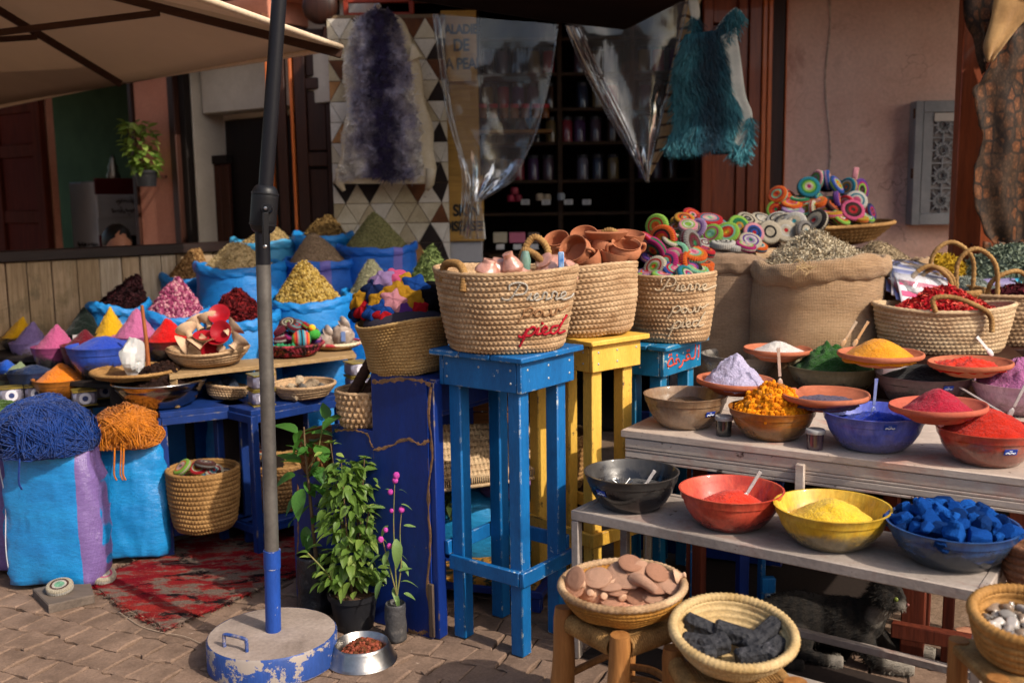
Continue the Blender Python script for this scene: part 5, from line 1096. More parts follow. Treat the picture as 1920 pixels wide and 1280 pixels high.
# crochet bowl and bag of stones
pc_ = at_z(548, 668, .815); basket('shallow bowl woven with pink and black thread heaped with crochet', (pc_[0], pc_[1] + .02, .817), [(.08, 0), (.12, .02), (.152, .06)], 6, 48, mat('red_black_weave', '#a83448', '#2a1a1c', ns=26, lo=.45, hi=.55, rough=.8, bump=.3, bs=120, stain='#b9763a', sa=.55, sst=20), .006, 'braid', .007, .008)
CW = 'in the pink and black woven bowl'
for x, y, nx, ny, nz, pal, s in ((540, 606, 0, -.55, .85, ('brown', 'cream', 'black', 'cream', 'lime'), .8), (520, 618, -.4, -.3, .85, ('maroon', 'red', 'maroon', 'red', 'maroon'), 1.1), (556, 612, .3, -.4, .85, ('maroon', 'grey', 'turquoise', 'red', 'teal'), 1.), (525, 632, 0, -.25, .97, ('maroon', 'rose', 'white', 'black', 'purple'), 1.1), (490, 625, -.5, -.3, .8, ('pink', 'maroon', 'turquoise', 'cream', 'red'), .9), (582, 615, .5, .1, .8, ('red', 'maroon', 'lime', 'red', 'magenta'), .9), (505, 600, 0, -.3, .9, ('blue', 'orange', 'yellow', 'navy', 'orange'), .6), (590, 632, .6, -.2, .6, ('purple', 'rose', 'purple', 'lilac', 'purple'), .8), (550, 632, .2, -.3, .9, ('magenta', 'purple', 'black', 'red', 'maroon'), .9)):
    disc(at_d(x, y, 4.95), (nx, ny, nz), CW, pal, s)
def ballmat(name, cols, sc=20.):
    n = NT(name); tc = n.nd('TexCoord'); sp = n.nd('SeparateXYZ'); n.ln(tc.outputs['Object'], sp.inputs[0]); cr = n.nd('ValToRGB'); cr.color_ramp.interpolation = 'CONSTANT'; e = cr.color_ramp.elements; e[0].color = lin(YC[cols[0]]); e[1].color = lin(YC[cols[1]]); e[1].position = 1 / len(cols)
    for i, c in enumerate(cols[2:]): q = e.new((i + 2) / len(cols)); q.color = lin(YC[c])
    n.ln(n.math('ADD', n.math('MULTIPLY', sp.outputs[0], sc), .5), cr.inputs[0]); n.ln(cr.outputs[0], n.b.inputs['Base Color']); n.b.inputs['Roughness'].default_value = .95; n.ln(n.bump(n.noise(tc.outputs['Object'], 300, 3), .5, .003), n.b.inputs['Normal']); return n.m
mb = MB(); mb.ball((0, 0, 0), .046, 36, 24, lambda V: V * (1 + .02 * np.abs(np.sin(V[..., 2] * 30)))[..., None]); p = at_d(565, 636, 4.86); solo(mb, 'crochet_ball', ballmat('striped_ball', ('lime', 'orange', 'red', 'grey', 'teal', 'black', 'teal', 'grey', 'red', 'orange', 'green'), 11.), 'striped crochet ball in red, grey and lime at the front of the woven bowl', 'crochet ball', p, .3, smooth=180)
p = at_d(588, 622, 4.9); root = thing('crochet_duck', 'small yellow and green crochet duck right of the striped ball', 'toy', p); YM = mat('yarn_yellow', YC['yellow'], rough=.95, bump=.5, bs=300); GM = mat('yarn_green', '#3f9a3a', rough=.95, bump=.5, bs=300); OM = mat('yarn_orange', YC['orange'], rough=.95)
mb = MB(); mb.ball((0, 0, -.012), (.034, .026, .028), 20, 14); part(mb, 'body', GM, root, 180); mb = MB(); mb.ball((-.006, -.004, .02), .018, 16, 12); part(mb, 'head', YM, root, 180); mb = MB(); mb.ball((-.006, -.026, .018), (.006, .01, .004), 8, 6); part(mb, 'beak', OM, root, 180)
p = at_d(535, 650, 4.84); mb = MB(); mb.tube(spline([p + np.array(q) for q in ((-.05, .0, -.006), (-.02, -.01, .006), (.01, 0, -.004), (.05, -.005, .008))], 40), [.014 + .003 * math.sin(i * .9) for i in range(40)], 10); solo(mb, 'crochet_caterpillar', ballmat('green_caterpillar', ('green', 'lime', 'green', 'lime'), 9.), 'bright green crochet caterpillar along the front of the woven bowl', 'toy', smooth=180)
pd = at_z(630, 656, .815); basket('round tray with red and white rim holding bagged stones', (pd[0], pd[1] + .04, .817), [(.07, 0), (.11, .015), (.125, .03)], 4, 50, mat('tan_white_weave', '#a8834e', '#c9b596', ns=12, rough=.8, bump=.3), .004, 'coil', .009, .008, rimmat=mat('red_white_rim', '#b33a44', '#cdbfa0', ns=10, lo=.47, hi=.53, rough=.8), name='straw_tray')
BAG = mat('clouded_bag', '#a8978a', '#8d7c70', ns=16, rough=.3, spec=.6, bump=.6, bs=26, bd=.01, fine=.2, fs=40)
def baglump(V): return V * (1 + .12 * vn(V * 5, 4) + .05 * vn(V * 14, 5))[..., None]
for i, (x, y, r, lb) in enumerate(((612, 625, (.045, .045, .04), 'small tied bag of grey stones on the left of the tray'), (642, 618, (.056, .05, .062), 'taller clear bag of grey stones with a blue label'))):
    p = at_d(x, y, 5.05); root = thing('stone_bag', lb, 'bag', (p[0], p[1], .825)); mb = MB(); mb.ball((0, 0, r[2]), r, 30, 22, baglump); mb.tube(spline([(0, 0, r[2] * 1.9), (.006, 0, r[2] * 1.98), (.02, .01, r[2] * 2.12)], 8), [.03, .016, .02, .03, .036, .04, .04, .03], 12); part(mb, 'bag_body', BAG, root, 60)
    if i: mb = MB(); mb.box((.012, -.053, r[2] * 1.05), (.022, .003, .05), .001); part(mb, 'label', plain('label_blue_white', '#6f86b8', .5), root)
# basket with bundled sticks, and the lower basket behind the plant
pS = at_z(652, 800, .72)
# ---- under the tables
pu = at_z(386, 984, .145); basket('tall round straw basket of crochet under the blue table', (pu[0], pu[1], .138), [(.115, 0), (.135, .03), (.15, .14), (.155, .265)], 13, 60, STRAW_DK, .006, 'braid', .009, .012)
UW = 'in the straw basket under the blue table'; D_ = mpp(pu) * FPX
for x, y, nx, ny, nz, pal, s in ((373, 873, 0, -.6, .8, ('red', 'cream', 'yellow', 'red', 'green'), .8), (342, 872, -.5, -.4, .75, ('lime', 'orange', 'cream', 'rose', 'green'), .85), (402, 880, .1, -.5, .8, ('cream', 'red', 'white', 'teal', 'red'), .8), (395, 886, .2, -.3, .9, ('teal', 'blue', 'orange', 'teal', 'blue'), .8), (330, 885, -.3, -.5, .8, ('lilac', 'white', 'lilac', 'cream', 'grey'), .8), (362, 893, 0, -.4, .9, ('lime', 'yellow', 'magenta', 'pink', 'red'), .7), (425, 886, .3, -.2, .9, ('brown', 'black', 'cream', 'brown', 'black'), .9), (385, 866, .2, .1, 1, ('brown', 'maroon', 'grey', 'brown', 'cream'), .9)):
    disc(at_d(x, y + 4, D_), (nx, ny, nz), UW, pal, s)
pv = at_z(520, 960, .145); basket('dim straw basket with raised handle under the second table', (pv[0], pv[1] + .12, .138), [(.12, 0), (.15, .1), (.165, .22)], 11, 56, STRAW_DK, .006, 'braid', .009, .012, handles=[spline([(-.12, -.1, .2), (-.06, -.13, .27), (.05, -.12, .28), (.12, -.09, .2)], 12)])
for x, y, nx, ny, nz, pal, s in ((470, 838, -.3, -.4, .8, ('orange', 'red', 'cream', 'orange', 'rose'), .9), (488, 850, .3, -.4, .8, ('cream', 'orange', 'teal', 'cream', 'orange'), .9), (470, 865, 0, -.5, .8, ('red', 'cream', 'orange', 'red', 'yellow'), .9)): disc(at_d(x, y, mpp(pv) * FPX + .1), (nx, ny, nz), 'in the dim basket under the second table', pal, s)
# ---- yarn sacks
def yarn_sack(label, loc, w, d, h, m, seed, rz):
    root = thing('yarn_sack', label, 'sack', loc, rz, 'full blue sacks of yarn')
    def fn(V, a):
        t = V[..., 2] / h; A = a[None] + 0 * t; c, s = np.cos(A), np.sin(A); e = 4.5 - 1.9 * t; k = (np.abs(c) ** e + np.abs(s) ** e) ** (-1 / e); rad = np.linalg.norm(V[..., :2], axis=-1) * k
        rad = rad - .08 + .11 * (1 - np.abs(vn(np.stack([c * 1.2 + seed, s * 1.2, t * 8 + 1.5 * c], -1), seed))) + .24 * np.clip(.3 - np.abs(vn(np.stack([c * 2 + seed, s, t * 13 + 3 * c], -1), seed + 5)), 0, 1) + .09 * vn(np.stack([c * 1.6, s * 1.6, t * 3 + seed], -1), seed + 3)
        V[..., 0] = rad * c * w / 2; V[..., 1] = rad * s * d / 2; V[..., 2] += -.028 * (np.abs(c) ** 3) * (1 - t) ** 3 + .02 * np.abs(c) ** 3 * t ** 4; return V
    mb = MB(); mb.lathe(rs([(1e-4, .03), (.80, .028), (.93, .035), (.98, .14 * h), (1.04, .4 * h), (1.0, .75 * h), (.93, .96 * h), (.9, h), (.86, .985 * h), (1e-4, .93 * h)], 60), 96, fn=fn); part(mb, 'sack_body', m, root, 180)
    mb = MB(); pts = [(-w * .47, -d * .34 - .012 * math.sin(i * .5), .06 + (h - .1) * i / 15) for i in range(16)]; part(mb.tube(pts, .002, 5), 'seam_stitching', plain('pale_thread', '#c8ccd0', .8), root, 180); return root
def yarn(label, loc, rx, ry, rz_, col, col2, seed, strands=150, rot=0., drop=.3, group='heaps of yarn', tails=2):
    rg = np.random.RandomState(seed); root = thing('yarn_heap', label, 'yarn', loc, rot, group); mb = MB(); mb.ball((0, 0, rz_ * .2), (rx * .9, ry * .9, rz_ * .72), 26, 16); m = mat('yarn_' + col.strip('#'), col, col2, ns=30, rough=.95, spec=.08, fine=.25, fs=200, sheen=.15, bump=.5, bs=400)
    part(mb, 'yarn_core', m, root, 180); mb = MB()
    for k in range(strands):
        if k % 24 == 0: ax0 = rg.normal(0, 1, 3) * np.array([1., .8, .55]); of0 = rg.uniform(-.5, .5); a00 = rg.uniform(0, 6.28)
        ax = ax0 / np.linalg.norm(ax0) + rg.normal(0, .05, 3); ax /= np.linalg.norm(ax); u = np.cross(ax, (.3, .2, 1.)); u /= np.linalg.norm(u); v = np.cross(ax, u); a0 = a00 + rg.normal(0, .25); arc = rg.uniform(2.4, 3.8); t = np.linspace(a0, a0 + arc, 22); off = np.clip(of0 + rg.normal(0, .11), -.8, .8)
        P = (np.cos(t)[:, None] * u + np.sin(t)[:, None] * v) * math.sqrt(1 - off * off) + ax * off; P *= rg.uniform(.93, 1.05); P = P * (1 + .11 * vn(P * 2.6 + seed, seed) + .03 * rg.uniform(0, 1))[:, None]; P = P * np.array([rx, ry, rz_]); P[:, 2] = np.maximum(P[:, 2], -drop * rz_ + .01 * rg.uniform()); P += .006 * vn(P * 40, k)[:, None]
        mb.tube(P, .0021, 4)
    for k in range(tails):
        x = rg.uniform(-.3, .3) * rx; mb.tube(spline([(x, -ry * .85, .0), (x + .01, -ry * 1.1, -.06), (x + .004, -ry * 1.12, -.13), (x + .012, -ry * 1.1, -.16)], 14), .003, 5)
    part(mb, 'yarn_strands', m, root, 180, kind='stuff')
YSK = sackmat('yarn_sack_weave', '#1f8fd2', '#1a7cc0', '#77609a', (.172, .034), .26, .65); YSK2 = sackmat('yarn_sack_weave_left', '#1f8fd2', '#1a7cc0', '#77609a', (-.135, .036), .26, .65); YSK3 = sackmat('yarn_sack_lilac', '#76609c', '#66528a', '#1f7aa8', (.11, .012), .4, .5)
pa = at_z(101, 1108, 0); sa_ = mpp(pa); ha = at_y(101, 842, pa[1])[2]; yarn_sack('upright blue plastic sack with lilac edge under the blue yarn', (pa[0], pa[1] + .08, .0), 178 * sa_, .2, ha, YSK, 1, -.06)
yarn('big heap of royal blue yarn spilling over the front sack', (pa[0] - .01, pa[1] + .07, ha + .03), 92 * sa_, .17, .16, '#143c86', '#0f2f70', 2, 700)
pb2 = at_z(243, 1058, 0); sb_ = mpp(pb2); hb2 = at_y(243, 828, pb2[1])[2]; yarn_sack('upright blue plastic sack with lilac left edge under the orange yarn', (pb2[0], pb2[1] + .09, 0), 130 * sb_, .19, hb2, YSK2, 4, .12)
yarn('heap of orange yarn on the second blue sack', (pb2[0] - .0, pb2[1] + .06, hb2 + .02), 64 * sb_, .15, .125, '#c9781a', '#b06410', 5, 520, tails=5)
pc3 = at_z(-22, 1085, 0); yarn_sack('lilac plastic sack with thin blue stripe cut by the left edge', (pc3[0], pc3[1] + .1, 0), 120 * mpp(pc3), .2, at_y(-30, 845, pc3[1])[2], YSK3, 7, .1)
yarn('heap of green yarn at the far left behind the blue yarn', (pc3[0] + .02, pc3[1] + .16, at_y(20, 812, pc3[1])[2]), .15, .14, .10, '#4f6a34', '#3f5a2a', 8, 320, tails=0)
# ================================================================ MIDDLE: PAVEMENT THINGS
pbz = at_z(513, 1236, 0); BR = .2195
bx, by_ = pbz[0], pbz[1]
CONC = mat('dusty_concrete', '#a3948a', '#8c7d73', ns=5, rough=.95, bump=.35, bs=60, fine=.14, stain='#75675e', sa=.6, sst=5)
BLUEB = blue_paint('chipped_blue_paint', '#2a4a90', '#223f7c', '#9a8f86', wa=.545)
root = thing('parasol_stand', 'tall leaning parasol pole with crank on a round blue concrete base', 'parasol stand', (bx, by_, 0)); o3 = np.array([bx, by_, 0])
mb = MB(); mb.lathe([(1e-4, 0), (BR - .004, 0), (BR, .004), (BR, .092), (BR - .006, .100)], 72); part(mb, 'base_side', BLUEB, root, 40)
mb = MB(); mb.lathe([(BR - .0065, .0995), (BR * .6, .103), (.03, .106), (1e-4, .106)], 72, fn=lambda V, a: V + np.stack([0 * V[..., 0], 0 * V[..., 0], .0015 * vn(V * 30, 2)], -1)); part(mb, 'base_top', CONC, root, 60)
h0, h1 = at_z(421, 1212, .1) - o3, at_z(463, 1222, .1) - o3; h0[2] = h1[2] = .098
mb = MB(); mb.tube(spline([h0, h0 + (0, 0, .035), h0 * .9 + h1 * .1 + (0, 0, .047), h0 * .1 + h1 * .9 + (0, 0, .047), h1 + (0, 0, .035), h1], 30), .0062, 10); part(mb, 'base_handle', BLUEB, root, 60)
YP = by_ + .0
q0, q1, q2, q3 = [at_y(x, y, YP) - o3 for x, y in ((512, 1175), (510, 1037), (492, 440), (529, -80))]; q0[2] = .1
top = q3 + (q3 - q2) * .85
SLV = blue_paint('sleeve_blue_paint', '#1f4aa0', '#1b408c', '#b9b4ae', wa=.655); GREYP = mat('grey_pole_metal', '#77736e', '#625e5a', ns=9, rough=.45, metal=.55, bump=.1, fine=.12); BLKP = plain('black_pole', '#1b1b20', .38, metal=.2, bump=.05)
mb = MB(); mb.tube([q0 - (0, 0, .02), q0 * .6 + q1 * .4, q1], .0262, 24); part(mb, 'sleeve', SLV, root, 50)
mb = MB(); mb.tube([q1 * .82 + q0 * .18, q2 * .012 + q1 * .988], .0285, 24); part(mb, 'sleeve_collar', SLV, root, 50)
mb = MB(); mb.tube([q1 - (q2 - q1) * .05, q1 * .5 + q2 * .5, q1 * .08 + q2 * .92], .0236, 24); part(mb, 'pole', GREYP, root, 50)
mb = MB(); mb.tube([q1 * .09 + q2 * .91, q2, q2 + (q3 - q2) * .06], .0238, 24); part(mb, 'pole_joint', BLKP, root, 50)
mb = MB(); mb.tube([q2 + (q3 - q2) * .05, q3, top], .0236, 24); part(mb, 'upper_pole', BLKP, root, 50)
c0 = at_y(495, 392, YP) - o3; M = align(c0, q3 - q2, (0, -1, 0))
mb = MB(); mb.lathe(rs([(1e-4, -.078), (.026, -.077), (.038, -.066), (.043, -.045), (.043, .045), (.038, .066), (.026, .077), (1e-4, .078)], 24), 40, 1., .92, lambda V, a: V); part(mb, 'crank_housing', BLACK, root, 50, M=M)
for z in (-.05, .05): mb = MB(); mb.lathe([(.0425, z - .003), (.0445, z - .002), (.0445, z + .002), (.0425, z + .003)], 40, 1., .92); part(mb, 'housing_seam', BLACK, root, 50, M=M)
cc = at_y(500, 391, YP - .05) - o3; mb = MB(); M2 = align(cc, (0.1, -1, .05)); mb.lathe([(1e-4, .022), (.008, .022), (.009, .012), (.015, .012), (.017, .0), (.017, -.03)], 24); part(mb, 'crank_hub', BLACK, root, 40, M=M2)
mb = MB(); mb.lathe([(1e-4, .026), (.005, .0255), (.006, .0215)], 12); part(mb, 'bolt', STEEL, root, 40, M=M2)
ce = at_y(498, 462, YP - .06) - o3; mb = MB(); mb.bar(cc + (0, -.018, -.012), ce, .020, .008, .003); part(mb, 'crank_arm', BLACK, root)
mb = MB(); mb.ball(ce + (0, -.006, 0), (.007, .005, .007), 10, 8); part(mb, 'bolt', STEEL, root)
mb = MB(); mb.lathe([(1e-4, .02), (.03, 0), (.03, -.05), (1e-4, -.05)], 20); part(mb, 'end_cap', BLACK, root, 40, M=align(top, q3 - q2))
# red worn rug
n = NT('worn_red_rug'); co = n.obco((1, 1, 1), False); mp = n.nd('Mapping'); mp.inputs['Rotation'].default_value = (0, 0, .52); mp.inputs['Scale'].default_value = (1, 2.2, 1); n.ln(co, mp.inputs['Vector']); cv = mp.outputs[0]
c_ = n.mix(n.step(n.noise(cv, 3, 3), .4, .6), lin('#74141e'), lin('#8a2a26')); c_ = n.mix(n.step(n.noise(cv, 5.5, 9, .72), .48, .56), c_, lin('#6f5f55')); c_ = n.mix(n.step(n.noise(cv, 4.2, 10, .76, .4), .54, .585), c_, lin('#1d1718')); c_ = n.mix(n.step(n.noise(cv, 26, 6, .7), .62, .70), c_, lin('#8d7a68'))
g_ = n.step(n.noise(co, 160, 3), .3, .7, .7, 1.25); vm = n.nd('VectorMath', operation='SCALE'); n.ln(c_, vm.inputs[0]); n.ln(g_, vm.inputs['Scale']); n.ln(vm.outputs[0], n.b.inputs['Base Color']); n.b.inputs['Roughness'].default_value = 1; n.b.inputs['Specular IOR Level'].default_value = .05; n.ln(n.bump(n.noise(co, 130, 4), .8, .01), n.b.inputs['Normal']); RUGM = n.m
A = spline([at_z(x, y, 0) for x, y in ((168, 1098), (230, 1140), (268, 1160), (312, 1184))], 40); B = spline([at_z(x, y, 0) for x, y in ((330, 1020), (470, 975), (560, 985), (610, 1060))], 40)
mid_ = spline([at_z(x, y, 0) for x, y in ((250, 1058), (350, 1062), (440, 1085), (480, 1110))], 40)
u = np.linspace(0, 1, 60)[None, :, None]; G = np.where(u < .5, A[:, None] * (1 - 2 * u) + mid_[:, None] * 2 * u, mid_[:, None] * (2 - 2 * u) + B[:, None] * (2 * u - 1)); G[..., 0] += .008 * vn(G * 40, 3) * (np.abs(np.linspace(-1, 1, 40)) ** 8)[:, None]; G[..., 2] = .007 + .004 * np.abs(vn(G * 9, 6)) + .0025 * vn(G * 45, 2)
ctr = G.reshape(-1, 3).mean(0) * np.array([1, 1, 0]); root = thing('rug', 'worn red rug with black and beige patches lying on the paving', 'rug', ctr); mb = MB(); mb.grid(G - ctr); part(mb, 'pile', RUGM, root, 180).modifiers.new('t', 'SOLIDIFY').thickness = .006
rgn = np.random.RandomState(8); mb = MB()
for e in (G[0], G[-1], G[:, 0]):
    k = 420; i = rgn.uniform(0, len(e) - 1.01, k); P = e[i.astype(int)] + (e[i.astype(int) + 1] - e[i.astype(int)]) * (i % 1)[:, None]; fur(mb, P - ctr, rgn.normal(0, 1, (k, 3)) * np.array([1, 1, .2]) + np.array([-.3, -.6, .15]), .022, .003, rgn, 2, .4)
part(mb, 'frayed_edge', RUGM, root, 0, kind='stuff')
e = [at_z(x, y, .006) for x, y in ((222, 1146), (262, 1172), (300, 1184), (345, 1192), (378, 1206))]; mb = MB(); mb.tube(spline(e, 40), .0016, 6); solo(mb, 'loose_thread', plain('tan_thread', '#a08c78', .8), 'loose pale cord lying along the front edge of the rug', 'cord', smooth=180)
# stone slab and crochet pads propping the yarn sack
sl = [at_z(x, y, .0) for x, y in ((62, 1118), (92, 1150), (178, 1130), (168, 1096))]; ctr = sum(sl) / 4; mb = MB(); mb.prism([(q[0] - ctr[0], q[1] - ctr[1]) for q in sl][::-1] if False else [(q[0] - ctr[0], q[1] - ctr[1]) for q in sl], 0.001, .035, .006); solo(mb, 'wooden_block', wood('grey_slab_wood', '#6f6258', '#544a42', 'x', .9), 'grey worn wooden board lying in front of the blue yarn sack', 'board', ctr, smooth=30)
disc(at_z(112, 1100, .055), (.05, -.25, .95), 'under front blue sack corner', ('cream', 'brown', 'white', 'mint', 'mint'), 1.0)
disc(at_z(192, 1078, .04), (.25, -.2, .95), 'beside front yarn sack on rug edge', ('cream', 'pink', 'white', 'cream', 'teal'), 1.05)
# metal pet bowl with kibble
pp = at_z(679, 1236, 0); root = thing('pet_bowl', 'round shiny metal feeding bowl beside the parasol base', 'bowl', pp); s_ = mpp(pp); Rb_ = 66 * s_
STB = mat('brushed_bowl_steel', '#b8b4ae', '#9f9b96', ns=8, rough=.30, metal=1., bump=.06, bs=60, fine=.12)
mb = MB(); mb.lathe([(Rb_ * .99, 0), (Rb_, .004), (Rb_ * .97, .008), (Rb_ * .93, .012), (Rb_ * .80, .055), (Rb_ * .775, .062), (Rb_ * .75, .064), (Rb_ * .72, .060), (Rb_ * .66, .03), (Rb_ * .5, .014), (1e-4, .012)], 72); part(mb, 'bowl_body', STB, root, 50)
goods_heap('reddish brown dry pet food in the metal bowl', (pp[0] + .004, pp[1] + .01, .022), Rb_ * .62, .042, ('#7a3c28', '#5f3a24', '#8f4a38', '#54301c'), 320, .0075, .006, 61, 'ball', 'pet_food', 'pet food', rough=.15, tip=.5)
# ---- plants in pots and bags
def leafmesh(name, m, ln_=1., w=.5, fold=.25, droop=.35):
    t = np.linspace(0, 1, 7); hw = w * .5 * np.sin(math.pi * np.clip(t, .02, .985) ** .78) ** .85; G = np.zeros((7, 5, 3))
    for i in range(7):
        for j, u in enumerate((-1, -.5, 0, .5, 1)): G[i, j] = (u * hw[i], t[i] * ln_, fold * abs(u) * hw[i] - droop * t[i] ** 2 * ln_)
    mb = MB(); mb.grid(G); return mb.mesh(name, m, 180)
def leafmat(name, a, b, tr):
    n = NT(name); oi = n.nd('ObjectInfo'); co = n.obco((1, 1, 1)); f = n.math('ADD', n.math('MULTIPLY', oi.outputs['Random'], .75), n.math('MULTIPLY', n.noise(co, 3), .25)); n.ln(n.mix(f, lin(a), lin(b)), n.b.inputs['Base Color']); n.b.inputs['Roughness'].default_value = .45; n.b.inputs['Specular IOR Level'].default_value = .4
    t = n.nd('BsdfTranslucent'); t.inputs[0].default_value = lin(tr); m = n.nd('MixShader'); m.inputs[0].default_value = .28; n.ln(n.b.outputs[0], m.inputs[1]); n.ln(t.outputs[0], m.inputs[2]); n.ln(m.outputs[0], n.o.inputs['Surface']); n.ln(n.bump(n.noise(co, 14, 3), .2, .02), n.b.inputs['Normal']); return n.m
BASILM = leafmat('basil_leaf', '#3f6426', '#94a650', '#9ac04c'); HIBM = leafmat('hibiscus_leaf', '#2c5a22', '#4f7f34', '#6fa83a'); AMM = leafmat('amaranth_leaf', '#5f7f42', '#7f9a58', '#9ac060')
LB = [leafmesh('leaf', BASILM, 1., .62, .3, d) for d in (.15, .4, .7)]; LH = [leafmesh('leaf', HIBM, 1., .6, .22, d) for d in (.1, .3, .5)]; LA = [leafmesh('leaf', AMM, 1., .42, .25, d) for d in (.1, .4, .7)]
STEMG = mat('green_stem', '#6d7a40', '#7d6a44', ns=20, rough=.7); STEMB = mat('brown_stem', '#6f5a40', '#574531', ns=20, rough=.85); SOIL = mat('soil', '#5f4636', '#473226', ns=20, rough=1, bump=.8, bs=120, fine=.3)
def leaf(parent, me, p, az, el, size, roll=0.):
    M = Matrix.Translation(p) @ Matrix.Rotation(az - math.pi / 2, 4, 'Z') @ Matrix.Rotation(el, 4, 'X') @ Matrix.Rotation(roll, 4, 'Y') @ Matrix.Diagonal((size, size, size, 1)); return link('leaf', me, parent, M=M)
rg = random.Random(21)
pb = at_z(665, 1172, 0); s_ = mpp(pb); root = thing('potted_basil', 'bushy light green basil plant in a black plastic pot', 'potted plant', pb)
PR, PHt = 49 * s_, .135
POTM = mat('dusty_black_plastic', '#1c1c1f', '#26262a', ns=5, rough=.5, fine=.1, stain='#4a4642', sa=.6, sst=9)
mb = MB(); mb.lathe([(1e-4, 0), (PR * .72, 0), (PR * .9, PHt - .022), (PR * .98, PHt - .020), (PR, PHt), (PR * .94, PHt), (PR * .9, PHt - .03), (1e-4, PHt - .03)], 48); part(mb, 'pot', POTM, root, 40)
mb = MB(); mb.lathe([(1e-4, PHt - .014), (PR * .5, PHt - .016), (PR * .91, PHt - .022)], 30, fn=lambda V, a: V + .004 * vn(V * 60, 4)[..., None]); part(mb, 'soil', SOIL, root, 180)
for sidx, (tx, ty, th) in enumerate(((-.065, .01, .56), (.055, .02, .50), (-.02, -.03, .50), (.03, .03, .40), (-.05, .04, .38), (.075, -.02, .33))):
    P = spline([(tx * .12, ty * .3, PHt - .02), (tx * .5, ty, PHt + th * .4), (tx, ty * 1.2, PHt + th)], 30); mb = MB(); mb.tube(P, np.linspace(.005, .0018, 30), 6); part(mb, 'stem', STEMB, root, 180)
    k = int(th / .021)
    for i in range(k):
        t = .12 + .88 * (i + .5) / k; p = P[min(29, int(t * 29))]; ra = .085 * (1 - .72 * t) + .02
        for s in range(4 if t < .9 else 3):
            az = i * 1.57 / 2 + s * math.pi / 2 * 1.0 + rg.uniform(-.4, .4); d = rg.uniform(.15, 1.) * ra; q = (p[0] + d * math.cos(az), p[1] + d * math.sin(az), p[2] + rg.uniform(-.01, .015))
            if rg.random() < .52: leaf(root, rg.choice(LB), q, az, rg.uniform(-.7, .45), (.046 if t < .75 else .030) * rg.uniform(.75, 1.2), rg.uniform(-.4, .4))
    for s in range(6): leaf(root, LB[0], P[-1] - np.array([0, 0, .005]), s * 1.05, rg.uniform(.1, .9), .026)
P = spline([(-.02, -.03, PHt - .02), (-.09, -.06, PHt + .10), (-.15, -.06, PHt + .17)], 16); mb = MB(); mb.tube(P, .003, 6); part(mb, 'stem', STEMG, root, 180)
for i in (4, 7, 10, 13, 15): leaf(root, rg.choice(LB), P[i], rg.uniform(1.5, 4.7), .2, .045)
mb = MB(); rl = np.random.RandomState(4); T_ = np.array([v.co for v in LB[1].vertices]); FQ = np.array([list(q.vertices) for q in LB[1].polygons])
for k in range(330):
    t = rl.uniform(.02, 1); a_ = rl.uniform(0, 6.28); r_ = (.125 - .06 * t) * math.sqrt(rl.uniform(.02, 1)); M = Matrix.Translation((r_ * math.cos(a_) - .005, r_ * .8 * math.sin(a_), PHt + .03 + t * .46)) @ Matrix.Rotation(a_ - 1.57 + rl.normal(0, .6), 4, 'Z') @ Matrix.Rotation(rl.uniform(-.9, .4), 4, 'X') @ Matrix.Rotation(rl.normal(0, .4), 4, 'Y'); mb.add(T_ * rl.uniform(.03, .055), FQ, 0, M)
part(mb, 'foliage', BASILM, root, 180, kind='stuff')
# hibiscus in a black bag
ph = at_z(592, 1150, 0); root = thing('potted_hibiscus', 'tall dark green broad leaved plant in a black nursery bag', 'potted plant', ph); zc = lambda x, y: at_y(x, y, ph[1]) - ph
BAGM = mat('black_nursery_bag', '#1a1a1e', '#2a2a2f', ns=8, rough=.38, bump=.6, bs=18, bd=.02, stain='#56504a', sa=.62, sst=8)
mb = MB(); bh = at_y(592, 1035, ph[1])[2]; mb.lathe(rs([(1e-4, 0), (.062, 0), (.068, .04), (.064, bh * .6), (.066, bh), (.062, bh), (.058, bh - .03), (1e-4, bh - .03)], 30), 40, fn=lambda V, a: V * np.array([1, 1, 0]) * (1 + .07 * vn(V * 22, 6)[..., None]) + V * np.array([0, 0, 1])); part(mb, 'nursery_bag', BAGM, root, 180)
mb = MB(); S = spline([zc(593, 1050), zc(586, 980), zc(578, 900), zc(572, 845), zc(570, 800)], 30); mb.tube(S, np.linspace(.008, .003, 30), 8); part(mb, 'stem', STEMB, root, 180); S2 = spline([zc(576, 880), zc(594, 850), zc(603, 810), zc(606, 790)], 20); mb = MB(); mb.tube(S2, .003, 6); part(mb, 'stem', STEMG, root, 180)
for x, y, az, el, sz in ((560, 808, 2.8, .6, .085), (585, 812, .3, .1, .095), (610, 800, .6, .9, .08), (622, 815, .2, .7, .085), (598, 836, -1.2, -.3, .085), (560, 870, 2.9, .3, .08), (553, 892, 3.0, -.2, .09), (572, 910, -1.9, -.7, .085), (590, 905, -.6, -.5, .085), (610, 880, .2, 0, .085), (560, 925, 3.6, -.9, .075), (585, 880, -.9, -.2, .075), (563, 965, 2.7, -.3, .06), (590, 950, .4, 0, .06), (575, 985, -1.5, -1., .055), (598, 965, -.3, -.4, .06), (620, 868, .1, .3, .07), (566, 845, 2.5, .5, .06), (605, 925, -.5, -.6, .07), (578, 1000, -1.2, -.8, .05), (610, 790, 1.9, 1.1, .06)):
    leaf(root, rg.choice(LH), zc(x, y) + np.array([0, rg.uniform(-.05, .04), 0]), az, el, sz * 1.25, rg.uniform(-.4, .4))
for k in range(26): t = rg.randrange(6, 29); leaf(root, rg.choice(LH), S[t] + np.array([rg.uniform(-.02, .05), rg.uniform(-.03, .05), 0]), rg.uniform(0, 6.28), rg.uniform(-.8, .6), rg.uniform(.05, .085), rg.uniform(-.5, .5))
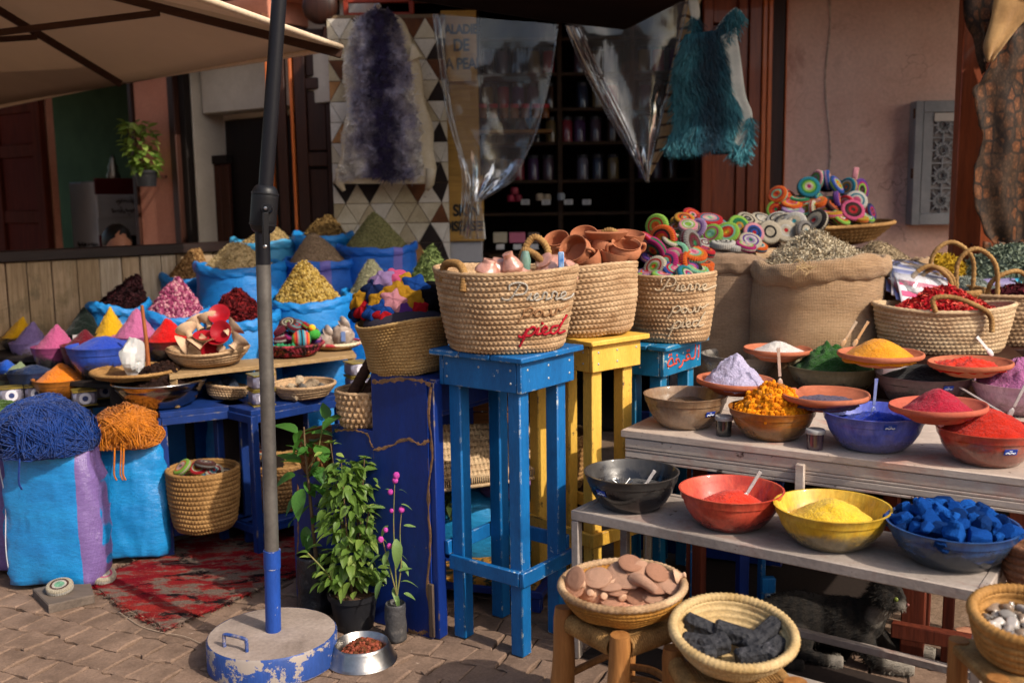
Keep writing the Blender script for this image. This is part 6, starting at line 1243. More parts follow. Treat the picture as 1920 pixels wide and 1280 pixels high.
# globe amaranth in a small bag
pg = at_z(743, 1199, 0); root = thing('potted_amaranth', 'slender plant with small magenta globe flowers in a grey bag', 'potted plant', pg); zg = lambda x, y, d=0.: at_y(x, y, pg[1] + d) - pg
bh = at_y(743, 1128, pg[1])[2]; BAGG = mat('grey_nursery_bag', '#3a3a3e', '#55524f', ns=7, rough=.45, bump=.5, bs=18, bd=.02, stain='#6f6862', sa=.58, sst=9)
mb = MB(); mb.lathe(rs([(1e-4, 0), (.036, 0), (.039, .03), (.037, bh), (.035, bh), (.033, bh - .02), (1e-4, bh - .02)], 24), 30, fn=lambda V, a: V * np.array([1, 1, 0]) * (1 + .08 * vn(V * 34, 6)[..., None]) + V * np.array([0, 0, 1])); part(mb, 'nursery_bag', BAGG, root, 180)
STA = [spline([zg(745, 1130), zg(741, 1060), zg(738, 980), zg(740, 905)], 24), spline([zg(748, 1130), zg(735, 1080), zg(722, 1030), zg(716, 1005)], 20), spline([zg(742, 1130), zg(752, 1060), zg(750, 1000), zg(753, 955)], 20)]
for q in STA: mb = MB(); mb.tube(q, np.linspace(.0036, .0015, len(q)), 6); part(mb, 'stem', STEMG, root, 180)
for x, y, az, el, sz in ((722, 952, 3.0, .1, .06), (752, 945, .2, -.2, .04), (742, 1010, -1.2, -1.0, .085), (728, 985, 3.4, -.6, .05), (757, 985, .2, -.1, .04), (713, 1040, 3.3, -.5, .06), (752, 1050, -.6, -.9, .055), (716, 1088, 3.9, -.8, .06), (752, 1090, .2, .2, .05), (740, 1100, -1.4, -.4, .05), (730, 1060, 2.4, .3, .045), (745, 1115, -1.6, -.8, .04), (728, 1032, -1.8, -.5, .06), (735, 1035, .4, .0, .05), (757, 1112, .2, -.3, .045), (730, 918, 2.6, .3, .02), (748, 918, .4, .1, .025), (735, 1075, 2.9, -.2, .05), (748, 1070, .5, .3, .045)): leaf(root, rg.choice(LA), zg(x, y, rg.uniform(-.03, .03)), az, el, sz * 1.1, rg.uniform(-.4, .4))
FLM = mat('magenta_flower', '#c04aa0', '#9a2a80', ns=60, rough=.8, fine=.3, fs=300)
for x, y, r in ((743, 891, .011), (741, 900, .010), (732, 922, .009), (734, 957, .007), (753, 955, .010), (723, 993, .008), (714, 1011, .010), (730, 1023, .009)):
    mb = MB(); mb.ball((0, 0, 0), (r, r, r * 1.1), 14, 10, lambda V: V * (1 + .14 * np.abs(np.sin(V[..., 0] * 9) * np.sin(V[..., 1] * 9 + V[..., 2] * 7)))[..., None]); part(mb, 'flower', FLM, root, 180, loc=zg(x, y, -.01))
# wall planter on the pink pillar
pw = at_pl(274, 325, FA + FN * -.16, FN); s_ = mpp(pw); root = thing('wall_planter', 'dark pot with bushy green plant hung on the pink pillar', 'potted plant', pw)
mb = MB(); mb.lathe([(1e-4, -.09), (17 * s_, -.09), (20 * s_, .0), (22 * s_, .0), (22 * s_, .02), (19 * s_, .02), (1e-4, .0)], 28); part(mb, 'pot', POTM, root, 40); mb = MB(); mb.bar((0, 0, -.02), np.array([FN[0] * .17, FN[1] * .17, -.02]), .02); part(mb, 'bracket', DARKW, root)
for k in range(150):
    z = rg.uniform(0, 1); r = (.11 - .05 * abs(z - .55)) * math.sqrt(rg.random()); az = rg.uniform(0, 6.28); leaf(root, rg.choice(LB), (r * math.cos(az) - .03 * z * 1.6, r * math.sin(az), .02 + z * .33), az, rg.uniform(-.7, .6), rg.uniform(.05, .08), rg.uniform(-.5, .5))
for k in range(5): mb = MB(); mb.tube(spline([(0, 0, .01), (rg.uniform(-.06, .03), rg.uniform(-.05, .05), .15), (rg.uniform(-.12, .03), rg.uniform(-.05, .05), .32)], 10), .004, 5); part(mb, 'stem', STEMB, root, 180)

# ================================================================ STEPPED BLUE STAND
PLr = np.array(at_z(815, 1195, 0)); PLl = np.array(at_z(561, 1120, 0)); e_ = (PLr - PLl); LW = np.linalg.norm(e_); e_ /= LW; bk = np.array([-e_[1], e_[0], 0]); SM = Matrix(((e_[0], bk[0], 0, PLl[0]), (e_[1], bk[1], 0, PLl[1]), (0, 0, 1, 0), (0, 0, 0, 1)))
def PS(x, y, off=0.):
    q = at_pl(x, y, PLl + bk * off, bk) - PLl; return float(q @ e_), float(q[2])
z1, z2, z3 = PS(760, 706)[1], PS(665, 801)[1], PS(595, 893)[1]; s1, s2 = PS(701, 760)[0], PS(628, 850)[0]
root = thing('stepped_stand', 'chipped dark blue stepped wooden display stand', 'display stand', M=SM)
RAW = mat('raw_split_wood', '#9a7350', '#6f5640', ns=16, rough=.9, bump=.5, bs=90, fine=.25, stain='#4f463c', sa=.58, sst=12)
mb = MB()
for a_, b_, z in ((0.0, s2, z3), (s2, s1, z2), (s1, LW, z1)):
    mb.add([(a_, -.011, 0), (b_, -.011, 0), (b_, -.011, z), (a_, -.011, z), (a_, .011, 0), (b_, .011, 0), (b_, .011, z), (a_, .011, z)], [[0, 1, 2, 3], [5, 4, 7, 6], [3, 2, 6, 7], [0, 3, 7, 4], [1, 5, 6, 2], [4, 5, 1, 0]])
part(mb, 'end_panel', BLUE_D, root, 0)
def ribbon(pts, w, off, seed):
    P = spline([(*PS(x, y), 0) for x, y in pts], 44); T = np.gradient(P, axis=0); T /= np.linalg.norm(T, axis=1)[:, None]; N_ = np.c_[-T[:, 1], T[:, 0]]; w = w * (1 + .7 * vn(np.c_[np.arange(44) * .55, np.zeros(44), np.zeros(44)], seed)); j = .003 * vn(np.c_[np.arange(44) * .8, np.zeros(44), np.ones(44)], seed + 1)
    L_ = P[:, :2] + N_ * (w / 2 + j)[:, None]; R_ = P[:, :2] - N_ * (w / 2 - j)[:, None]; q = np.stack([np.c_[L_[:, 0], np.full(44, -.0115), L_[:, 1]], np.c_[P[:, 0], np.full(44, -.0115 - off), P[:, 1]], np.c_[R_[:, 0], np.full(44, -.0115), R_[:, 1]]], 1); return q
for i, (pts, w) in enumerate((([(704, 843), (735, 834), (768, 822), (790, 831), (809, 824)], .013), ([(812, 724), (808, 780), (814, 850), (806, 930), (811, 1010), (806, 1090), (812, 1170)], .014), ([(702, 716), (745, 711), (790, 712), (812, 722)], .016), ([(632, 806), (660, 804), (690, 812), (703, 838)], .010), ([(562, 905), (563, 980), (562, 1060), (564, 1112)], .010), ([(770, 1180), (790, 1184), (806, 1180)], .02))):
    mb = MB(); mb.grid(ribbon(pts, w * .8, .0014, i * 3)); part(mb, 'split_edge' if i else 'crack', RAW, root, 180)
mb = MB(); mb.box((LW + .014, .02, z1 / 2 - .004), (.026, .05, z1 - .01), .003); part(mb, 'corner_post', BLUE_D, root)
mb = MB(); mb.box((LW + .004, -.018, .11), (.022, .012, .2), .003); part(mb, 'splinter', wood('grey_split_wood', '#5a4a3e', '#3a302a', 'z', .9), root)
for a_, b_, z in ((-.02, s2, z3), (s2 - .0, s1, z2), (s1 - .0, LW + .03, z1)): mb = MB(); mb.box(((a_ + b_) / 2, .47, z - .013), (b_ - a_ - .004, .92, .022), .004); part(mb, 'step_board', BLUE_D, root)
for a_, z0, zz in ((s2, z3, z2), (s1, z2, z1), (-.01, 0, z3)): mb = MB(); mb.box((a_ + .012, .47, (z0 + zz) / 2 - .012), (.02, .9, zz - z0 - .028), .003); part(mb, 'riser', BLUE_D, root)
mb = MB(); mb.box((LW * .5, .95, z3 / 2), (LW, .02, z3), .003); mb.box(((s1 + LW) / 2, .95, (z3 + z1) / 2 - .012), (LW - s1, .022, z1 - z3 - .03), .003); part(mb, 'far_panel', wood('brown_back_board', '#8a5a30', '#6a421f', 'x', .75), root)
# brown crate wood, grey bar and woven tray behind the blue stool
def at_box(name, label, cat, px0, py0, px1, py1, Y, d, m, z0=None, rz=0):
    a, b = at_y(px0, py0, Y), at_y(px1, py1, Y); mb = MB(); zb = b[2] if z0 is None else z0; mb.box((0, d / 2, (a[2] - zb) / 2), (b[0] - a[0], d, a[2] - zb), .005); return solo(mb, name, m, label, cat, ((a[0] + b[0]) / 2, Y, zb), rz)
root = thing('wooden_crate', 'brown wooden crate with pale metal edge behind the blue stool', 'crate', (*at_y(935, 800, 4.35)[:2], 0), -.12)
za, zb_ = at_y(930, 715, 4.35)[2], at_y(930, 800, 4.35)[2]
for k in range(3): mb = MB(); mb.box((0, 0, zb_ + (za - zb_) * (k + .5) / 3), (.62, .024, (za - zb_) / 3 - .005), .004); part(mb, 'board', wood('warm_crate_wood', '#8f5c30', '#6d4422', 'x', .7), root)
mb = MB(); mb.box((0, -.01, zb_ - .016), (.64, .05, .026), .004); part(mb, 'metal_edge', plain('pale_metal_edge', '#8e9092', .6), root)
for x in (-.29, .29): mb = MB(); mb.box((x, .06, za / 2), (.04, .04, za), .004); mb.box((x, .5, za / 2), (.04, .04, za), .004); part(mb, 'leg', DARKW, root)
mb = MB(); mb.box((0, .28, za - .01), (.62, .5, .018), .004); part(mb, 'crate_top', DARKW_X, root)
root = thing('woven_tray', 'pale rectangular woven palm tray leaning behind the blue stool legs', 'tray'); f0, f1, b0_, b1_ = at_y(806, 908, 3.72), at_y(1012, 880, 3.86), at_y(822, 798, 4.18), at_y(992, 795, 4.26)
t = np.linspace(0, 1, 9 * 7 + 1)[:, None, None]; u = np.linspace(0, 1, 161)[None, :, None]; G = (f0 * (1 - u) + f1 * u) * (1 - t) + (b0_ * (1 - u) + b1_ * u) * t
rw = t * 9; rf = rw % 1; dz = .012 * np.sqrt(np.clip(1 - (2 * rf - 1) ** 2, 0, 1)) + .006 * np.abs(np.sin(math.pi * (u * 26 + .5 * rf + .4 * np.floor(rw)))) * np.sin(math.pi * rf); nn = np.cross(f1 - f0, b0_ - f0); nn /= np.linalg.norm(nn); G = G + nn * dz; ctr = G.reshape(-1, 3).mean(0); root.location = ctr
mb = MB(); mb.grid(G - ctr); part(mb, 'woven_top', STRAW_PALE, root, 180).modifiers.new('t', 'SOLIDIFY').thickness = .01
mb = MB()
for i in range(52): q = f0 + (f1 - f0) * (i + .5) / 52; mb.tube([q + nn * .012 - ctr, q + np.array([0, -.008, -.008]) - ctr, q + np.array([0, .0, -.03]) - ctr], .0032, 5)
mb.tube([f0 + np.array([0, 0, -.03]) - ctr, f1 + np.array([0, 0, -.03]) - ctr], .009, 8); mb.tube([f0 + nn * .008 - ctr, f1 + nn * .008 - ctr], .006, 8); part(mb, 'open_edge', STRAW_PALE, root, 180)
pbg = at_z(905, 1078, 0.02); root = thing('blue_bag', 'full blue woven plastic bag lying behind the blue stool', 'bag', (pbg[0], pbg[1] + .2, .21), -.18)
def pil(V):
    c = V.copy(); k = (np.abs(V[..., 0]) ** 3 + np.abs(V[..., 2]) ** 2.6 + 1e-6) ** (-.12); c = V * np.clip(k, .8, 1.25)[..., None]; return c * (1 + .05 * vn(V * 2.5, 4) + .03 * (1 - np.abs(vn(V * np.array([5, 2, 3]), 8))))[..., None]
mb = MB(); mb.ball((0, 0, 0), (.27, .19, .19), 60, 40, pil); part(mb, 'bag_body', sackmat('bag_weave', '#2a96d2', '#2288c4', None, rough=.35, weave=800), root, 180)
mb = MB(); P = np.array([(x, -.185 * math.sqrt(max(0.02, 1 - (x / .29) ** 2)), -.06 + .03 * x) for x in np.linspace(-.2, .2, 30)]); mb.tube(P, .0022, 5); part(mb, 'seam', plain('pale_thread', '#c8ccd0', .8), root)
p = at_y(958, 912, 4.0); mb = MB(); mb.ball((0, 0, 0), (.13, .12, .05), 30, 16, lambda V: V * (1 + .1 * vn(V * 4, 3))[..., None]); solo(mb, 'lilac_bundle', mat('lilac_cloth', '#7a5f92', '#5f4a78', ns=8, rough=.8), 'lilac cloth bundle on top of the lying blue bag', 'cloth', p, smooth=180)
p = at_y(1000, 875, 4.1); mb = MB(); mb.ball((0, 0, 0), (.07, .06, .075), 30, 20, lambda V: V * (1 + .18 * vn(V * 3, 3) + .06 * vn(V * 9, 5))[..., None]); solo(mb, 'magenta_cloth', mat('magenta_cloth', '#8f1a56', '#701244', ns=8, rough=.7), 'crumpled magenta cloth between the blue and yellow stools', 'cloth', p, smooth=180)
p = at_y(1010, 960, 4.15); basket('dark straw basket behind the yellow stool legs', (p[0] + .06, p[1] + .14, .30), [(.13, 0), (.16, .1), (.17, .24)], 11, 56, STRAW_DK, .006, 'braid', .009, .012)
mb = MB(); mb.box((p[0] + .06, p[1] + .14, .145), (.32, .3, .28), .01); solo(mb, 'wooden_box', DARKW, 'dark wooden box under the straw basket behind the yellow stool', 'box')
root = thing('dark_herb_bunch', 'bunch of dark green dried herbs under the woven tray', 'herbs', at_y(845, 935, 3.78)); HM = leafmat('dark_herb', '#2f3d1e', '#45552c', '#50663a'); lh = leafmesh('leaf', HM, 1., .3, .2, .3)
for k in range(60): leaf(root, lh, (rg.uniform(-.06, .05), rg.uniform(-.04, .06), rg.uniform(-.05, .06)), rg.uniform(0, 6.28), rg.uniform(-.9, .9), rg.uniform(.05, .09), rg.uniform(-.5, .5))
root = thing('low_blue_rack', 'low blue board with folded patterned rug behind the stand', 'rack', (*at_z(850, 1128, 0)[:2], 0), -.3); mb = MB(); mb.box((.12, .14, .075), (.5, .34, .03), .004); part(mb, 'rack_board', BLUE_D, root)
for x in (-.1, .34):
    for y in (0, .28): mb = MB(); mb.box((x, y, .03), (.04, .04, .058), .004); part(mb, 'foot', BLUE_D, root)
mb = MB(); V = np.array([[(x, y, .1 + .02 * vn(np.array([x * 9, y * 9, 0]), 3)) for y in np.linspace(-.02, .3, 14)] for x in np.linspace(-.11, .34, 20)]); mb.grid(V); o = solo(mb, 'folded_rug', mat('ochre_pattern_rug', '#a8742a', '#2f3a2a', ns=26, lo=.45, hi=.55, rough=1, stain='#7a6a60', sa=.55, sst=8, bump=.6, bs=120), 'ochre and dark patterned folded rug on the low blue rack', 'rug', (*at_z(850, 1128, 0)[:2], 0), -.3, smooth=180); md = o.modifiers.new('t', 'SOLIDIFY'); md.thickness = .02; md.offset = 1

# ================================================================ STOOLS
NAIL = plain('nail_metal', '#a9adb0', .5, metal=.5)
def stool(label, fc, rc, lc, z, ap, m, legw=.052, planks=3, over=.026, nails=True):
    F_, R_, L_ = [np.array(at_z(x, y, z)) for x, y in (fc, rc, lc)]
    e1, e2 = R_ - F_, L_ - F_; e1[2] = e2[2] = 0; a, b = np.linalg.norm(e1), np.linalg.norm(e2); e1 /= a
    e2 = np.array([-e1[1], e1[0], 0]); M = Matrix(((e1[0], e2[0], 0, F_[0]), (e1[1], e2[1], 0, F_[1]), (0, 0, 1, 0), (0, 0, 0, 1)))
    root = thing('tall_stool', label, 'stool', M=M); t = .02
    w = b / planks
    for k in range(planks): mb = MB(); mb.box((a / 2, w * (k + .5), z - t / 2), (a, w - .003, t), .004); part(mb, 'seat_plank', m, root)
    o = over; z0, z1_ = z - t - ap, z - t - .001
    for c, d in (((a / 2, o + .009, 0), (a - 2 * o, .018)), ((a / 2, b - o - .009, 0), (a - 2 * o, .018)), ((o + .009, b / 2, 0), (.018, b - 2 * o - .038)), ((a - o - .009, b / 2, 0), (.018, b - 2 * o - .038))):
        mb = MB(); mb.box((c[0], c[1], (z0 + z1_) / 2), (d[0], d[1], z1_ - z0), .003); part(mb, 'apron', m, root)
    i0 = o + .02 + .002; cs_ = [(i0, i0), (a - i0, i0), (a - i0, b - i0), (i0, b - i0)]
    for k, (x, y) in enumerate(cs_):
        x += legw / 2 * (1 if x < a / 2 else -1); y += legw / 2 * (1 if y < b / 2 else -1); mb = MB(); mb.box((x, y, z1_ / 2), (legw, legw, z1_), .004); part(mb, 'leg', m, root)
    zr = .285
    for c, d in (((a / 2, i0 - .010, zr), (a - 2 * i0 + .036, .018)), ((a / 2, b - i0 + .010, zr + .05), (a - 2 * i0 + .036, .018)), ((i0 - .010, b / 2, zr), (.018, b - 2 * i0)), ((a - i0 + .010, b / 2, zr + .05), (.018, b - 2 * i0))):
        mb = MB(); mb.box((c[0], c[1], c[2]), (d[0], d[1], .052), .003); part(mb, 'stretcher', m, root)
    for f in (.12, .5, .9):
        for zz in (z0 + ap * .3, z0 + ap * .72):
            if random.random() < .75: mb = MB(); mb.ball((o + (a - 2 * o) * f, o - .0005, zz), (.0045, .0022, .0045), 8, 6); part(mb, 'nail', NAIL, root)
            if random.random() < .6: mb = MB(); mb.ball((o - .0005, o + (b - 2 * o) * f, zz), (.0022, .0045, .0045), 8, 6); part(mb, 'nail', NAIL, root)
    return root, M, a, b
ZS = 1.05
st1, M1, a1, b1 = stool('tall bright blue painted stool under the lettered basket in front', (979, 672), (1096, 646), (831, 649), ZS, .105, BLUE_S)
st2, M2_, a2, b2 = stool('tall yellow painted stool under the basket of clay pots', (1111, 641), (1220, 625), (992, 617), ZS - .003, .10, YEL_S)
ZS3 = .985
st3, M3_, a3, b3 = stool('teal blue stool with red painted Arabic word on its side', (1250, 651), (1331, 629), (1150, 640), ZS3, .105, BLUE_T)
# red Arabic word brushed on the teal apron (right face)
RED = plain('red_brush_paint', '#c2452f', .7)
mb = MB(); W_ = a3 - .06; zc_ = ZS3 - .07
def st_(pts, r=.0042): mb.tube(spline([(.03 + W_ * x, .0255, zc_ + .05 * y) for x, y in pts], 14), r, 6)
st_([(.93, .75), (.925, .1), (.92, -.35)]); st_([(.84, .85), (.83, .1), (.80, -.28), (.70, -.25)]); st_([(.70, -.25), (.66, .15), (.60, .2), (.58, -.1), (.66, -.2), (.56, -.28)]); st_([(.56, -.28), (.50, -.2), (.46, -.55), (.38, -.7)]); st_([(.40, -.25), (.36, .05), (.30, .0), (.32, -.25), (.24, -.28)]); st_([(.24, -.28), (.20, .25), (.12, .1), (.08, -.25), (.16, -.35), (.24, -.28)])
for x, y in ((.61, .48), (.66, .48), (.33, .35), (.13, .55), (.18, .55)): mb.ball((.03 + W_ * x, .0255, zc_ + .05 * y), (.006, .003, .006), 8, 6)
part(mb, 'painted_word', RED, st3, 60)
# ================================================================ BASKETS ON THE STOOLS
cen = lambda M, a, b, z: np.array(M @ Vector((a / 2, b / 2, z)))
g1 = cen(M1, a1, b1, 0); g1 = np.array([g1[0], g1[1], ZS]); D1 = mpp(g1) * FPX
R1t, R1b = 134 * mpp(g1), 104 * mpp(g1); H1 = at_y(967, 503, g1[1])[2] - ZS
B1 = basket('straw basket lettered Pierre pour pied on the bright blue stool', tuple(g1), [(R1b * .96, 0), (R1b * 1.03, .012), (R1b + (R1t - R1b) * .55, H1 * .45), (R1t, H1)], 15, 84, STRAW, .0055, 'braid', .008, .012, wob=(.006, .6), sub=6,
            handles=[spline([(-R1t * .84, -R1t * .45, H1 - .03), (-R1t * .80, -R1t * .52, H1 + .022), (-R1t * .62, -R1t * .70, H1 + .028), (-R1t * .54, -R1t * .78, H1 - .005), (-R1t * .56, -R1t * .83, H1 - .06)], 30), spline([(R1t * .25, R1t * .55, H1 - .05), (R1t * .27, R1t * .6, H1 + .05), (R1t * .42, R1t * .62, H1 + .10), (R1t * .60, R1t * .6, H1 + .06), (R1t * .63, R1t * .5, H1 - .03)], 30), spline([(R1t * .2, R1t * .3, H1 - .05), (R1t * .25, R1t * .25, H1 + .05), (R1t * .4, R1t * .2, H1 + .045), (R1t * .55, R1t * .1, H1 + .01)], 30)], hr=.013)
def surf(px, py, g, prof, out=.006):
    d = ray(px, py); lo = None
    for s in np.linspace(2., 4.6, 1300):
        q = _C + d * s; z = q[2] - g[2]; r = np.hypot(q[0] - g[0], q[1] - g[1]); R = np.interp(z, [p_[1] for p_ in prof], [p_[0] for p_ in prof])
        if r <= R + out: return q - g
    return surf(px - 5, py, g, prof, out)          # past the silhouette: stay on the basket
PF1 = [(R1b * .96, 0), (R1b * 1.03, .012), (R1b + (R1t - R1b) * .55, H1 * .45), (R1t, H1)]
def script(strokes, ox, oy, sc, g, prof, m, r, root, name='yarn_lettering'):
    mb = MB()
    for s in strokes:
        P = spline([surf(ox + x / sc, oy + y / sc, g, prof) for x, y in s], 10 * len(s)); i = np.arange(len(P)); mb.tube(P, r * (1 + .18 * np.sin(i * 1.9)), 6)
    part(mb, name, m, root, 180)
PIERRE = [[(495, 525), (500, 495), (545, 480), (592, 490), (603, 515), (585, 545), (530, 555)], [(560, 490), (530, 540), (500, 580), (462, 582), (450, 570)], [(600, 585), (625, 545), (618, 580), (640, 585)], [(612, 522), (615, 526)], [(640, 580), (668, 560), (662, 545), (645, 560), (655, 585), (690, 575)], [(690, 580), (705, 540), (722, 545), (716, 580), (745, 570)], [(745, 580), (760, 535), (782, 545), (774, 580), (800, 570)], [(800, 575), (832, 552), (828, 535), (806, 550), (816, 580), (865, 565), (930, 545)]]
POUR = [[(585, 640), (575, 680), (540, 725)], [(580, 655), (620, 630), (640, 650), (610, 680), (580, 675)], [(640, 670), (668, 645), (690, 655), (672, 682), (648, 675), (668, 645)], [(695, 650), (705, 680), (735, 670), (745, 640), (750, 675), (770, 670)], [(770, 675), (785, 635), (805, 645), (850, 615)]]
PIED = [[(548, 800), (575, 805), (605, 755)], [(605, 755), (590, 800), (556, 866)], [(596, 775), (635, 745), (652, 760), (628, 795), (590, 800)], [(652, 790), (672, 752), (662, 790), (690, 782)], [(690, 780), (722, 758), (712, 742), (692, 765), (705, 790), (740, 778)], [(788, 738), (755, 745), (742, 775), (765, 785), (795, 755)], [(842, 672), (815, 715), (788, 770), (800, 782), (832, 768)], [(690, 722), (698, 728)]]
script(PIERRE, 800, 380, 3.2, g1, PF1, mat('grey_yarn', '#b0a89c', '#989084', ns=40, rough=.95, bump=.5, bs=300), .0036, B1)
script(POUR, 800, 380, 3.2, g1, PF1, mat('brown_yarn', '#9c7452', '#84603f', ns=40, rough=.95, bump=.5, bs=300), .0034, B1)
script(PIED, 800, 380, 3.2, g1, PF1, mat('red_yarn', '#b3182c', '#951222', ns=40, rough=.95, bump=.5, bs=300), .0042, B1)
# plastic wrapped clay pieces in basket 1
WRAP = mat('shrink_wrapped_clay', '#c4907c', '#a87462', ns=9, rough=.12, spec=.8, coat=.8, bump=.5, bs=40, bd=.01)
mb = MB(); mb.lathe([(1e-4, 0), (R1t * .88, 0)], 40); part(mb, 'inner_lining', STRAW_DK, B1, loc=(0, 0, H1 * .72))
for i, (x, y, d_, hh, ax, lb) in enumerate(((915, 492, .05, .05, (.2, -.1, .9), 'leftmost in the lettered basket'), (938, 488, .045, .05, (.8, -.2, .4), 'second from left in the lettered basket'), (960, 486, .04, .07, (-.3, -.2, .9), 'upright by the basket handle'), (1030, 488, .07, .06, (-.5, -.5, .7), 'with ribbed side right of the handle'), (1062, 496, .05, .05, (.4, -.4, .7), 'rightmost by the rim'), (972, 494, .05, .04, (0, -.3, 1), 'low in the middle'))):
    mb = MB(); hh *= .75; mb.lathe(rs([(1e-4, -hh * .6), (d_ * .7, -hh * .6), (d_, -hh * .1), (d_ * .7, hh * .4), (d_ * .45, hh * .7), (d_ * .5, hh), (1e-4, hh)], 20), 28, fn=lambda V, a: V * (1 + .05 * vn(V * 40, 3))[..., None]); solo(mb, 'wrapped_pot', WRAP, f'plastic wrapped clay pot {lb}', 'clay pot', M=align(at_d(x, y + 14, D1 - .02 + .03 * (i % 2)), ax), group='wrapped clay pots in the lettered basket', smooth=60)
mb = MB(); mb.lathe([(1e-4, -.04), (.016, -.04), (.02, 0), (.012, .03), (1e-4, .032)], 20); solo(mb, 'glass_bottle', mat('pale_green_glass', '#8fb8a8', rough=.1, spec=.7, trans=.5), 'small pale green wrapped bottle beside the basket handle', 'bottle', at_d(985, 487, D1), smooth=60)
mb = MB(); mb.box((0, 0, 0), (.02, .012, .08), .004); solo(mb, 'blue_label_packet', mat('blue_packet', '#3f78b8', '#9fb8d4', ns=30, rough=.25, spec=.6), 'narrow blue packet hanging by the right basket handle', 'packet', at_d(1052, 494, D1 - .06))
# basket 2: clay pots
g2 = cen(M2_, a2, b2, 0); g2 = np.array([g2[0] + .02, g2[1], ZS]); s2_ = mpp(g2); R2t, R2b = 104 * s2_, 84 * s2_; H2 = at_y(1140, 496, g2[1])[2] - ZS; D2 = s2_ * FPX
B2 = basket('straw basket of terracotta pots on the yellow stool', tuple(g2), [(R2b * .96, 0), (R2b * 1.05, .012), (R2b + (R2t - R2b) * .8, H2 * .5), (R2t, H2)], 14, 72, STRAW, .0055, 'braid', .008, .012, wob=(.008, 2.2), sub=6, tilt=(0, -.05), handles=[spline([(R2t * .35, R2t * .5, H2 - .03), (R2t * .36, R2t * .55, H2 + .08), (R2t * .58, R2t * .5, H2 + .12), (R2t * .78, R2t * .42, H2 + .08), (R2t * .80, R2t * .36, H2 - .03)], 30)], hr=.013)
POT = mat('terracotta_pot', '#b0714f', '#9c5f40', ns=6, rough=.7, bump=.15, bs=90, fine=.1, stain='#8a4f36', sa=.62, sst=8)
def pot(x, y, dd, axis, R, H, lb, kind=0, handle=False):
    t = .006; pr = [[(1e-4, 0), (.55 * R, 0), (.92 * R, .35 * H), (R, .6 * H), (.9 * R, .85 * H), (.86 * R, .9 * H), (.93 * R, H), (.88 * R, H), (.8 * R, .88 * H), (.9 * R, .6 * H), (.8 * R, .3 * H), (1e-4, .1 * H)], [(1e-4, 0), (.6 * R, 0), (.9 * R, .5 * H), (R, H), (.94 * R, H), (.84 * R, .55 * H), (.5 * R, .2 * H), (1e-4, .18 * H)], [(1e-4, 0), (.75 * R, 0), (.95 * R, .7 * H), (R, H * .95), (.96 * R, H), (1e-4, .85 * H)]][kind]
    M = align(at_d(x, y, D2 + dd), axis); root = thing('clay_pot', f'terracotta {["round pot", "bowl", "flat lid"][kind]} {lb}', 'clay pot', M=M @ Matrix.Translation((0, 0, -H / 2)), group='terracotta pots in the basket'); mb = MB(); mb.lathe(pr, 40); part(mb, 'pot_body', POT, root, 45)
    for sgn in ((-1, 1) if handle else ()): mb = MB(); mb.tube(spline([(sgn * .85 * R, 0, H * .95), (sgn * 1.2 * R, 0, H * .9), (sgn * 1.2 * R, 0, H * .6), (sgn * .93 * R, 0, H * .45)], 14), .007, 8); part(mb, 'ear', POT, root, 180)
mb = MB(); mb.lathe([(1e-4, 0), (R2t * .88, 0)], 40); part(mb, 'inner_lining', STRAW_DK, B2, loc=(0, 0, H2 * .7))
pot(1047, 462, .02, (-.2, -.5, .75), .052, .085, 'half hidden behind the rope handle', 0); pot(1082, 474, -.04, (-.45, -.75, .5), .062, .085, 'opening to the front at the left', 0, True); pot(1131, 468, .02, (.1, .2, -.9), .055, .10, 'standing upside down in the centre', 0)
pot(1137, 441, .03, (0, -.05, 1), .085, .03, 'laid flat on top of the heap', 2); pot(1172, 472, -.03, (.1, -.42, .9), .062, .075, 'with two ears at the right front', 0, True); pot(1180, 448, .05, (.1, -.2, .95), .06, .05, 'behind the eared pot', 1); pot(1108, 492, -.07, (-.5, -.2, .8), .05, .06, 'low at the front rim', 1); pot(1150, 488, -.06, (.2, -.1, .9), .055, .06, 'low right of the front', 1); pot(1096, 450, .06, (-.1, -.6, .8), .055, .06, 'at the back of the heap', 1)
# basket 3: crochet discs
g3 = cen(M3_, a3, b3, 0); g3 = np.array([g3[0] + .025, g3[1], ZS3]); s3_ = mpp(g3); D3 = s3_ * FPX; cx3 = 1258; g3[0] = at_y(cx3, 600, g3[1])[0]; R3t, R3b = 82 * s3_, 66 * s3_; H3 = at_y(cx3, 512, g3[1])[2] - ZS3
PF3 = [(R3b * .96, 0), (R3b * 1.05, .012), (R3b + (R3t - R3b) * .8, H3 * .55), (R3t, H3)]
B3 = basket('straw basket with faded lettering full of crochet discs on the teal stool', tuple(g3), PF3, 15, 66, STRAW, .0055, 'braid', .008, .012, sub=6, wob=(.005, 1.))
DY = mat('faded_yarn', '#bfae94', '#a8967c', ns=40, rough=.95); sh = lambda S, dx, dy, k=1.: [[(x * k + dx, y * k + dy) for x, y in s] for s in S]
script(sh(PIERRE, 1010, 60, .8), 800, 380, 3.2, g3, PF3, DY, .0036, B3); script(sh(POUR, 1010, 115, .8), 800, 380, 3.2, g3, PF3, DY, .0034, B3); script(sh(PIED, 1015, 130, .78), 800, 380, 3.2, g3, PF3, DY, .0036, B3)
mb = MB(); mb.lathe([(1e-4, 0), (R3t * .9, 0)], 40); part(mb, 'inner_lining', STRAW_DK, B3, loc=(0, 0, H3 * .7))
W3 = 'in basket on teal stool'
T1 = (.62, .45, .5); T2 = (-.55, -.78, .1)
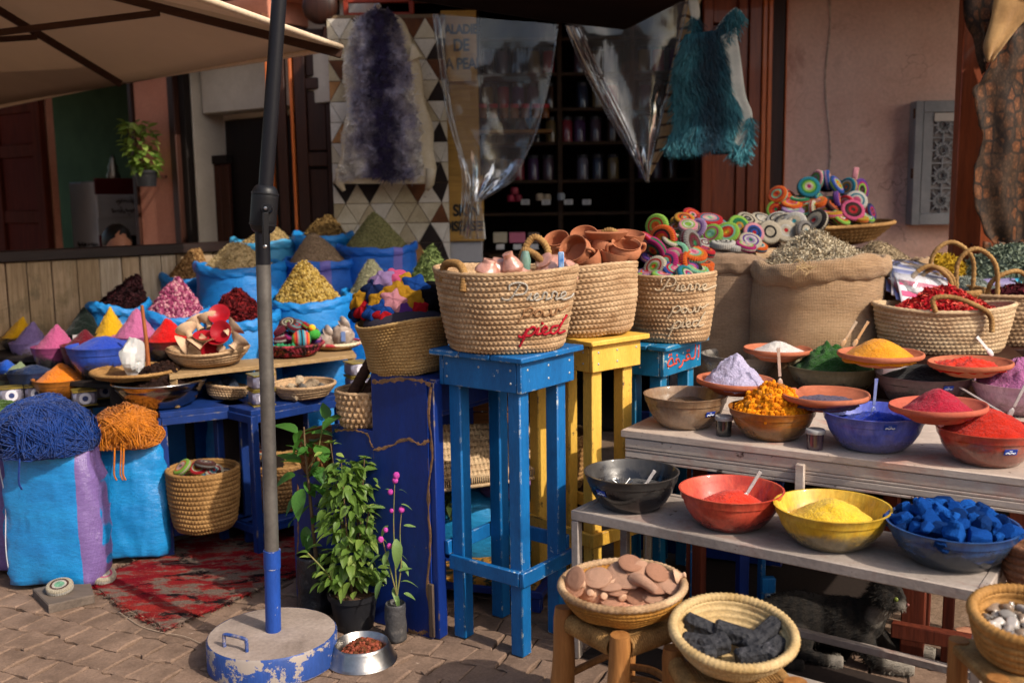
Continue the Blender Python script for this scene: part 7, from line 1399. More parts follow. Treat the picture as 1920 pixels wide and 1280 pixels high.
for x, y, nn_, pal, s, dd in ((211, 456, T1, ('red', 'cream', 'pink', 'magenta', 'rose'), 1., 0), (228, 466, T1, ('magenta', 'navy', 'green', 'orange', 'red'), 1.05, -.02), (243, 448, T2, ('orange', 'black', 'red', 'orange', 'mustard'), 1.15, .03), (232, 424, T2, ('lime', 'red', 'lime', 'orange', 'orange'), 1.0, .06), (262, 452, (.2, -.5, .8), ('cream', 'lime', 'green', 'red', 'teal'), .95, .02), (267, 478, (-.5, -.6, .55), ('mint', 'black', 'lime', 'red', 'orange'), 1.1, -.02), (248, 494, (-.45, -.7, .5), ('magenta', 'navy', 'red', 'mint', 'orange'), 1.1, -.05), (262, 486, (-.45, -.7, .5), ('pink', 'cream', 'rose', 'lime', 'red'), 1.0, -.03), (229, 502, (-.55, -.6, .5), ('cream', 'red', 'cream', 'lime', 'orange'), 1., -.06), (259, 513, (0, -.35, .95), ('blue', 'pink', 'red', 'orange', 'blue'), 1.0, -.08), (291, 496, (.75, -.55, .25), ('orange', 'black', 'red', 'orange', 'maroon'), 1.1, -.04), (299, 478, (.15, -.45, .88), ('orange', 'mustard', 'mint', 'rose', 'pink'), 1.15, -.02), (312, 497, (.1, -.15, 1), ('orange', 'black', 'orange', 'red', 'black'), 1.15, -.0), (308, 508, (.2, -.3, .93), ('mint', 'lime', 'cream', 'mint', 'lime'), 1.0, -.08), (296, 458, (.7, -.6, .3), ('grey', 'brown', 'maroon', 'brown', 'green'), 1.25, .03), (222, 487, (.3, -.3, .9), ('purple', 'blue', 'rose', 'red', 'pink'), .9, .0), (216, 512, (-.2, -.3, .9), ('lilac', 'orange', 'lilac', 'red', 'magenta'), .9, -.05), (318, 470, (.3, -.2, .9), ('red', 'orange', 'black', 'magenta', 'red'), 1., .05)):
    disc(at_d(1000 + x, y, D3 + dd), nn_, W3, pal, s)
for k in range(14):
    a_ = k * 2.4; r_ = R3t * .7 * math.sqrt((k + .5) / 14); disc(g3 + np.array([r_ * math.cos(a_), r_ * math.sin(a_), H3 * .9 + .02 * (k % 3)]), (rg.uniform(-.6, .6), rg.uniform(-.6, .2), .7), 'lower in basket on teal stool')
# ---- knitted star basket on the stand
gk = np.array(at_z(766, 693, z1)); sk = mpp(gk); Dk = sk * FPX
BK = basket('wide woven basket of knitted stars on the stepped blue stand', tuple(gk), [(66 * sk, 0), (73 * sk, .02), (78 * sk, .10), (91 * sk, at_y(754, 598, gk[1])[2] - z1)], 17, 72, mat('soft_palm_weave', '#b3925f', '#9a7846', ns=9, rough=.75, bump=.35, bs=260, fine=.26, fs=120), .0042, 'braid', .006, .008, wob=(.014, 2.6), tilt=(0, -.05), rz=.2)
STARM = {}
def starmesh():
    def fn(V):
        a = np.arctan2(V[..., 1], V[..., 0]); r = np.hypot(V[..., 0], V[..., 1]); k = .70 + .30 * np.cos(2.5 * ((a + math.pi / 5) % (2 * math.pi / 5) - math.pi / 5)) ** 3; out = V.copy(); out[..., 0] *= k; out[..., 1] *= k; out[..., 2] *= .50 * (.7 + .3 * k); return out * (1 + .03 * np.abs(np.sin(r * 26 * 1.0)))[..., None]
    mb = MB(); mb.ball((0, 0, 0), 1., 50, 22, fn); return mb.mesh('knitted_star', [mat('knit_tmp', '#888888')], 180)
SME = starmesh()
def star(x, y, dd, nrm, c, s, lb):
    m = mat('knit_' + c, YC[c] if c in YC else c, ns=30, rough=.95, spec=.05, bump=.9, bs=320, bd=.004, fine=.3, fs=260, vor=170)
    o = link('knitted_star', SME, None, M=align(at_d(x, y, Dk + dd), nrm) @ Matrix.Rotation(rg.random() * 6, 4, 'Z') @ Matrix.Diagonal((s, s, s, 1))); o.material_slots[0].link = 'OBJECT'; o.material_slots[0].material = m; tag(o, f'{c} knitted star {lb}', 'knitted star', 'knitted stars in the woven basket')
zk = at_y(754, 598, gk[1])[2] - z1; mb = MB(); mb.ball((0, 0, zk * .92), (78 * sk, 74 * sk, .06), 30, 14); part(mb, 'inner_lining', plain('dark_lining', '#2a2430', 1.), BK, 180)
for x, y, dd, nn_, c, s, lb in ((778, 540, -.02, (.1, -.75, .6), 'blue', .062, 'standing highest at the right'), (755, 530, .01, (0, -.6, .8), 'mustard', .055, 'pale one at the top centre'), (735, 523, .02, (-.2, -.5, .8), 'pink', .058, 'at the top'), (716, 527, .0, (-.3, -.5, .8), 'lilac', .058, 'at the top left'), (705, 543, -.01, (-.3, -.6, .7), 'navy', .065, 'on the left slope'), (745, 550, -.05, (0, -.6, .75), 'mustard', .06, 'in the middle'), (738, 566, -.08, (.05, -.85, .5), 'rose', .056, 'front and centre'), (712, 568, -.06, (-.2, -.7, .6), 'mustard', .058, 'at the front left'), (677, 562, .0, (-.6, -.5, .6), 'mustard', .055, 'at the left edge'), (722, 580, -.09, (0, -.8, .6), 'blue', .05, 'low at the front'), (684, 580, -.03, (-.5, -.6, .6), 'red', .05, 'low at the left rim'), (700, 585, -.08, (-.2, -.7, .7), 'blue', .045, 'at the front rim left'), (720, 590, -.1, (0, -.7, .7), 'red', .045, 'touching the front rim'), (760, 578, -.08, (.2, -.7, .7), 'purple', .045, 'low in the centre right'), (772, 562, -.06, (.2, -.8, .6), 'mustard', .055, 'right of the rose star'), (795, 560, -.02, (.4, -.6, .7), 'mustard', .05, 'on the right slope'), (812, 560, -.02, (.5, -.6, .6), 'black', .065, 'large at the right edge'), (786, 577, -.07, (.3, -.7, .6), 'red', .045, 'at the front right'), (670, 585, -.0, (-.6, -.5, .5), 'navy', .045, 'at the far left rim'), (820, 545, .04, (.5, -.3, .7), 'black', .055, 'behind the large black one'), (760, 548, -.02, (0, -.7, .6), 'navy', .045, 'between blue and mustard'), (790, 580, -.06, (.3, -.7, .6), 'mustard', .04, 'low at the right rim')): star(x, y, dd, nn_, c, s, lb)
# sticks basket on the middle step, open basket on the low step
gs = np.array(SM @ Vector(((s2 + s1) / 2 + .01, .06, z2))); ss = mpp(gs)
basket('open wicker basket holding wrapped brown rolls beside the stand panel', (gs[0] - .005, gs[1] + .02, gs[2]), [(44 * ss, 0), (50 * ss, .03), (55 * ss, at_y(655, 732, gs[1])[2] - z2)], 6, 30, STRAW, .008, 'open', .007, .006)
ROLL = mat('wrapped_brown_roll', '#54341f', '#3a2214', ns=20, rough=.7, bump=.6, bs=70, stretch=(1, 1, 6), fine=.3)
for i, (x0, y0, x1, y1, r, lb) in enumerate(((640, 775, 694, 678, .020, 'long dark brown wrapped roll leaning to the right in the wicker basket'), (662, 778, 706, 705, .018, 'second dark brown wrapped roll behind the tall one'), (676, 782, 716, 742, .016, 'shorter brown wrapped roll at the front of the wicker basket'))):
    A_, B_ = at_d(x0, y0, ss * FPX - .02 + .02 * i), at_d(x1, y1, ss * FPX + .12); P = np.array([A_ * (1 - t) + B_ * t for t in np.linspace(0, 1, 60)]); mb = MB(); mb.tube(P, r * (1 + .10 * np.abs(np.sin(np.arange(60) * .55))), 12); solo(mb, 'wrapped_roll', ROLL, lb, 'roll', smooth=60)
gl_ = np.array(SM @ Vector((s2 * .45, .08, z3))); sl_ = mpp(gl_)
basket('brown open wicker basket behind the broad leaved plant', (gl_[0], gl_[1], z3), [(36 * sl_, 0), (44 * sl_, .05), (48 * sl_, .15)], 6, 28, mat('brown_wicker', '#8f5f38', '#6b4424', ns=9, rough=.75, bump=.3, fine=.3), .008, 'open', .007, .006, tilt=(.1, -.08))
# ================================================================ RIGHT: TWO TABLES OF PIGMENTS
GREYT = mat('chalky_grey_metal', '#aa9d93', '#8c8178', ns=4, rough=.8, bump=.2, bs=50, fine=.12, stain='#8a6a60', sa=.55, sst=5, wear='#5f4a44', wa=.63, ws=14)
WHT = mat('worn_white_paint', '#c2b2a4', '#ab9a8d', ns=5, rough=.75, bump=.3, bs=24, bd=.005, fine=.1, stretch=(1, 1, 3), stain='#b78372', sa=.54, sst=4, wear='#4f3f36', wa=.62, ws=16)
ZL = .52
fl, fr_ = np.array(at_z(1070, 957, ZL)), np.array(at_z(1848, 1112, ZL)); e = fr_ - fl; WL_ = np.linalg.norm(e); e /= WL_; bk2 = np.array([-e[1], e[0], 0]); LM = Matrix(((e[0], bk2[0], 0, fl[0]), (e[1], bk2[1], 0, fl[1]), (0, 0, 1, 0), (0, 0, 0, 1)))
DL = .36
root = thing('metal_table', 'low chalky grey metal table carrying four bowls of pigment', 'table', M=LM)
mb = MB(); mb.box((WL_ / 2, DL / 2, ZL - .006), (WL_ - .05, DL - .05, .010), .002); part(mb, 'table_top', GREYT, root)
for c, d in (((WL_ / 2, .0125, ZL - .015), (WL_, .025, .034)), ((WL_ / 2, DL - .0125, ZL - .015), (WL_, .025, .034)), ((.0125, DL / 2, ZL - .015), (.025, DL - .052, .034)), ((WL_ - .0125, DL / 2, ZL - .015), (.025, DL - .052, .034))): mb = MB(); mb.box(c, d, .003); part(mb, 'edge_bar', GREYT, root)
for x, y in ((.0145, .0145), (WL_ - .0145, .0145), (.0145, DL - .0145), (WL_ - .0145, DL - .0145)): mb = MB(); mb.box((x, y, (ZL - .034) / 2), (.028, .028, ZL - .034), .003); part(mb, 'leg', GREYT, root)
for c, d in (((WL_ / 2, .0145, .13), (WL_ - .06, .024, .026)), ((WL_ / 2, DL - .0145, .13), (WL_ - .06, .024, .026))): mb = MB(); mb.box(c, d, .003); part(mb, 'lower_bar', GREYT, root)
ZU = .72
ul, ur = np.array(at_z(1163, 806, ZU)), np.array(at_z(1990, 905, ZU)); e = ur - ul; WU = np.linalg.norm(e); e /= WU; bk3 = np.array([-e[1], e[0], 0]); UM = Matrix(((e[0], bk3[0], 0, ul[0]), (e[1], bk3[1], 0, ul[1]), (0, 0, 1, 0), (0, 0, 0, 1)))
DU = 1.02
root = thing('long_table', 'long worn white wooden table with moulded edge carrying the pigment bowls', 'table', M=UM)
for k in range(4): mb = MB(); w = DU / 4; mb.box((WU / 2, w * (k + .5), ZU - .013), (WU, w - .003, .026), .003); part(mb, 'top_board', WHT, root)
for z, h, d in ((ZU - .046, .036, .012), (ZU - .070, .010, .020), (ZU - .088, .024, .015), (ZU - .106, .010, .024)): mb = MB(); mb.box((WU / 2 + .005, d / 2 + .006, z), (WU - .02, d, h), .004); part(mb, 'edge_moulding', WHT, root)
bx_ = float((np.array(at_y(1495, 870, (ul + e * .72)[1])) - ul) @ e); mb = MB(); mb.box((bx_, -.004, ZU - .085), (.030, .02, .09), .003); part(mb, 'bracket', WHT, root)
REDW = wood('red_brown_table_wood', '#6b2f1c', '#4a1e12', 'z', .65)
for x, y in ((.22, .2), (WU - .12, .25), (.22, DU - .1), (WU - .12, DU - .1), (WU * .55, DU - .1)): mb = MB(); mb.box((x, y, (ZU - .028) / 2), (.06, .06, ZU - .028), .004); part(mb, 'leg', REDW, root)
# ---- bowls, lower table
F1_ = lambda c, b, **k: bowlmat(c, *b, **k)
G4 = 'glass mixing bowls of pigment'
r_, p, R, h = bowl('dark smoky grey bowl at the left end of the grey table', 1184, 948, 178, 882, ZL, bowlmat('bowl_black', '#34312f', '#141315', .6, .22, .05), stick=(-2.45, .60)); fill('thin layer of grey black pigment in the dark bowl', p, R, h, .5, .012, powder('#2a2829'), 70, .3)
for k in range(9): a_ = k * .7; mb = MB(); q = np.array(p) + np.array([-.03, .0, h * .52]); mb.tube([q, q + np.array([.035 * math.cos(a_), .035 * math.sin(a_), .026])], .0012, 4); solo(mb, 'crystal_needle', STEEL, 'thin shiny crystal needle in the dark bowl', 'crystal', group='shiny needles in the dark bowl')
SPT = mat('clear_spoon_plastic', '#c9c4c4', '#b0a8a8', ns=30, rough=.2, spec=.6, trans=.35)
spoon('short clear spoon lying in the dark grey bowl', (p[0] + .04, p[1], ZL + h * .5), (.35, .1, .5), .07, SPT)
r_, p, R, h = bowl('coral red glass bowl, second on the grey table', 1370, 982, 194, 915, ZL, bowlmat('bowl_coral', '#b83a26', '#7d2a20', .42, .25, .1, '#d0563c')); fill('mound of coral red pigment powder', p, R, h, .42, .062, powder('#dc3a20', '#c8301a'), 71, .04, (.012, -.0), tip=.5)
spoon('clear spoon stuck in the coral red powder', (p[0] + .035, p[1] - .02, ZL + h * .75), (.5, .15, .75), .10, SPT)
r_, p, R, h = bowl('yellow dusted glass bowl, third on the grey table', 1558, 1016, 213, 946, ZL, bowlmat('bowl_yellow', '#c99a1c', '#8f8468', .44, .22, .22, '#dcb840')); fill('mound of pale yellow pigment powder', p, R, h, .50, .075, powder('#e3bc3c', '#d8ac28'), 72, .06, (.0, .0), tip=.4, cl=.05)
r_, p, R, h = bowl('clear blue stained bowl at the right end of the grey table', 1782, 1050, 236, 978, ZL, bowlmat('bowl_bluelumps', '#20427c', '#3d4858', .56, .16, .42, '#2c5890')); powder_heap('blue pigment crumbs filling the clear bowl', (p[0], p[1], p[2] + h * .45), bowl_in_r(R, h, h * .45) - .004, .05, powder('#153f86'), 73, .3, cl=.4, tip=.6)
LUM = [mat('indigo_lump_%d' % i, c, d, ns=12, rough=.95, spec=.08, bump=.5, bs=60, fine=.2) for i, (c, d) in enumerate((('#124a98', '#0d3576'), ('#1a5aac', '#123f86'), ('#0f3570', '#0b2650')))]
rg = random.Random(31); pts = []
for k in range(44):
    a_ = k * 2.4; q = math.sqrt((k + .5) / 44) * R * .9; pts.append((p[0] + q * math.cos(a_), p[1] + q * math.sin(a_), p[2] + h * .82 + (.05 * (1 - (q / R) ** 2)) + rg.uniform(-.012, .012)))
rocks('indigo_lump', 'matte blue pigment lump heaped in the clear bowl', 'blue pigment lumps in the clear bowl', 'pigment lump', pts, .030, LUM, 81, 20)
# ---- upper table, front row
r_, p, R, h = bowl('brown dusted bowl at the left end of the white table', 1285, 797, 157, 737, ZU, bowlmat('bowl_brown', '#7d5c3e', '#a08a74', .5, .3, .1, '#8f7458'), stick=(-1.05, .55)); fill('brown henna powder half filling the brown bowl', p, R, h, .55, .035, powder('#5f4018', '#4a3010'), 74, .1, (.02, .02), tip=.5)
r_, p, R, h = bowl('amber stained bowl piled with orange lumps', 1447, 818, 162, 762, ZU, bowlmat('bowl_amber', '#8f5218', '#8a6a44', .5, .25, .2, '#b06a18')); goods_heap('crumbly orange turmeric lumps heaped in the amber bowl', (p[0], p[1], ZU + h * .84), bowl_in_r(R, h, h * .84) - .003, .095, ('#dd8c14', '#cc780c', '#b8680a'), 420, .008, .006, 75, 'ball', 'spice_lumps', 'spice', rough=.12, tip=.25, cl=.2)
rocks('turmeric_lump', 'larger orange lump on the crumbly turmeric heap', 'orange lumps on the turmeric heap', 'spice lump', [(p[0] - .06, p[1] - .07, ZU + h + .012), (p[0] + .0, p[1] - .075, ZU + h + .015), (p[0] - .09, p[1] - .03, ZU + h + .012), (p[0] + .05, p[1] - .07, ZU + h + .01), (p[0] - .03, p[1] - .05, ZU + h + .04), (p[0] + .02, p[1] - .02, ZU + h + .07), (p[0] - .05, p[1] - .02, ZU + h + .05), (p[0] + .08, p[1] - .05, ZU + h + .01)], .017, [powder('#dd8c14'), powder('#cc780c')], 91)
spoon('clear spoon standing in the orange turmeric lumps', at_d(1463, 722, mpp(p) * FPX + .02), (-.07, .02, 1), .13, mat('spoon_orange_tip', '#b8a8a0', '#c89878', ns=8, rough=.25, trans=.3))
r_, p, R, h = bowl('violet blue dusted bowl in the middle of the white table', 1637, 838, 188, 770, ZU, bowlmat('bowl_violet', '#3f4fb4', '#6a6a9c', .42, .3, .12, '#5f6cc8'), stick=(-1.62, .84)); fill('ultramarine blue pigment in the violet bowl', p, R, h, .62, .04, powder('#1236b0', '#0f2c98'), 76, .12, (.02, 0), tip=.45, cl=.2)
spoon('blue stained clear spoon standing in the ultramarine', at_d(1637, 775, mpp(p) * FPX), (.07, .03, 1), .115, mat('spoon_blue', '#8f98c0', '#2440a8', ns=9, rough=.25, trans=.25))
r_, p, R, h = bowl('red stained bowl at the right of the white table', 1850, 864, 186, 800, ZU, bowlmat('bowl_red', '#a8301c', '#a06a5c', .5, .22, .15, '#c04a34'), stick=(-1.55, .58)); fill('tall mound of brick red pigment', p, R, h, .84, .075, powder('#b8240c', '#a81e0a'), 77, .06, (.0, .01), tip=.4, cl=.04)
spoon('white plastic spoon stuck in the brick red mound', at_d(1893, 778, mpp(p) * FPX - .02), (.38, -.05, .9), .12, SPT)
# ---- upper table, back row
r_, p, R, h = bowl('empty clear glass bowl at the back left of the white table', 1388, 716, 146, 662, ZU, bowlmat('bowl_clear', '#8f8880', '#7d7872', .68, .1, .55), stick=None); mb = MB(); mb.box((0, 0, 0), (.05, .002, .03), .0005); solo(mb, 'white_sticker', STW, 'small white sticker on the rim of the empty glass bowl', 'sticker', at_d(1430, 660, mpp(p) * FPX - .1))
r_, p, R, h = bowl('khaki glass bowl of green powder behind the white dish', 1561, 736, 168, 683, ZU, bowlmat('bowl_khaki', '#6a6248', '#4f4a3c', .5, .28, .25)); fill('heap of dark green powdered herb', p, R, h, .84, .095, powder('#2a5a1c', '#1f4a14', 1.), 78, .16, (-.02, 0), tip=.3, cl=.2)
r_, p, R, h = bowl('dark plum bowl of black powder under the red dish', 1730, 757, 174, 700, ZU, bowlmat('bowl_plum', '#5a4044', '#2f2226', .5, .25, .1), stick=(-1.45, .78)); fill('heap of black powder in the plum bowl', p, R, h, .84, .055, powder('#131113'), 79, .08, tip=.35)
r_, p, R, h = bowl('pink dusted bowl at the far right of the white table', 1908, 772, 168, 714, ZU, bowlmat('bowl_pink', '#b08098', '#a08088', .45, .25, .2, '#c8a0b4')); fill('tall crumbly heap of mauve pink pigment', p, R, h, .84, .10, powder('#b06a98', '#a05c88', .9), 80, .12, tip=.3, cl=.25)
# ---- clay dishes resting on the bowl rims
r_, p, R = plate('clay dish of lavender powder resting across two bowl rims', 1380, 710, .893, None, (.02, .03), wpx=147); powder_heap('steep cracked cone of pale lavender powder', p - np.array([0.005, 0, .016]), R * .80, .108, powder('#b6aec8', '#aaa2be', .8), 101, .10, tip=.13, cl=.06)
r_, p, R = plate('chipped clay dish with a thin layer of dusky violet powder', 1548, 737, .885, None, (.0, -.02), chip=True, wpx=158); powder_heap('thin spread of dusky violet powder', p - np.array([0, 0, .030]), R * .78, .016, powder('#574a5e', '#4a3e52', .8), 102, .35, tip=.6)
r_, p, R = plate('clay dish of crimson powder resting over the blue bowl', 1759, 757, .90, None, (-.02, -.03), wpx=176, m=mat('reddened_clay', '#b8604a', '#b0523e', ns=7, rough=.85, bump=.25, bs=130, bd=.004)); powder_heap('rounded cone of crimson powder', p - np.array([.0, 0, .022]), R * .74, .072, powder('#a81c34', '#9a182e', .6), 103, .06, tip=.22)
r_, p, R = plate('clay dish of white powder at the back left', 1458, 652, .905, None, (0, .02), wpx=126); powder_heap('low white powder mound', p - np.array([0, 0, .018]), R * .80, .045, powder('#d2ccc6', '#c6bfb8', .4), 104, .06, tip=.3)
r_, p, R = plate('wide clay dish of golden orange powder', 1651, 660, .935, None, (.0, .0), wpx=157); powder_heap('rounded mound of golden orange powder', p - np.array([.005, 0, .025]), R * .84, .075, powder('#dd9420', '#cf8414', .4), 105, .05, tip=.22, pw=1.3)
for i, d_ in enumerate((.0, .028)): spoon(('first' if not i else 'second') + ' of two clear spoons standing behind the golden dish', at_d(1580 + 22 * i, 645, 3.9), (.48, .05, .8), .10, mat('spoon_amber', '#c9b49c', '#d8963c', ns=9, rough=.25, trans=.3))
r_, p, R = plate('clay dish of scarlet powder at the back right', 1819, 677, .92, None, (.0, -.03), wpx=148); powder_heap('flat scarlet powder with a small ridge', p - np.array([0, 0, .022]), R * .84, .030, powder('#d8321a', '#c82a14', .6), 106, .25, tip=.4, cl=.3)
spoon('white plastic spoon lying across the scarlet dish', at_d(1858, 662, mpp(p) * FPX), (-.45, .1, .55), .08, plain('white_spoon', '#c9c4c2', .4))
mb = MB(); a_, b_ = at_d(1800, 726, 3.75), at_d(1882, 775, 3.5); mb.bar(a_, b_, .012, .003, .001); solo(mb, 'flat_stick', plain('grey_stick', '#9a8f8c', .5), 'thin flat stick lying between the pink and red bowls', 'stick')
# dark filled sample cups
for x, y, w, c, lb in ((1357, 816, 34, '#30302e', 'black powder, left of the amber bowl'), (1528, 841, 36, '#43333c', 'plum powder, right of the amber bowl')):
    q = at_z(x, y, ZU); s_ = mpp(q); root = thing('sample_cup', f'small clear lidded cup of {lb}', 'cup', q, 0, 'small sample cups'); r2 = w / 2 * s_; hh = 38 * s_
    mb = MB(); mb.lathe([(1e-4, 0), (r2 * .82, 0), (r2 * .88, hh * .8), (1e-4, hh * .8)], 28); part(mb, 'cup_body', mat('cup_' + c.strip('#'), c, ns=12, rough=.15, spec=.6, coat=.5), root, 50); mb = MB(); mb.lathe([(1e-4, hh * .79), (r2 * .98, hh * .79), (r2, hh * .81), (r2, hh * .97), (r2 * .94, hh), (1e-4, hh * .985)], 28); part(mb, 'lid', mat('frosted_lid', '#9a9896', rough=.35, spec=.5, fine=.05), root, 50)
rocks('turmeric_crumb', 'orange crumb fallen on the white table by the plum cup', None, 'spice lump', [at_z(1540, 815, ZU + .008)], .011, [powder('#dd8c14')], 95)

# ================================================================ SACKS AND BASKETS BEHIND THE TABLES
def bsack(px, ry, w, D, m, label, seed, H=None, **k):
    p = at_d(px, ry, D); sack(label, (p[0], p[1], 0), w / 2 * D / FPX, p[2], m, seed, rim=k.pop('rim', .045), fold=k.pop('fold', .014), name='burlap_sack', group='burlap sacks', **k); return p, w / 2 * D / FPX
p, R = bsack(1531, 488, 252, 4.62, BURLAP, 'large plump burlap sack of pale dried flowers behind the dishes', 3, fold=.005, belly=1.03, wavy=.014)
goods_heap('pale dried flower stalks heaped in the large burlap sack', (p[0], p[1], p[2] - .06), R * .93, .175, ('#b5a78c', '#cbbfa4', '#8a7a60', '#a09078'), 4200, .019, .0024, 111, 'rod', rough=.10, tip=.35)
mb = MB()
for k in range(16): q = at_d(1508 + rg.uniform(-8, 10), 500 + rg.uniform(-4, 6), 4.26); mb.tube(spline([q, q + np.array([rg.uniform(-.03, .03), -.01, rg.uniform(-.02, .03)]), q + np.array([rg.uniform(-.05, .05), -.005, rg.uniform(-.04, .03)])], 8), .0016, 4)
solo(mb, 'string_knot', plain('sisal_string', '#b59a70', .9), 'frayed string knot on the front of the large burlap sack', 'string')
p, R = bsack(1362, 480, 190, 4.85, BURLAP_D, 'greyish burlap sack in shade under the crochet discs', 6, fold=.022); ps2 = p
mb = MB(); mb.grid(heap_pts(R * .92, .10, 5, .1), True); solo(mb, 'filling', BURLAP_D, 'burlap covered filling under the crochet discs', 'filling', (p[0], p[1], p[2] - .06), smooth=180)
p, R = bsack(1655, 492, 162, 5.1, BURLAP, 'smaller burlap sack of brown seed at the right', 9, fold=.012)
goods_heap('brown cumin seed heaped in the smaller burlap sack', (p[0], p[1], p[2] - .05), R * .93, .155, ('#8f7d62', '#a39074', '#74624a'), 3000, .008, .0018, 112, 'rod', rough=.03, tip=.4, off=(-.04, 0))
# crochet discs on the shaded sack
WA = 'on the shaded burlap sack'
for x, y, nn_, pal, s, dd in ((1276, 418, (0, -.5, .85), ('mustard', 'cream', 'brown', 'mustard', 'lime'), 1., .1), (1283, 412, (.1, -.5, .85), ('mustard', 'orange', 'brown', 'orange', 'mint'), 1., .05), (1297, 406, (.3, -.6, .7), ('red', 'orange', 'red', 'rose', 'green'), 1., .12), (1330, 414, (.05, -.4, .9), ('red', 'teal', 'rose', 'cream', 'mint'), 1.25, .05), (1268, 428, (-.3, -.5, .8), ('green', 'orange', 'cream', 'red', 'mustard'), .9, .05), (1306, 430, (-.6, -.6, .5), ('lilac', 'purple', 'cream', 'teal', 'white'), 1.1, .02), (1335, 440, (-.5, -.7, .5), ('lime', 'magenta', 'lime', 'mint', 'mint'), 1.05, -.03), (1364, 438, (-.35, -.75, .55), ('lime', 'mint', 'red', 'orange', 'yellow'), 1.15, -.03), (1384, 426, (.3, -.85, .4), ('lime', 'green', 'green', 'mustard', 'grey'), 1.15, .04), (1378, 444, (.5, -.7, .4), ('brown', 'mint', 'mustard', 'brown', 'maroon'), .9, .02), (1412, 438, (.2, -.9, .4), ('rose', 'blue', 'navy', 'blue', 'red'), 1.05, .0), (1406, 454, (.1, -.65, .75), ('cream', 'purple', 'white', 'lilac', 'green'), 1.1, -.05), (1356, 458, (0, -.2, 1), ('white', 'black', 'white', 'black', 'white'), 1.1, -.08), (1378, 463, (.05, -.2, 1), ('white', 'lilac', 'white', 'cream', 'lilac'), 1.0, -.08), (1398, 462, (.2, -.3, .9), ('magenta', 'lime', 'cream', 'rose', 'mint'), .95, -.09), (1252, 440, (-.2, -.5, .8), ('lime', 'green', 'blue', 'lime', 'red'), .9, .08), (1290, 424, (0, -.6, .8), ('rose', 'lime', 'white', 'lime', 'lime'), .9, .0), (1321, 457, (.2, -.5, .8), ('white', 'grey', 'maroon', 'white', 'grey'), .7, -.06), (1318, 436, (.1, -.5, .8), ('teal', 'turquoise', 'rose', 'teal', 'red'), 1., .07), (1350, 422, (.3, -.5, .8), ('turquoise', 'grey', 'red', 'turquoise', 'cream'), .9, .1), (1420, 462, (.2, -.4, .9), ('orange', 'cream', 'teal', 'orange', 'navy'), .95, -.04)):
    disc(at_d(x, y, 4.72 + dd), nn_, WA, pal, s)
WB = 'in the black and cream pile'
for x, y, nn_, pal, s, dd in ((1442, 436, (.1, -.95, .3), ('cream', 'cream', 'black', 'cream', 'cream'), 1.2, .0), (1426, 442, (.4, -.8, .4), ('black', 'cream', 'black', 'cream', 'white'), 1.1, .05), (1400, 414, (.2, -.6, .75), ('cream', 'black', 'cream', 'black', 'grey'), 1.1, .15), (1428, 414, (.2, -.5, .85), ('cream', 'black', 'white', 'cream', 'white'), 1.2, .2), (1472, 434, (.1, -.9, .4), ('cream', 'cream', 'white', 'cream', 'red'), 1.2, .02), (1458, 412, (-.3, -.5, .8), ('white', 'black', 'cream', 'white', 'white'), 1.1, .15), (1468, 416, (-.5, -.4, .8), ('cream', 'black', 'grey', 'cream', 'cream'), 1.15, .1), (1490, 418, (-.4, -.75, .55), ('white', 'white', 'cream', 'cream', 'turquoise'), 1.2, .06), (1508, 434, (.5, -.8, .2), ('grey', 'black', 'cream', 'white', 'turquoise'), 1.1, .0), (1530, 416, (-.75, -.5, .5), ('black', 'cream', 'cream', 'grey', 'red'), 1.3, .02), (1496, 440, (-.8, -.5, .2), ('black', 'grey', 'black', 'cream', 'black'), 1.0, .02)):
    disc(at_d(x, y, 5.0 + dd), nn_, WB, pal, s)
p = at_d(1452, 470, 5.15); basket('flat straw tray under the black and cream crochet pile', (p[0] - .02, p[1], p[2] - .07), [(.2, 0), (.26, .02), (.30, .06)], 5, 60, STRAW, .005, 'coil', .010, .01); mb = MB(); mb.box((0, 0, (p[2] - .07) / 2), (.3, .3, p[2] - .072), .01); solo(mb, 'wooden_pedestal', DARKW, 'dark wooden pedestal behind the burlap sacks under the flat tray', 'pedestal', (p[0] - .02, p[1] + .12, 0))
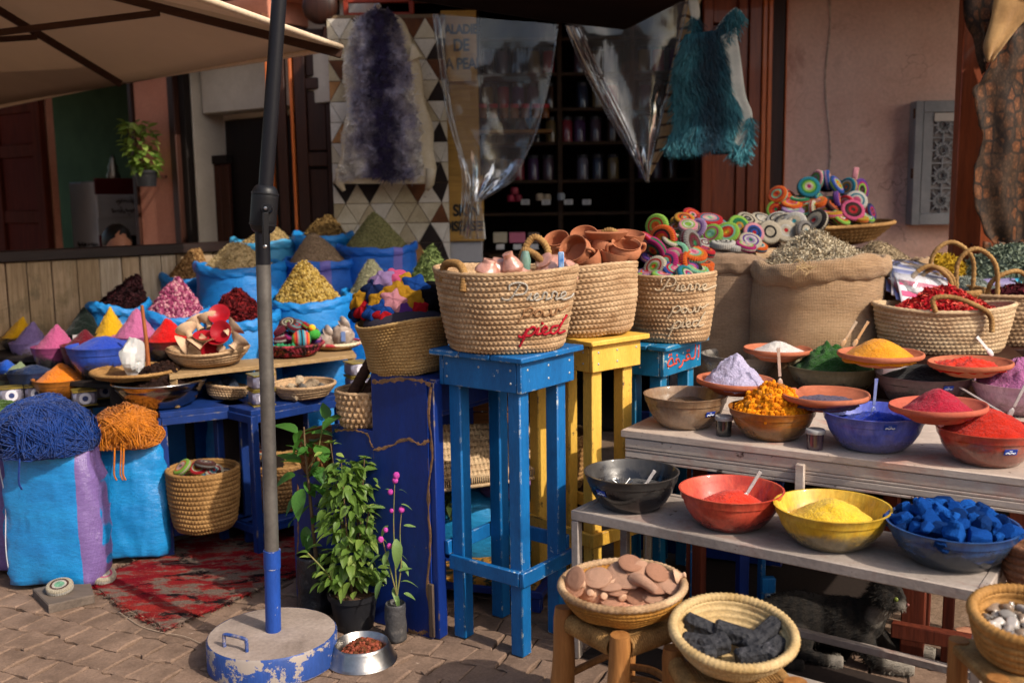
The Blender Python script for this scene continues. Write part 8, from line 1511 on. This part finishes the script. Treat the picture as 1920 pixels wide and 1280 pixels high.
# the high tray of crochet by the pink wall
p = at_d(1556, 426, 5.6); hT = 118 * mpp(p); basket('big shallow straw tray of bright crochet against the pink wall', (p[0], p[1], p[2] - .10), [(hT * .35, 0), (hT * .7, .03), (hT, .115)], 9, 70, STRAW_DK, .006, 'braid', .011, .012, tilt=(.03, -.04), sy=.8); mb = MB(); mb.box((0, 0, (p[2] - .11) / 2), (.3, .26, p[2] - .115), .01); solo(mb, 'wooden_pedestal', DARKW, 'dark wooden pedestal under the big crochet tray', 'pedestal', (p[0], p[1] + .02, 0))
WC = 'on the tray by pink wall'
for x, y, nn_, pal, s, dd in ((1516, 352, (-.1, -.85, .4), ('teal', 'green', 'lime', 'cream', 'magenta'), 1.35, 0), (1532, 338, (-.8, -.3, .2), ('rose', 'lime', 'mint', 'rose', 'yellow'), 1.2, .05), (1541, 340, (.2, -.6, .3), ('cream', 'blue', 'lime', 'rose', 'blue'), .9, .1), (1552, 338, (.85, -.4, .2), ('blue', 'mustard', 'lilac', 'teal', 'lime'), 1.2, .04), (1568, 348, (.6, -.5, .5), ('blue', 'lilac', 'lime', 'orange', 'lime'), 1.25, .02), (1579, 350, (.5, -.4, .6), ('lime', 'teal', 'rose', 'lime', 'mint'), 1., .08), (1603, 332, (.8, -.3, -.1), ('rose', 'lime', 'rose', 'lime', 'rose'), 1.15, .06), (1590, 352, (-.75, -.5, .2), ('teal', 'white', 'mustard', 'teal', 'orange'), 1.2, .02), (1612, 356, (.5, -.75, .1), ('purple', 'magenta', 'lime', 'black', 'brown'), 1.35, .04), (1605, 378, (-.1, -.85, .4), ('white', 'teal', 'white', 'pink', 'pink'), 1.3, -.05), (1458, 366, (-.5, -.6, .5), ('orange', 'red', 'mint', 'orange', 'red'), 1.2, 0), (1480, 372, (.5, -.6, .6), ('red', 'black', 'orange', 'red', 'mustard'), 1.2, .02), (1484, 384, (0, -.4, .9), ('orange', 'yellow', 'pink', 'orange', 'red'), 1.25, -.04), (1498, 375, (0, -.25, 1), ('green', 'mint', 'red', 'green', 'teal'), 1.2, 0), (1455, 394, (-.3, -.85, .3), ('lime', 'red', 'orange', 'red', 'green'), 1.15, -.02), (1486, 397, (.05, -.3, .95), ('lilac', 'lilac', 'mint', 'cream', 'grey'), 1.3, -.08), (1536, 374, (.5, -.5, .4), ('teal', 'lime', 'blue', 'lime', 'teal'), .95, 0), (1533, 380, (-.3, -.3, .9), ('orange', 'mustard', 'orange', 'rose', 'mustard'), 1.1, -.05), (1556, 376, (-.1, -.3, .9), ('lime', 'green', 'turquoise', 'mint', 'lilac'), .95, 0), (1570, 376, (.85, -.4, .2), ('purple', 'orange', 'purple', 'orange', 'mustard'), 1.1, -.04), (1562, 388, (.5, -.5, .7), ('brown', 'orange', 'black', 'orange', 'brown'), 1.15, -.06), (1586, 384, (-.8, -.5, .1), ('red', 'cream', 'pink', 'orange', 'red'), 1.1, -.04), (1556, 402, (0, -.12, 1), ('mustard', 'orange', 'pink', 'black', 'orange'), 1.35, -.1), (1598, 396, (0, -.8, .5), ('pink', 'black', 'brown', 'red', 'brown'), 1.4, -.1), (1524, 392, (.8, -.5, .1), ('cream', 'lime', 'red', 'mint', 'orange'), 1., -.08), (1510, 394, (-.4, -.5, .6), ('mint', 'orange', 'mustard', 'lime', 'rose'), 1., -.06), (1576, 410, (.4, -.5, .7), ('lime', 'mustard', 'red', 'white', 'mustard'), 1.2, -.12), (1612, 410, (.1, -.3, .9), ('mustard', 'lime', 'orange', 'black', 'lime'), 1., -.1), (1632, 398, (.7, -.6, .3), ('navy', 'purple', 'red', 'navy', 'red'), 1.05, -.02), (1626, 408, (.4, -.5, .8), ('lime', 'blue', 'white', 'lime', 'lilac'), .9, -.06), (1548, 352, (0, -.2, .6), ('navy', 'green', 'black', 'teal', 'navy'), 1., .1)):
    disc(at_d(x, y, 5.5 + dd), nn_, WC, pal, s * .92)
for k in range(12): a_ = k * 2.4; q = hT * .7 * math.sqrt((k + .5) / 12); disc(p + np.array([q * math.cos(a_) - .04, q * .7 * math.sin(a_), -.03 + .035 * (k % 4)]), (rg.uniform(-.7, .7), rg.uniform(-.7, 0), .6), 'low on tray by pink wall')
# ---- basket of red petals and its neighbours
def stand(lb, p, w, d, z): mb = MB(); mb.box((0, 0, z / 2), (w, d, z), .008); solo(mb, 'wooden_crate', DARKW, lb, 'crate', (p[0], p[1], 0), -.3)
p = at_d(1765, 655, 4.35); s_ = mpp(p); R = 128 * s_; hb = at_d(1765, 572, 4.35)[2] - p[2]
basket('wide straw basket of red dried petals with small loop handles', p, [(R * .80, 0), (R * .86, .02), (R * .95, hb * .6), (R, hb)], 11, 78, STRAW_PALE, .006, 'braid', .010, .012, sy=.66, rz=-.06, wob=(.010, .3), handles=[spline([(-.10, -R * .63, hb - .005), (-.11, -R * .64, hb + .05), (-.03, -R * .68, hb + .055), (.08, -R * .69, hb + .01), (.12, -R * .68, hb - .03), (.125, -R * .70, hb - .09)], 40), spline([(-.09, R * .6, hb - .02), (-.08, R * .62, hb + .10), (.0, R * .62, hb + .16), (.09, R * .62, hb + .10), (.10, R * .6, hb - .02)], 40)])
goods_heap('bright red dried petals heaped in the wide straw basket', (p[0], p[1], p[2] + hb - .055), R * .9, .13, ('#b01c24', '#c83a34', '#8a141c', '#d06050'), 2200, .015, .007, 121, 'chip', rough=.14, tip=.35, sxy=(1, .62))
stand('dark crate under the basket of red petals', p, .62, .45, p[2] - .003)
p = at_d(1905, 640, 4.75); s_ = mpp(p); R = 118 * s_; hb = at_d(1905, 548, 4.75)[2] - p[2]
basket('second straw basket at the right edge behind the red petals', p, [(R * .75, 0), (R * .82, .02), (R * .95, hb * .6), (R, hb)], 12, 70, STRAW, .006, 'braid', .010, .012, sy=.7, handles=[spline([(-.20, -.1, hb - .02), (-.19, -.13, hb + .07), (-.09, -.14, hb + .115), (-.01, -.13, hb + .06), (.0, -.1, hb - .02)], 34)])
goods_heap('dark red hibiscus in the right edge basket', (p[0], p[1], p[2] + hb - .05), R * .9, .09, ('#3c0c14', '#5a1420'), 900, .014, .007, 122, 'chip', sxy=(1, .7)); stand('dark crate under the right edge basket', p, .6, .45, p[2] - .003)
p = at_d(1716, 640, 4.7); s_ = mpp(p); R = 70 * s_; hb = at_d(1716, 545, 4.7)[2] - p[2]
basket('brown straw basket with tall loop handles holding grey lavender', (p[0] + .05, p[1] + .1, p[2]), [(R * 1.2, 0), (R * 1.5, hb * .6), (R * 1.7, hb)], 12, 66, STRAW_DK, .006, 'braid', .010, .012, sy=.8, handles=[spline([(-.10, -.22, hb - .02), (-.10, -.24, hb + .07), (-.03, -.25, hb + .12), (.05, -.24, hb + .07), (.06, -.22, hb - .03)], 40), spline([(.09, -.2, hb - .02), (.09, -.2, hb + .14), (.17, -.2, hb + .20), (.26, -.2, hb + .13), (.28, -.2, hb - .03)], 44), spline([(.06, .05, hb - .02), (.08, .05, hb + .16), (.17, .05, hb + .22), (.27, .05, hb + .14), (.28, .05, hb - .03)], 44)])
stand('dark crate under the lavender basket', (p[0] + .05, p[1] + .1), .5, .45, p[2] - .003); pl_ = at_d(1812, 555, 4.95)
goods_heap('grey green lavender heaped behind the loop handles', (pl_[0], pl_[1], pl_[2] - .06), .24, .15, ('#7a8078', '#8a9086', '#666c66'), 3000, .010, .002, 123, 'rod', rough=.05, tip=.45); stand('dark crate under the lavender heap', pl_, .4, .3, pl_[2] - .06)
pl_ = at_d(1885, 520, 5.2); goods_heap('large heap of silvery green sage leaves at the right edge', (pl_[0] + .05, pl_[1], pl_[2] - .06), .36, .22, ('#75806c', '#8a9480', '#5c6654'), 2600, .024, .008, 124, 'chip', rough=.08, tip=.5); stand('dark crate under the sage heap', (pl_[0] + .05, pl_[1]), .5, .4, pl_[2] - .06)
pl_ = at_d(1768, 500, 5.3); goods_heap('mustard yellow dried flowers behind the loop handles', (pl_[0], pl_[1], pl_[2] - .08), .2, .13, ('#a8841c', '#8f6e14', '#b8982c'), 1400, .022, .004, 125, 'rod', rough=.1, tip=.5, name='dried_flowers'); stand('dark crate under the mustard flowers', pl_, .36, .3, pl_[2] - .08)
root = thing('lilac_sack', 'lilac and turquoise cloth sack edge at the far right', 'sack', at_d(1890, 534, 4.98)); mb = MB(); mb.ball((0, 0, 0), (.22, .06, .035), 30, 14, lambda V: V * (1 + .12 * vn(V * 5, 3))[..., None]); part(mb, 'cloth_fold', sackmat('lilac_turquoise_weave', '#8a80a8', '#7a7098', '#3fa0c0', (.12, .10)), root, 180)
# clear bag of printed papers
root = thing('packet_bag', 'clear bag of pink striped packets beside the large burlap sack', 'bag', M=align(at_d(1712, 528, 4.55), (.25, -.75, .6)) @ Matrix.Rotation(-.45, 4, 'Z')); PW_ = plain('packet_white', '#c9c4ca', .35, spec=.6); PP = plain('packet_pink', '#c23a6c', .4); PB = plain('packet_blue', '#6a72a8', .4)
for k in range(5):
    mb = MB(); G = np.array([[(x, y, .012 * k + .012 * vn(np.array([x * 8, y * 8, k * 3.]), 4)) for y in np.linspace(-.085, .085, 12)] for x in np.linspace(-.15, .15, 18)]); mb.grid(G); pk_ = part(mb, 'packet', PW_ if k % 2 == 0 else PB, root, 180, M=M3((.01 * k, -.02 * k, 0), 0, 0, .06 * k)); pk_.modifiers.new('t', 'SOLIDIFY').thickness = .003
    for y in (-.03, .03): mb = MB(); mb.grid(np.array([[(x, y + dy, .0052 + .012 * k + .012 * vn(np.array([x * 8, (y + dy) * 8, k * 3.]), 4)) for dy in (-.014, .014)] for x in np.linspace(-.14, .14, 18)])); part(mb, 'pink_band', PP, pk_, 180)
mb = MB(); mb.ball((0.02, -.03, .03), (.17, .12, .045), 30, 14, lambda V: V * (1 + .14 * vn(V * 4, 3) + .06 * vn(V * 11, 3))[..., None]); part(mb, 'clear_wrap', PLAS, root, 180)

# ================================================================ ROPE STOOLS IN FRONT
LOGW = wood('peeled_branch_wood', '#a8743f', '#86562a', 'z', .6, bump=.4, stain='#5f3a1c', sa=.62, sst=4)
def rope_stool(label, px, H, hw, rot, leg_r, front):
    p = np.array(at_z(px[0], px[1], H)); root = thing('rope_stool', label, 'stool', (p[0], p[1], 0), rot, 'wooden stools with rope seats'); cs_ = [(-hw, -hw), (hw, -hw), (hw, hw), (-hw, hw)]
    for i, (x, y) in enumerate(cs_):
        mb = MB(); k = 14; z = np.linspace(0, H + .012, k); P = np.c_[x * (1 + .06 * (1 - z / H)) + .004 * np.sin(z * 22 + i), y * (1 + .06 * (1 - z / H)) + .004 * np.cos(z * 19 + i), z]; r = leg_r * (1 + .10 * np.sin(z * 13 + i * 2) - .12 * (z > H - .01)); mb.tube(P, r, 14); part(mb, 'leg', LOGW, root, 50)
    for zz, k0 in ((.10, 0), (.14, 1), (H * .5, 0), (H * .45, 1)):
        for s in (-1, 1):
            a, b = ((-hw, s * hw, zz), (hw, s * hw, zz + .02)) if k0 == 0 else ((s * hw, -hw, zz), (s * hw, hw, zz - .02)); mb = MB(); mb.tube(spline([a, ((a[0] + b[0]) / 2, (a[1] + b[1]) / 2, zz + .012), b], 12), .011, 8); part(mb, 'rung', LOGW, root, 50)
    mb = MB(); k = 46                              # seat: cord wound round the four side rails
    for i in range(4):
        a, b = np.array([*cs_[i], H - .03]), np.array([*cs_[(i + 1) % 4], H - .03]); d = b - a; L = np.linalg.norm(d); d /= L; nrm = np.array([d[1], -d[0], 0])
        n_ = int((L - 1.6 * leg_r) / .0078)
        for q in range(n_):
            c = a + d * (leg_r * .9 + (L - 1.8 * leg_r) * (q + .5) / n_); t = np.linspace(0, 2 * math.pi, 11)[:-1]; mb.tube(np.array([c + nrm * .021 * math.cos(u) + np.array([0, 0, .025 * math.sin(u)]) + d * .002 * math.sin(u) for u in t]), .0046, 5, True)
    part(mb, 'rope_edge', ROPE, root, 180); mb = MB()
    for q in range(int(2 * hw / .0085)): x = -hw + .0085 * (q + .5); mb.tube([(x, -hw, H - .008), (x, 0, H - .014), (x, hw, H - .008)], .0046, 5)
    part(mb, 'rope_seat', ROPE, root, 180); return p, root
pA, rA = rope_stool('wooden rope seat stool under the tray of pumice stones', (1168, 1150), .395, .118, .62, .032, 0)
pB, rB = rope_stool('wooden rope seat stool under the basket of charcoal blocks', (1372, 1252), .345, .120, .12, .032, 0)
sA = mpp((pA[0], pA[1], .43)); RA = 117 * sA; TA = (.02, -.03); pcA = (pA[0], pA[1], .405)
basket('round golden straw tray of pink foot stones on a rope stool', pcA, [(RA * .55, 0), (RA * .80, .015), (RA * .95, .05), (RA, .078)], 9, 90, mat('golden_straw', '#b07c34', '#8a5c20', ns=9, rough=.75, bump=.4, bs=260, fine=.35, fs=130, stain='#6f481c', sa=.6, sst=6), .0042, 'coil', .011, .010, tilt=TA, rimmat=STRAW)
MA = M3(pcA, TA[0], TA[1])
PUM = [mat('pumice_clay_%d' % i, c, d, ns=26, rough=.95, bump=.7, bs=240, bd=.005, fine=.16, fs=300, vor=150) for i, (c, d) in enumerate((('#dba68a', '#c89274'), ('#e2b296', '#d09e80'), ('#d39a7c', '#c08a6c')))]
def pad(V):
    r = np.hypot(V[..., 0], V[..., 1]); o = V.copy(); o[..., 2] = V[..., 2] * .24 * (1 + .12 * np.sin(r * 40)); return o * (1 + .04 * vn(V * 2.5, 3))[..., None]
mb = MB(); mb.ball((0, 0, 0), 1., 44, 22, pad); PADM = [mb.mesh('foot_stone', m, 180) for m in PUM]
mb = MB(); mb.ball((0, 0, .0), (1, .85, .2), 40, 18, lambda V: V * (1 + .05 * vn(V * 9, 3))[..., None]); mb.tube(spline([(.55, 0, .05), (1.0, 0, .30), (1.5, 0, .28), (1.9, 0, .12)], 16), np.linspace(.36, .22, 16), 12); HANM = mb.mesh('foot_stone', PUM[1], 60)
mb = MB(); mb.lathe(rs([(1e-4, 0), (.9, .0), (1., .08), (.8, .30), (.38, .62), (.28, .95), (.36, 1.15), (.33, 1.32), (1e-4, 1.36)], 30), 32); KNOB = mb.mesh('foot_stone', mat('pale_stone_clay', '#cda88c', '#bd9678', ns=20, rough=.9, bump=.3, bs=120), 60)
DA = mpp(pcA) * FPX
for i, (x, y, nn_, s, k, lb) in enumerate(((1172, 1077, (-.1, -.5, .85), .062, 1, 'long handled foot stone lying on top of the pile'), (1120, 1082, (-.1, -.35, .93), .047, 0, 'oval rough foot stone left of the handled one'), (1182, 1055, (.1, -.35, .93), .040, 0, 'round foot stone at the back of the pile'), (1192, 1070, (.45, -.75, .5), .036, 0, 'upright ringed foot stone, left of two'), (1206, 1073, (.55, -.7, .45), .040, 0, 'upright ringed foot stone, right of two'), (1232, 1072, (.3, -.4, .85), .040, 0, 'smooth round foot stone at the back right'), (1228, 1088, (.15, -.5, .85), .052, 0, 'broad rough foot stone at the right'), (1256, 1092, (.3, -.5, .8), .045, 0, 'rough foot stone by the right rim'), (1275, 1079, (.95, -.2, .3), .020, 2, 'pale knob handle poking over the right rim'), (1160, 1110, (.35, -.75, -.3), .032, 2, 'pale mushroom shaped foot stone in front'), (1146, 1090, (-.1, -.3, .95), .048, 0, 'flat foot stone under the oval one'), (1194, 1112, (.05, -.6, .8), .044, 0, 'flat square looking foot stone at the front'), (1078, 1085, (-.7, -.5, .5), .042, 0, 'foot stone leaning on the left rim'), (1096, 1098, (-.5, -.6, .6), .030, 2, 'rounded knob stone at the left'), (1110, 1112, (-.3, -.7, .4), .026, 2, 'small stalked stone at the left front'), (1130, 1116, (.1, -.8, .3), .026, 2, 'small stalked stone at the front'), (1218, 1104, (.1, -.8, .5), .024, 2, 'pale stubby stone, left of two on the right'), (1243, 1107, (.2, -.8, .5), .020, 2, 'pale stubby stone, right of two'), (1155, 1100, (0, -.3, .9), .042, 0, 'foot stone under the mushroom shaped one'), (1225, 1116, (.2, -.4, .9), .04, 0, 'foot stone low at the right front'), (1075, 1105, (-.4, -.5, .8), .036, 0, 'foot stone low by the left rim'), (1145, 1122, (0, -.5, .85), .036, 0, 'foot stone just inside the front rim'))):
    me = (PADM[i % 3], HANM, KNOB)[k]; s *= 1.15 if k == 2 else .88; M = align(at_d(x, y, DA - .01 - .0004 * (y - 1085)), nn_) @ Matrix.Rotation(-.55 if k == 1 else i * 1.3, 4, 'Z') @ Matrix.Diagonal((s, s, s, 1)) @ (Matrix.Translation((0, 0, -.6)) if k == 2 else Matrix()); tag(link('foot_stone', me, None, M=M), lb, 'foot stone', 'pink clay foot stones in the golden tray')
mb = MB(); mb.lathe([(1e-4, .035), (RA * .8, .03)], 30, fn=lambda V, a: V + .008 * vn(V * 30, 4)[..., None]); solo(mb, 'stone_layer', PUM[2], 'lower layer of pink foot stones filling the golden tray', 'foot stones', M=MA, kind='stuff', smooth=180)
sB = mpp((pB[0], pB[1], .4)); RB = 115 * sB; TB = (.19, .02); pcB = (pB[0], pB[1] + .01, .372)
basket('pale coiled basket of charcoal blocks tilted on a rope stool', pcB, [(RB * .54, 0), (RB * .70, .012), (RB * .84, .034), (RB * .93, .056), (RB, .078)], 6, 96, mat('pale_coil_straw', '#c8ad7e', '#a88a58', ns=9, rough=.7, bump=.35, bs=260, fine=.26, fs=140, stain='#7d5a34', sa=.62, sst=7), .0085, 'coil', .013, .012, tilt=TB, sub=6)
MB_ = M3(pcB, TB[0], TB[1]); CHAR = mat('charcoal', '#26262a', '#3a3a3d', ns=14, rough=.85, bump=.7, bs=80, bd=.01, fine=.3, fs=140, stain='#58565a', sa=.56, sst=12, vor=60)
for i, (x, y, z, a_, L, w, lb) in enumerate(((-.055, .05, .045, -.5, .13, .042, 'at the upper left'), (-.05, -.02, .05, .25, .075, .05, 'in the centre'), (.015, .02, .05, -.35, .12, .045, 'right of the centre'), (.085, .02, .05, .75, .14, .046, 'long one at the right, pointing up'), (.10, -.03, .045, .9, .10, .045, 'porous one at the lower right'), (.05, -.055, .045, .1, .11, .04, 'lowest at the front'), (-.10, -.045, .04, -.6, .05, .04, 'small one at the left front'), (-.085, .0, .04, -.4, .09, .04, 'under the upper left one'), (-.075, -.055, .045, .2, .04, .035, 'smallest near the left front'))):
    mb = MB(); mb.box((0, 0, 0), (L, w, .042), .007); V = mb.V[0]; mb.V[0] = V * (1 + .10 * vn(V * 40 + i, 5))[..., None]; tag(link('charcoal_block', mb.mesh('charcoal_block', CHAR, 0), None, M=MB_ @ M3((x, y, z), .15 * math.sin(i * 2), .15 * math.cos(i * 3), a_)), f'black charcoal block in the coiled basket, {lb}', 'charcoal block', 'charcoal blocks')
# right corner baskets
p = at_d(1915, 1190, 2.35); s_ = mpp(p); R = 93 * s_; basket('straw basket of polished grey stones cut by the right edge', (p[0], p[1], p[2] - .05), [(R * .6, 0), (R * .8, .02), (R * .94, .07), (R, .11)], 6, 70, mat('warm_coil_straw', '#b8894e', '#94682f', ns=9, rough=.7, bump=.35, bs=260, fine=.26, stain='#7a5224', sa=.6, sst=6), .009, 'coil', .013, .012, tilt=(.18, -.05), sub=6); pts = [(p[0] + .8 * R * math.sqrt((k + .5) / 34) * math.cos(k * 2.4), p[1] + .8 * R * math.sqrt((k + .5) / 34) * math.sin(k * 2.4), p[2] + .02 + .14 * R * math.sqrt((k + .5) / 34) * math.sin(k * 2.4)) for k in range(34)]
rocks('polished_stone', 'smooth shiny pale grey stone in the corner basket', 'polished stones in the corner basket', 'stone', pts, .019, [mat('polished_%d' % i, c, d, ns=14, rough=.2, spec=.6, fine=.1) for i, (c, d) in enumerate((('#a8a09a', '#8a827c'), ('#c4bcb4', '#a8a098'), ('#6f6a66', '#8a847c'), ('#8f7a66', '#6f5c4a')))], 97, 16, 1., 60)
stl = thing('rope_stool', 'wooden stool under the corner basket of polished stones', 'stool', (p[0], p[1], 0)); hz_ = p[2] - .055
for x in (-.1, .1):
    for y in (-.1, .1): mb = MB(); mb.tube([(x, y, 0), (x, y, hz_)], .024, 12); part(mb, 'leg', LOGW, stl, 50)
mb = MB(); mb.box((0, 0, hz_ - .02), (.24, .24, .03), .008); part(mb, 'seat', ROPE, stl)
p = at_d(1935, 1060, 2.75); R = .075; basket('small brown basket edge peeping in at the right of the grey table', (p[0], p[1], p[2] - .06), [(R * .7, 0), (R * .95, .04), (R, .12)], 6, 40, mat('brown_coil', '#8a5f44', '#6a4430', ns=9, rough=.8, bump=.3), .007, 'coil', .010, .01); mb = MB(); mb.box((0, 0, (p[2] - .06) / 2), (.1, .1, p[2] - .062), .006); solo(mb, 'wooden_post', REDW, 'red brown wooden post under the small edge basket', 'post', (p[0], p[1], 0))
# ================================================================ UNDER THE TABLES
root = thing('wooden_trestle', 'red brown wooden stool frame under the grey table by the cat', 'trestle', (*at_z(1700, 1262, .0)[:2], 0), -.5); o3 = np.array(root.location)
for x, y, w in ((0, .12, .075), (.30, .12, .05), (0, .42, .05), (.30, .42, .05), (.105, .16, .035)): mb = MB(); mb.box((x, y, .21), (w, .04, .42), .004); part(mb, 'leg', REDW, root)
mb = MB(); mb.box((.17, .06, .12), (.46, .04, .05), .004); part(mb, 'rail', REDW, root); mb = MB(); mb.box((.17, .3, .26), (.4, .035, .04), .004); part(mb, 'rail', REDW, root); mb = MB(); mb.box((.15, .27, .43), (.42, .36, .02), .004); part(mb, 'frame_top', REDW, root)
for x, y0, y1, w, lb in ((1297, 1010, 1100, 12, 'left'), (1392, 1030, 1120, 22, 'middle'), (1428, 1035, 1105, 10, 'right')):
    q = at_d(x, 1060, 3.75); mb = MB(); mb.box((0, 0, .31), (w * mpp(q), .03, .62), .003); solo(mb, 'blue_post', BLUE_S if w < 20 else BLUE_D, f'thin blue wooden post under the white table, {lb} of three', 'post', (q[0], q[1], 0), .3, 'blue posts under the white table')
q = at_d(1440, 1096, 3.6); mb = MB(); mb.box((0, 0, 0), (.05, .03, .06), .004); mb.box((0, 0, -q[2] / 2 - .016), (.02, .02, q[2] - .03), .003); solo(mb, 'blue_packet', BLUE_S, 'small blue block with pale edge behind the charcoal basket', 'block', q)
mb = MB(); q0, q1 = at_d(1180, 990, 3.5), at_d(1345, 890, 3.9); mb.box((0, 0, .33), (.62, .03, .62), .004); solo(mb, 'blue_backboard', BLUE_D, 'dark blue board standing in shadow under the white table', 'board', (*at_d(1330, 900, 4.25)[:2], 0), -.4)
q = at_d(1215, 1000, 3.6); mb = MB(); mb.tube([(0, 0, 0), (0, 0, .5)], .016, 12); solo(mb, 'metal_post', STEEL_DULL, 'dark round metal post under the white table next to the yellow stool', 'post', (q[0], q[1], 0))
for x, y, lb in ((1822, 1192, 'right of the trestle leg'), (1812, 1232, 'by the table leg')): mb = MB(); mb.ball((0, 0, .012), (.06, .045, .016), 16, 8, rockfn(7)); solo(mb, 'broken_tile', CLAY_PINK, f'flat broken piece of pink stone lying on the ground {lb}', 'stone', at_z(x, y, 0), smooth=20)
mb = MB(); mb.box((WU / 2, DU - .04, .34), (WU - .1, .02, .66), .004); solo(mb, 'shade_backboard', BLACKW, 'blackened wooden board added behind the white table to deepen its shade', 'board', M=UM)  # added board, keeps the space under the table dark
# the cat: one body, lying with head up
pcat = np.array(at_z(1560, 1222, 0)); CM = M3((pcat[0], pcat[1], 0), 0, 0, -.35); mb = MB()
def ell(c, r, n=20, m=14): mb.ball(c, r, n, m)
ell((-.10, .02, .10), (.15, .09, .095)); ell((.04, .01, .105), (.11, .08, .095)); ell((-.19, .0, .085), (.09, .085, .08)); ell((.11, -.01, .14), (.06, .055, .075))
hc = np.array([.165, -.045, .245]); mb.tube(spline([(.10, 0, .15), (.135, -.02, .19), hc], 8), [.055, .05, .045], 12) if False else mb.tube(spline([(.10, 0, .15), (.135, -.02, .19), hc], 8), .05, 12)
ell(hc, (.058, .055, .052)); ell(hc + (.038, -.028, -.016), (.030, .028, .023)); ell(hc + (.0, -.03, -.018), (.035, .03, .028)); ell(hc + (.045, .012, -.012), (.02, .022, .02))
for ex, ey in ((-.022, -.030), (.002, .040)): mb.add([hc + (ex - .026, ey, .030), hc + (ex + .026, ey - .012, .030), hc + (ex + .006, ey + .016, .030), hc + (ex - .008, ey - .004, .102)], [[0, 1, 3], [1, 2, 3], [2, 0, 3], [0, 2, 1]])
mb.tube(spline([(.10, -.05, .09), (.13, -.09, .045), (.20, -.10, .028), (.26, -.10, .024)], 14), np.linspace(.036, .021, 14), 12); mb.tube(spline([(.12, .04, .09), (.18, .05, .04), (.26, .045, .028), (.33, .04, .024)], 14), np.linspace(.034, .021, 14), 12)
ell((-.13, -.085, .065), (.075, .035, .06)); mb.tube(spline([(-.10, -.10, .03), (-.03, -.115, .022), (.04, -.11, .02)], 10), .021, 12); mb.tube(spline([(-.25, .0, .05), (-.31, -.06, .03), (-.27, -.15, .024), (-.16, -.18, .022), (-.08, -.175, .02)], 26), np.linspace(.03, .018, 26), 12)
n = NT('tabby_fur'); co = n.obco((1, 1, 1), False); w1 = n.nd('TexWave', bands_direction='X'); w1.inputs['Scale'].default_value = 9; w1.inputs['Distortion'].default_value = 4.5; w1.inputs['Detail'].default_value = 3; n.ln(co, w1.inputs['Vector']); col = n.mix(n.step(w1.outputs['Fac'], .35, .65), lin('#080706'), lin('#211b15')); col = n.mix(n.step(n.noise(co, 90, 3), .35, .75), col, lin('#2c251e')); sp = n.nd('SeparateXYZ'); n.ln(co, sp.inputs[0]); nz = n.math('MULTIPLY', n.noise(co, 14, 3), .03)
def near(c, r): d = n.nd('VectorMath', operation='DISTANCE'); n.ln(co, d.inputs[0]); d.inputs[1].default_value = c; return n.step(n.math('ADD', d.outputs['Value'], nz), r, r + .02, 1, 0)
for c, r in (((.15, -.085, .17), .05), ((.21, -.08, .225), .026), ((.24, -.10, .024), .085), ((.32, .04, .024), .07), ((.04, -.12, .02), .05)): col = n.mix(near(c, r), col, lin('#8f877c'))
n.ln(col, n.b.inputs['Base Color']); n.b.inputs['Roughness'].default_value = .9; n.ln(n.bump(n.noise(n.obco((1, 3, 3), False), 160, 4), .8, .006), n.b.inputs['Normal'])
cat = thing('cat', 'dark tabby cat with white chin and paws resting under the grey table', 'cat', M=CM); bo = part(mb, 'body', n.m, cat, 180); rm = bo.modifiers.new('merge', 'REMESH'); rm.mode = 'VOXEL'; rm.voxel_size = .0055; rm.use_smooth_shade = True; sm = bo.modifiers.new('soft', 'SMOOTH'); sm.factor = .6; sm.iterations = 5
mt = MB(); mt.prism([(-.02, .03), (WU - .6, .03), (WU - .6, DU), (-.02, DU)], .002, .006, .001); solo(mt, 'shade_sheet', plain('shade_sheet_dark', '#2a201b', .95, fine=.3), 'dark sheet painted as shade on the ground under the white table', 'mat', M=UM)  # added sheet, its dark colour stands in for shade under the table
mt = MB(); mt.prism([(.02, .02), (WL_ - .02, .02), (WL_ - .02, DL + .08), (.02, DL + .08)], .002, .0045, .001); solo(mt, 'shade_sheet', plain('shade_sheet_dark', '#2a201b', .95, fine=.3), 'narrow dark sheet painted as shade under the grey metal table', 'mat', M=LM)  # second added sheet, shade put in as dark ground colour
ev = bo.evaluated_get(bpy.context.evaluated_depsgraph_get()).data; k_ = len(ev.polygons); C_ = np.empty(k_ * 3); N_ = np.empty(k_ * 3); ev.polygons.foreach_get('center', C_); ev.polygons.foreach_get('normal', N_); rgn = np.random.RandomState(77); i_ = rgn.randint(0, k_, 14000); C_, N_ = C_.reshape(-1, 3)[i_], N_.reshape(-1, 3)[i_]
mf = MB(); fur(mf, C_ - N_ * .002, N_ * .55 + np.array([-.7, .0, -.35]) + rgn.normal(0, .2, C_.shape), .015, .0011, rgn, 2, .3); part(mf, 'fur', n.m, cat, 0, kind='stuff')
for ey in (-.030, .014): mb = MB(); mb.ball(hc + (.040 if ey > 0 else .030, ey - .016, .006), (.008, .008, .008), 10, 8); part(mb, 'eye', plain('cat_eye', '#5f6a2c', .1), cat, 180)
mb = MB(); mb.ball(hc + (.066, -.040, -.010), (.006, .006, .005), 8, 6); part(mb, 'nose', plain('cat_nose', '#7a4a44', .5), cat, 180)
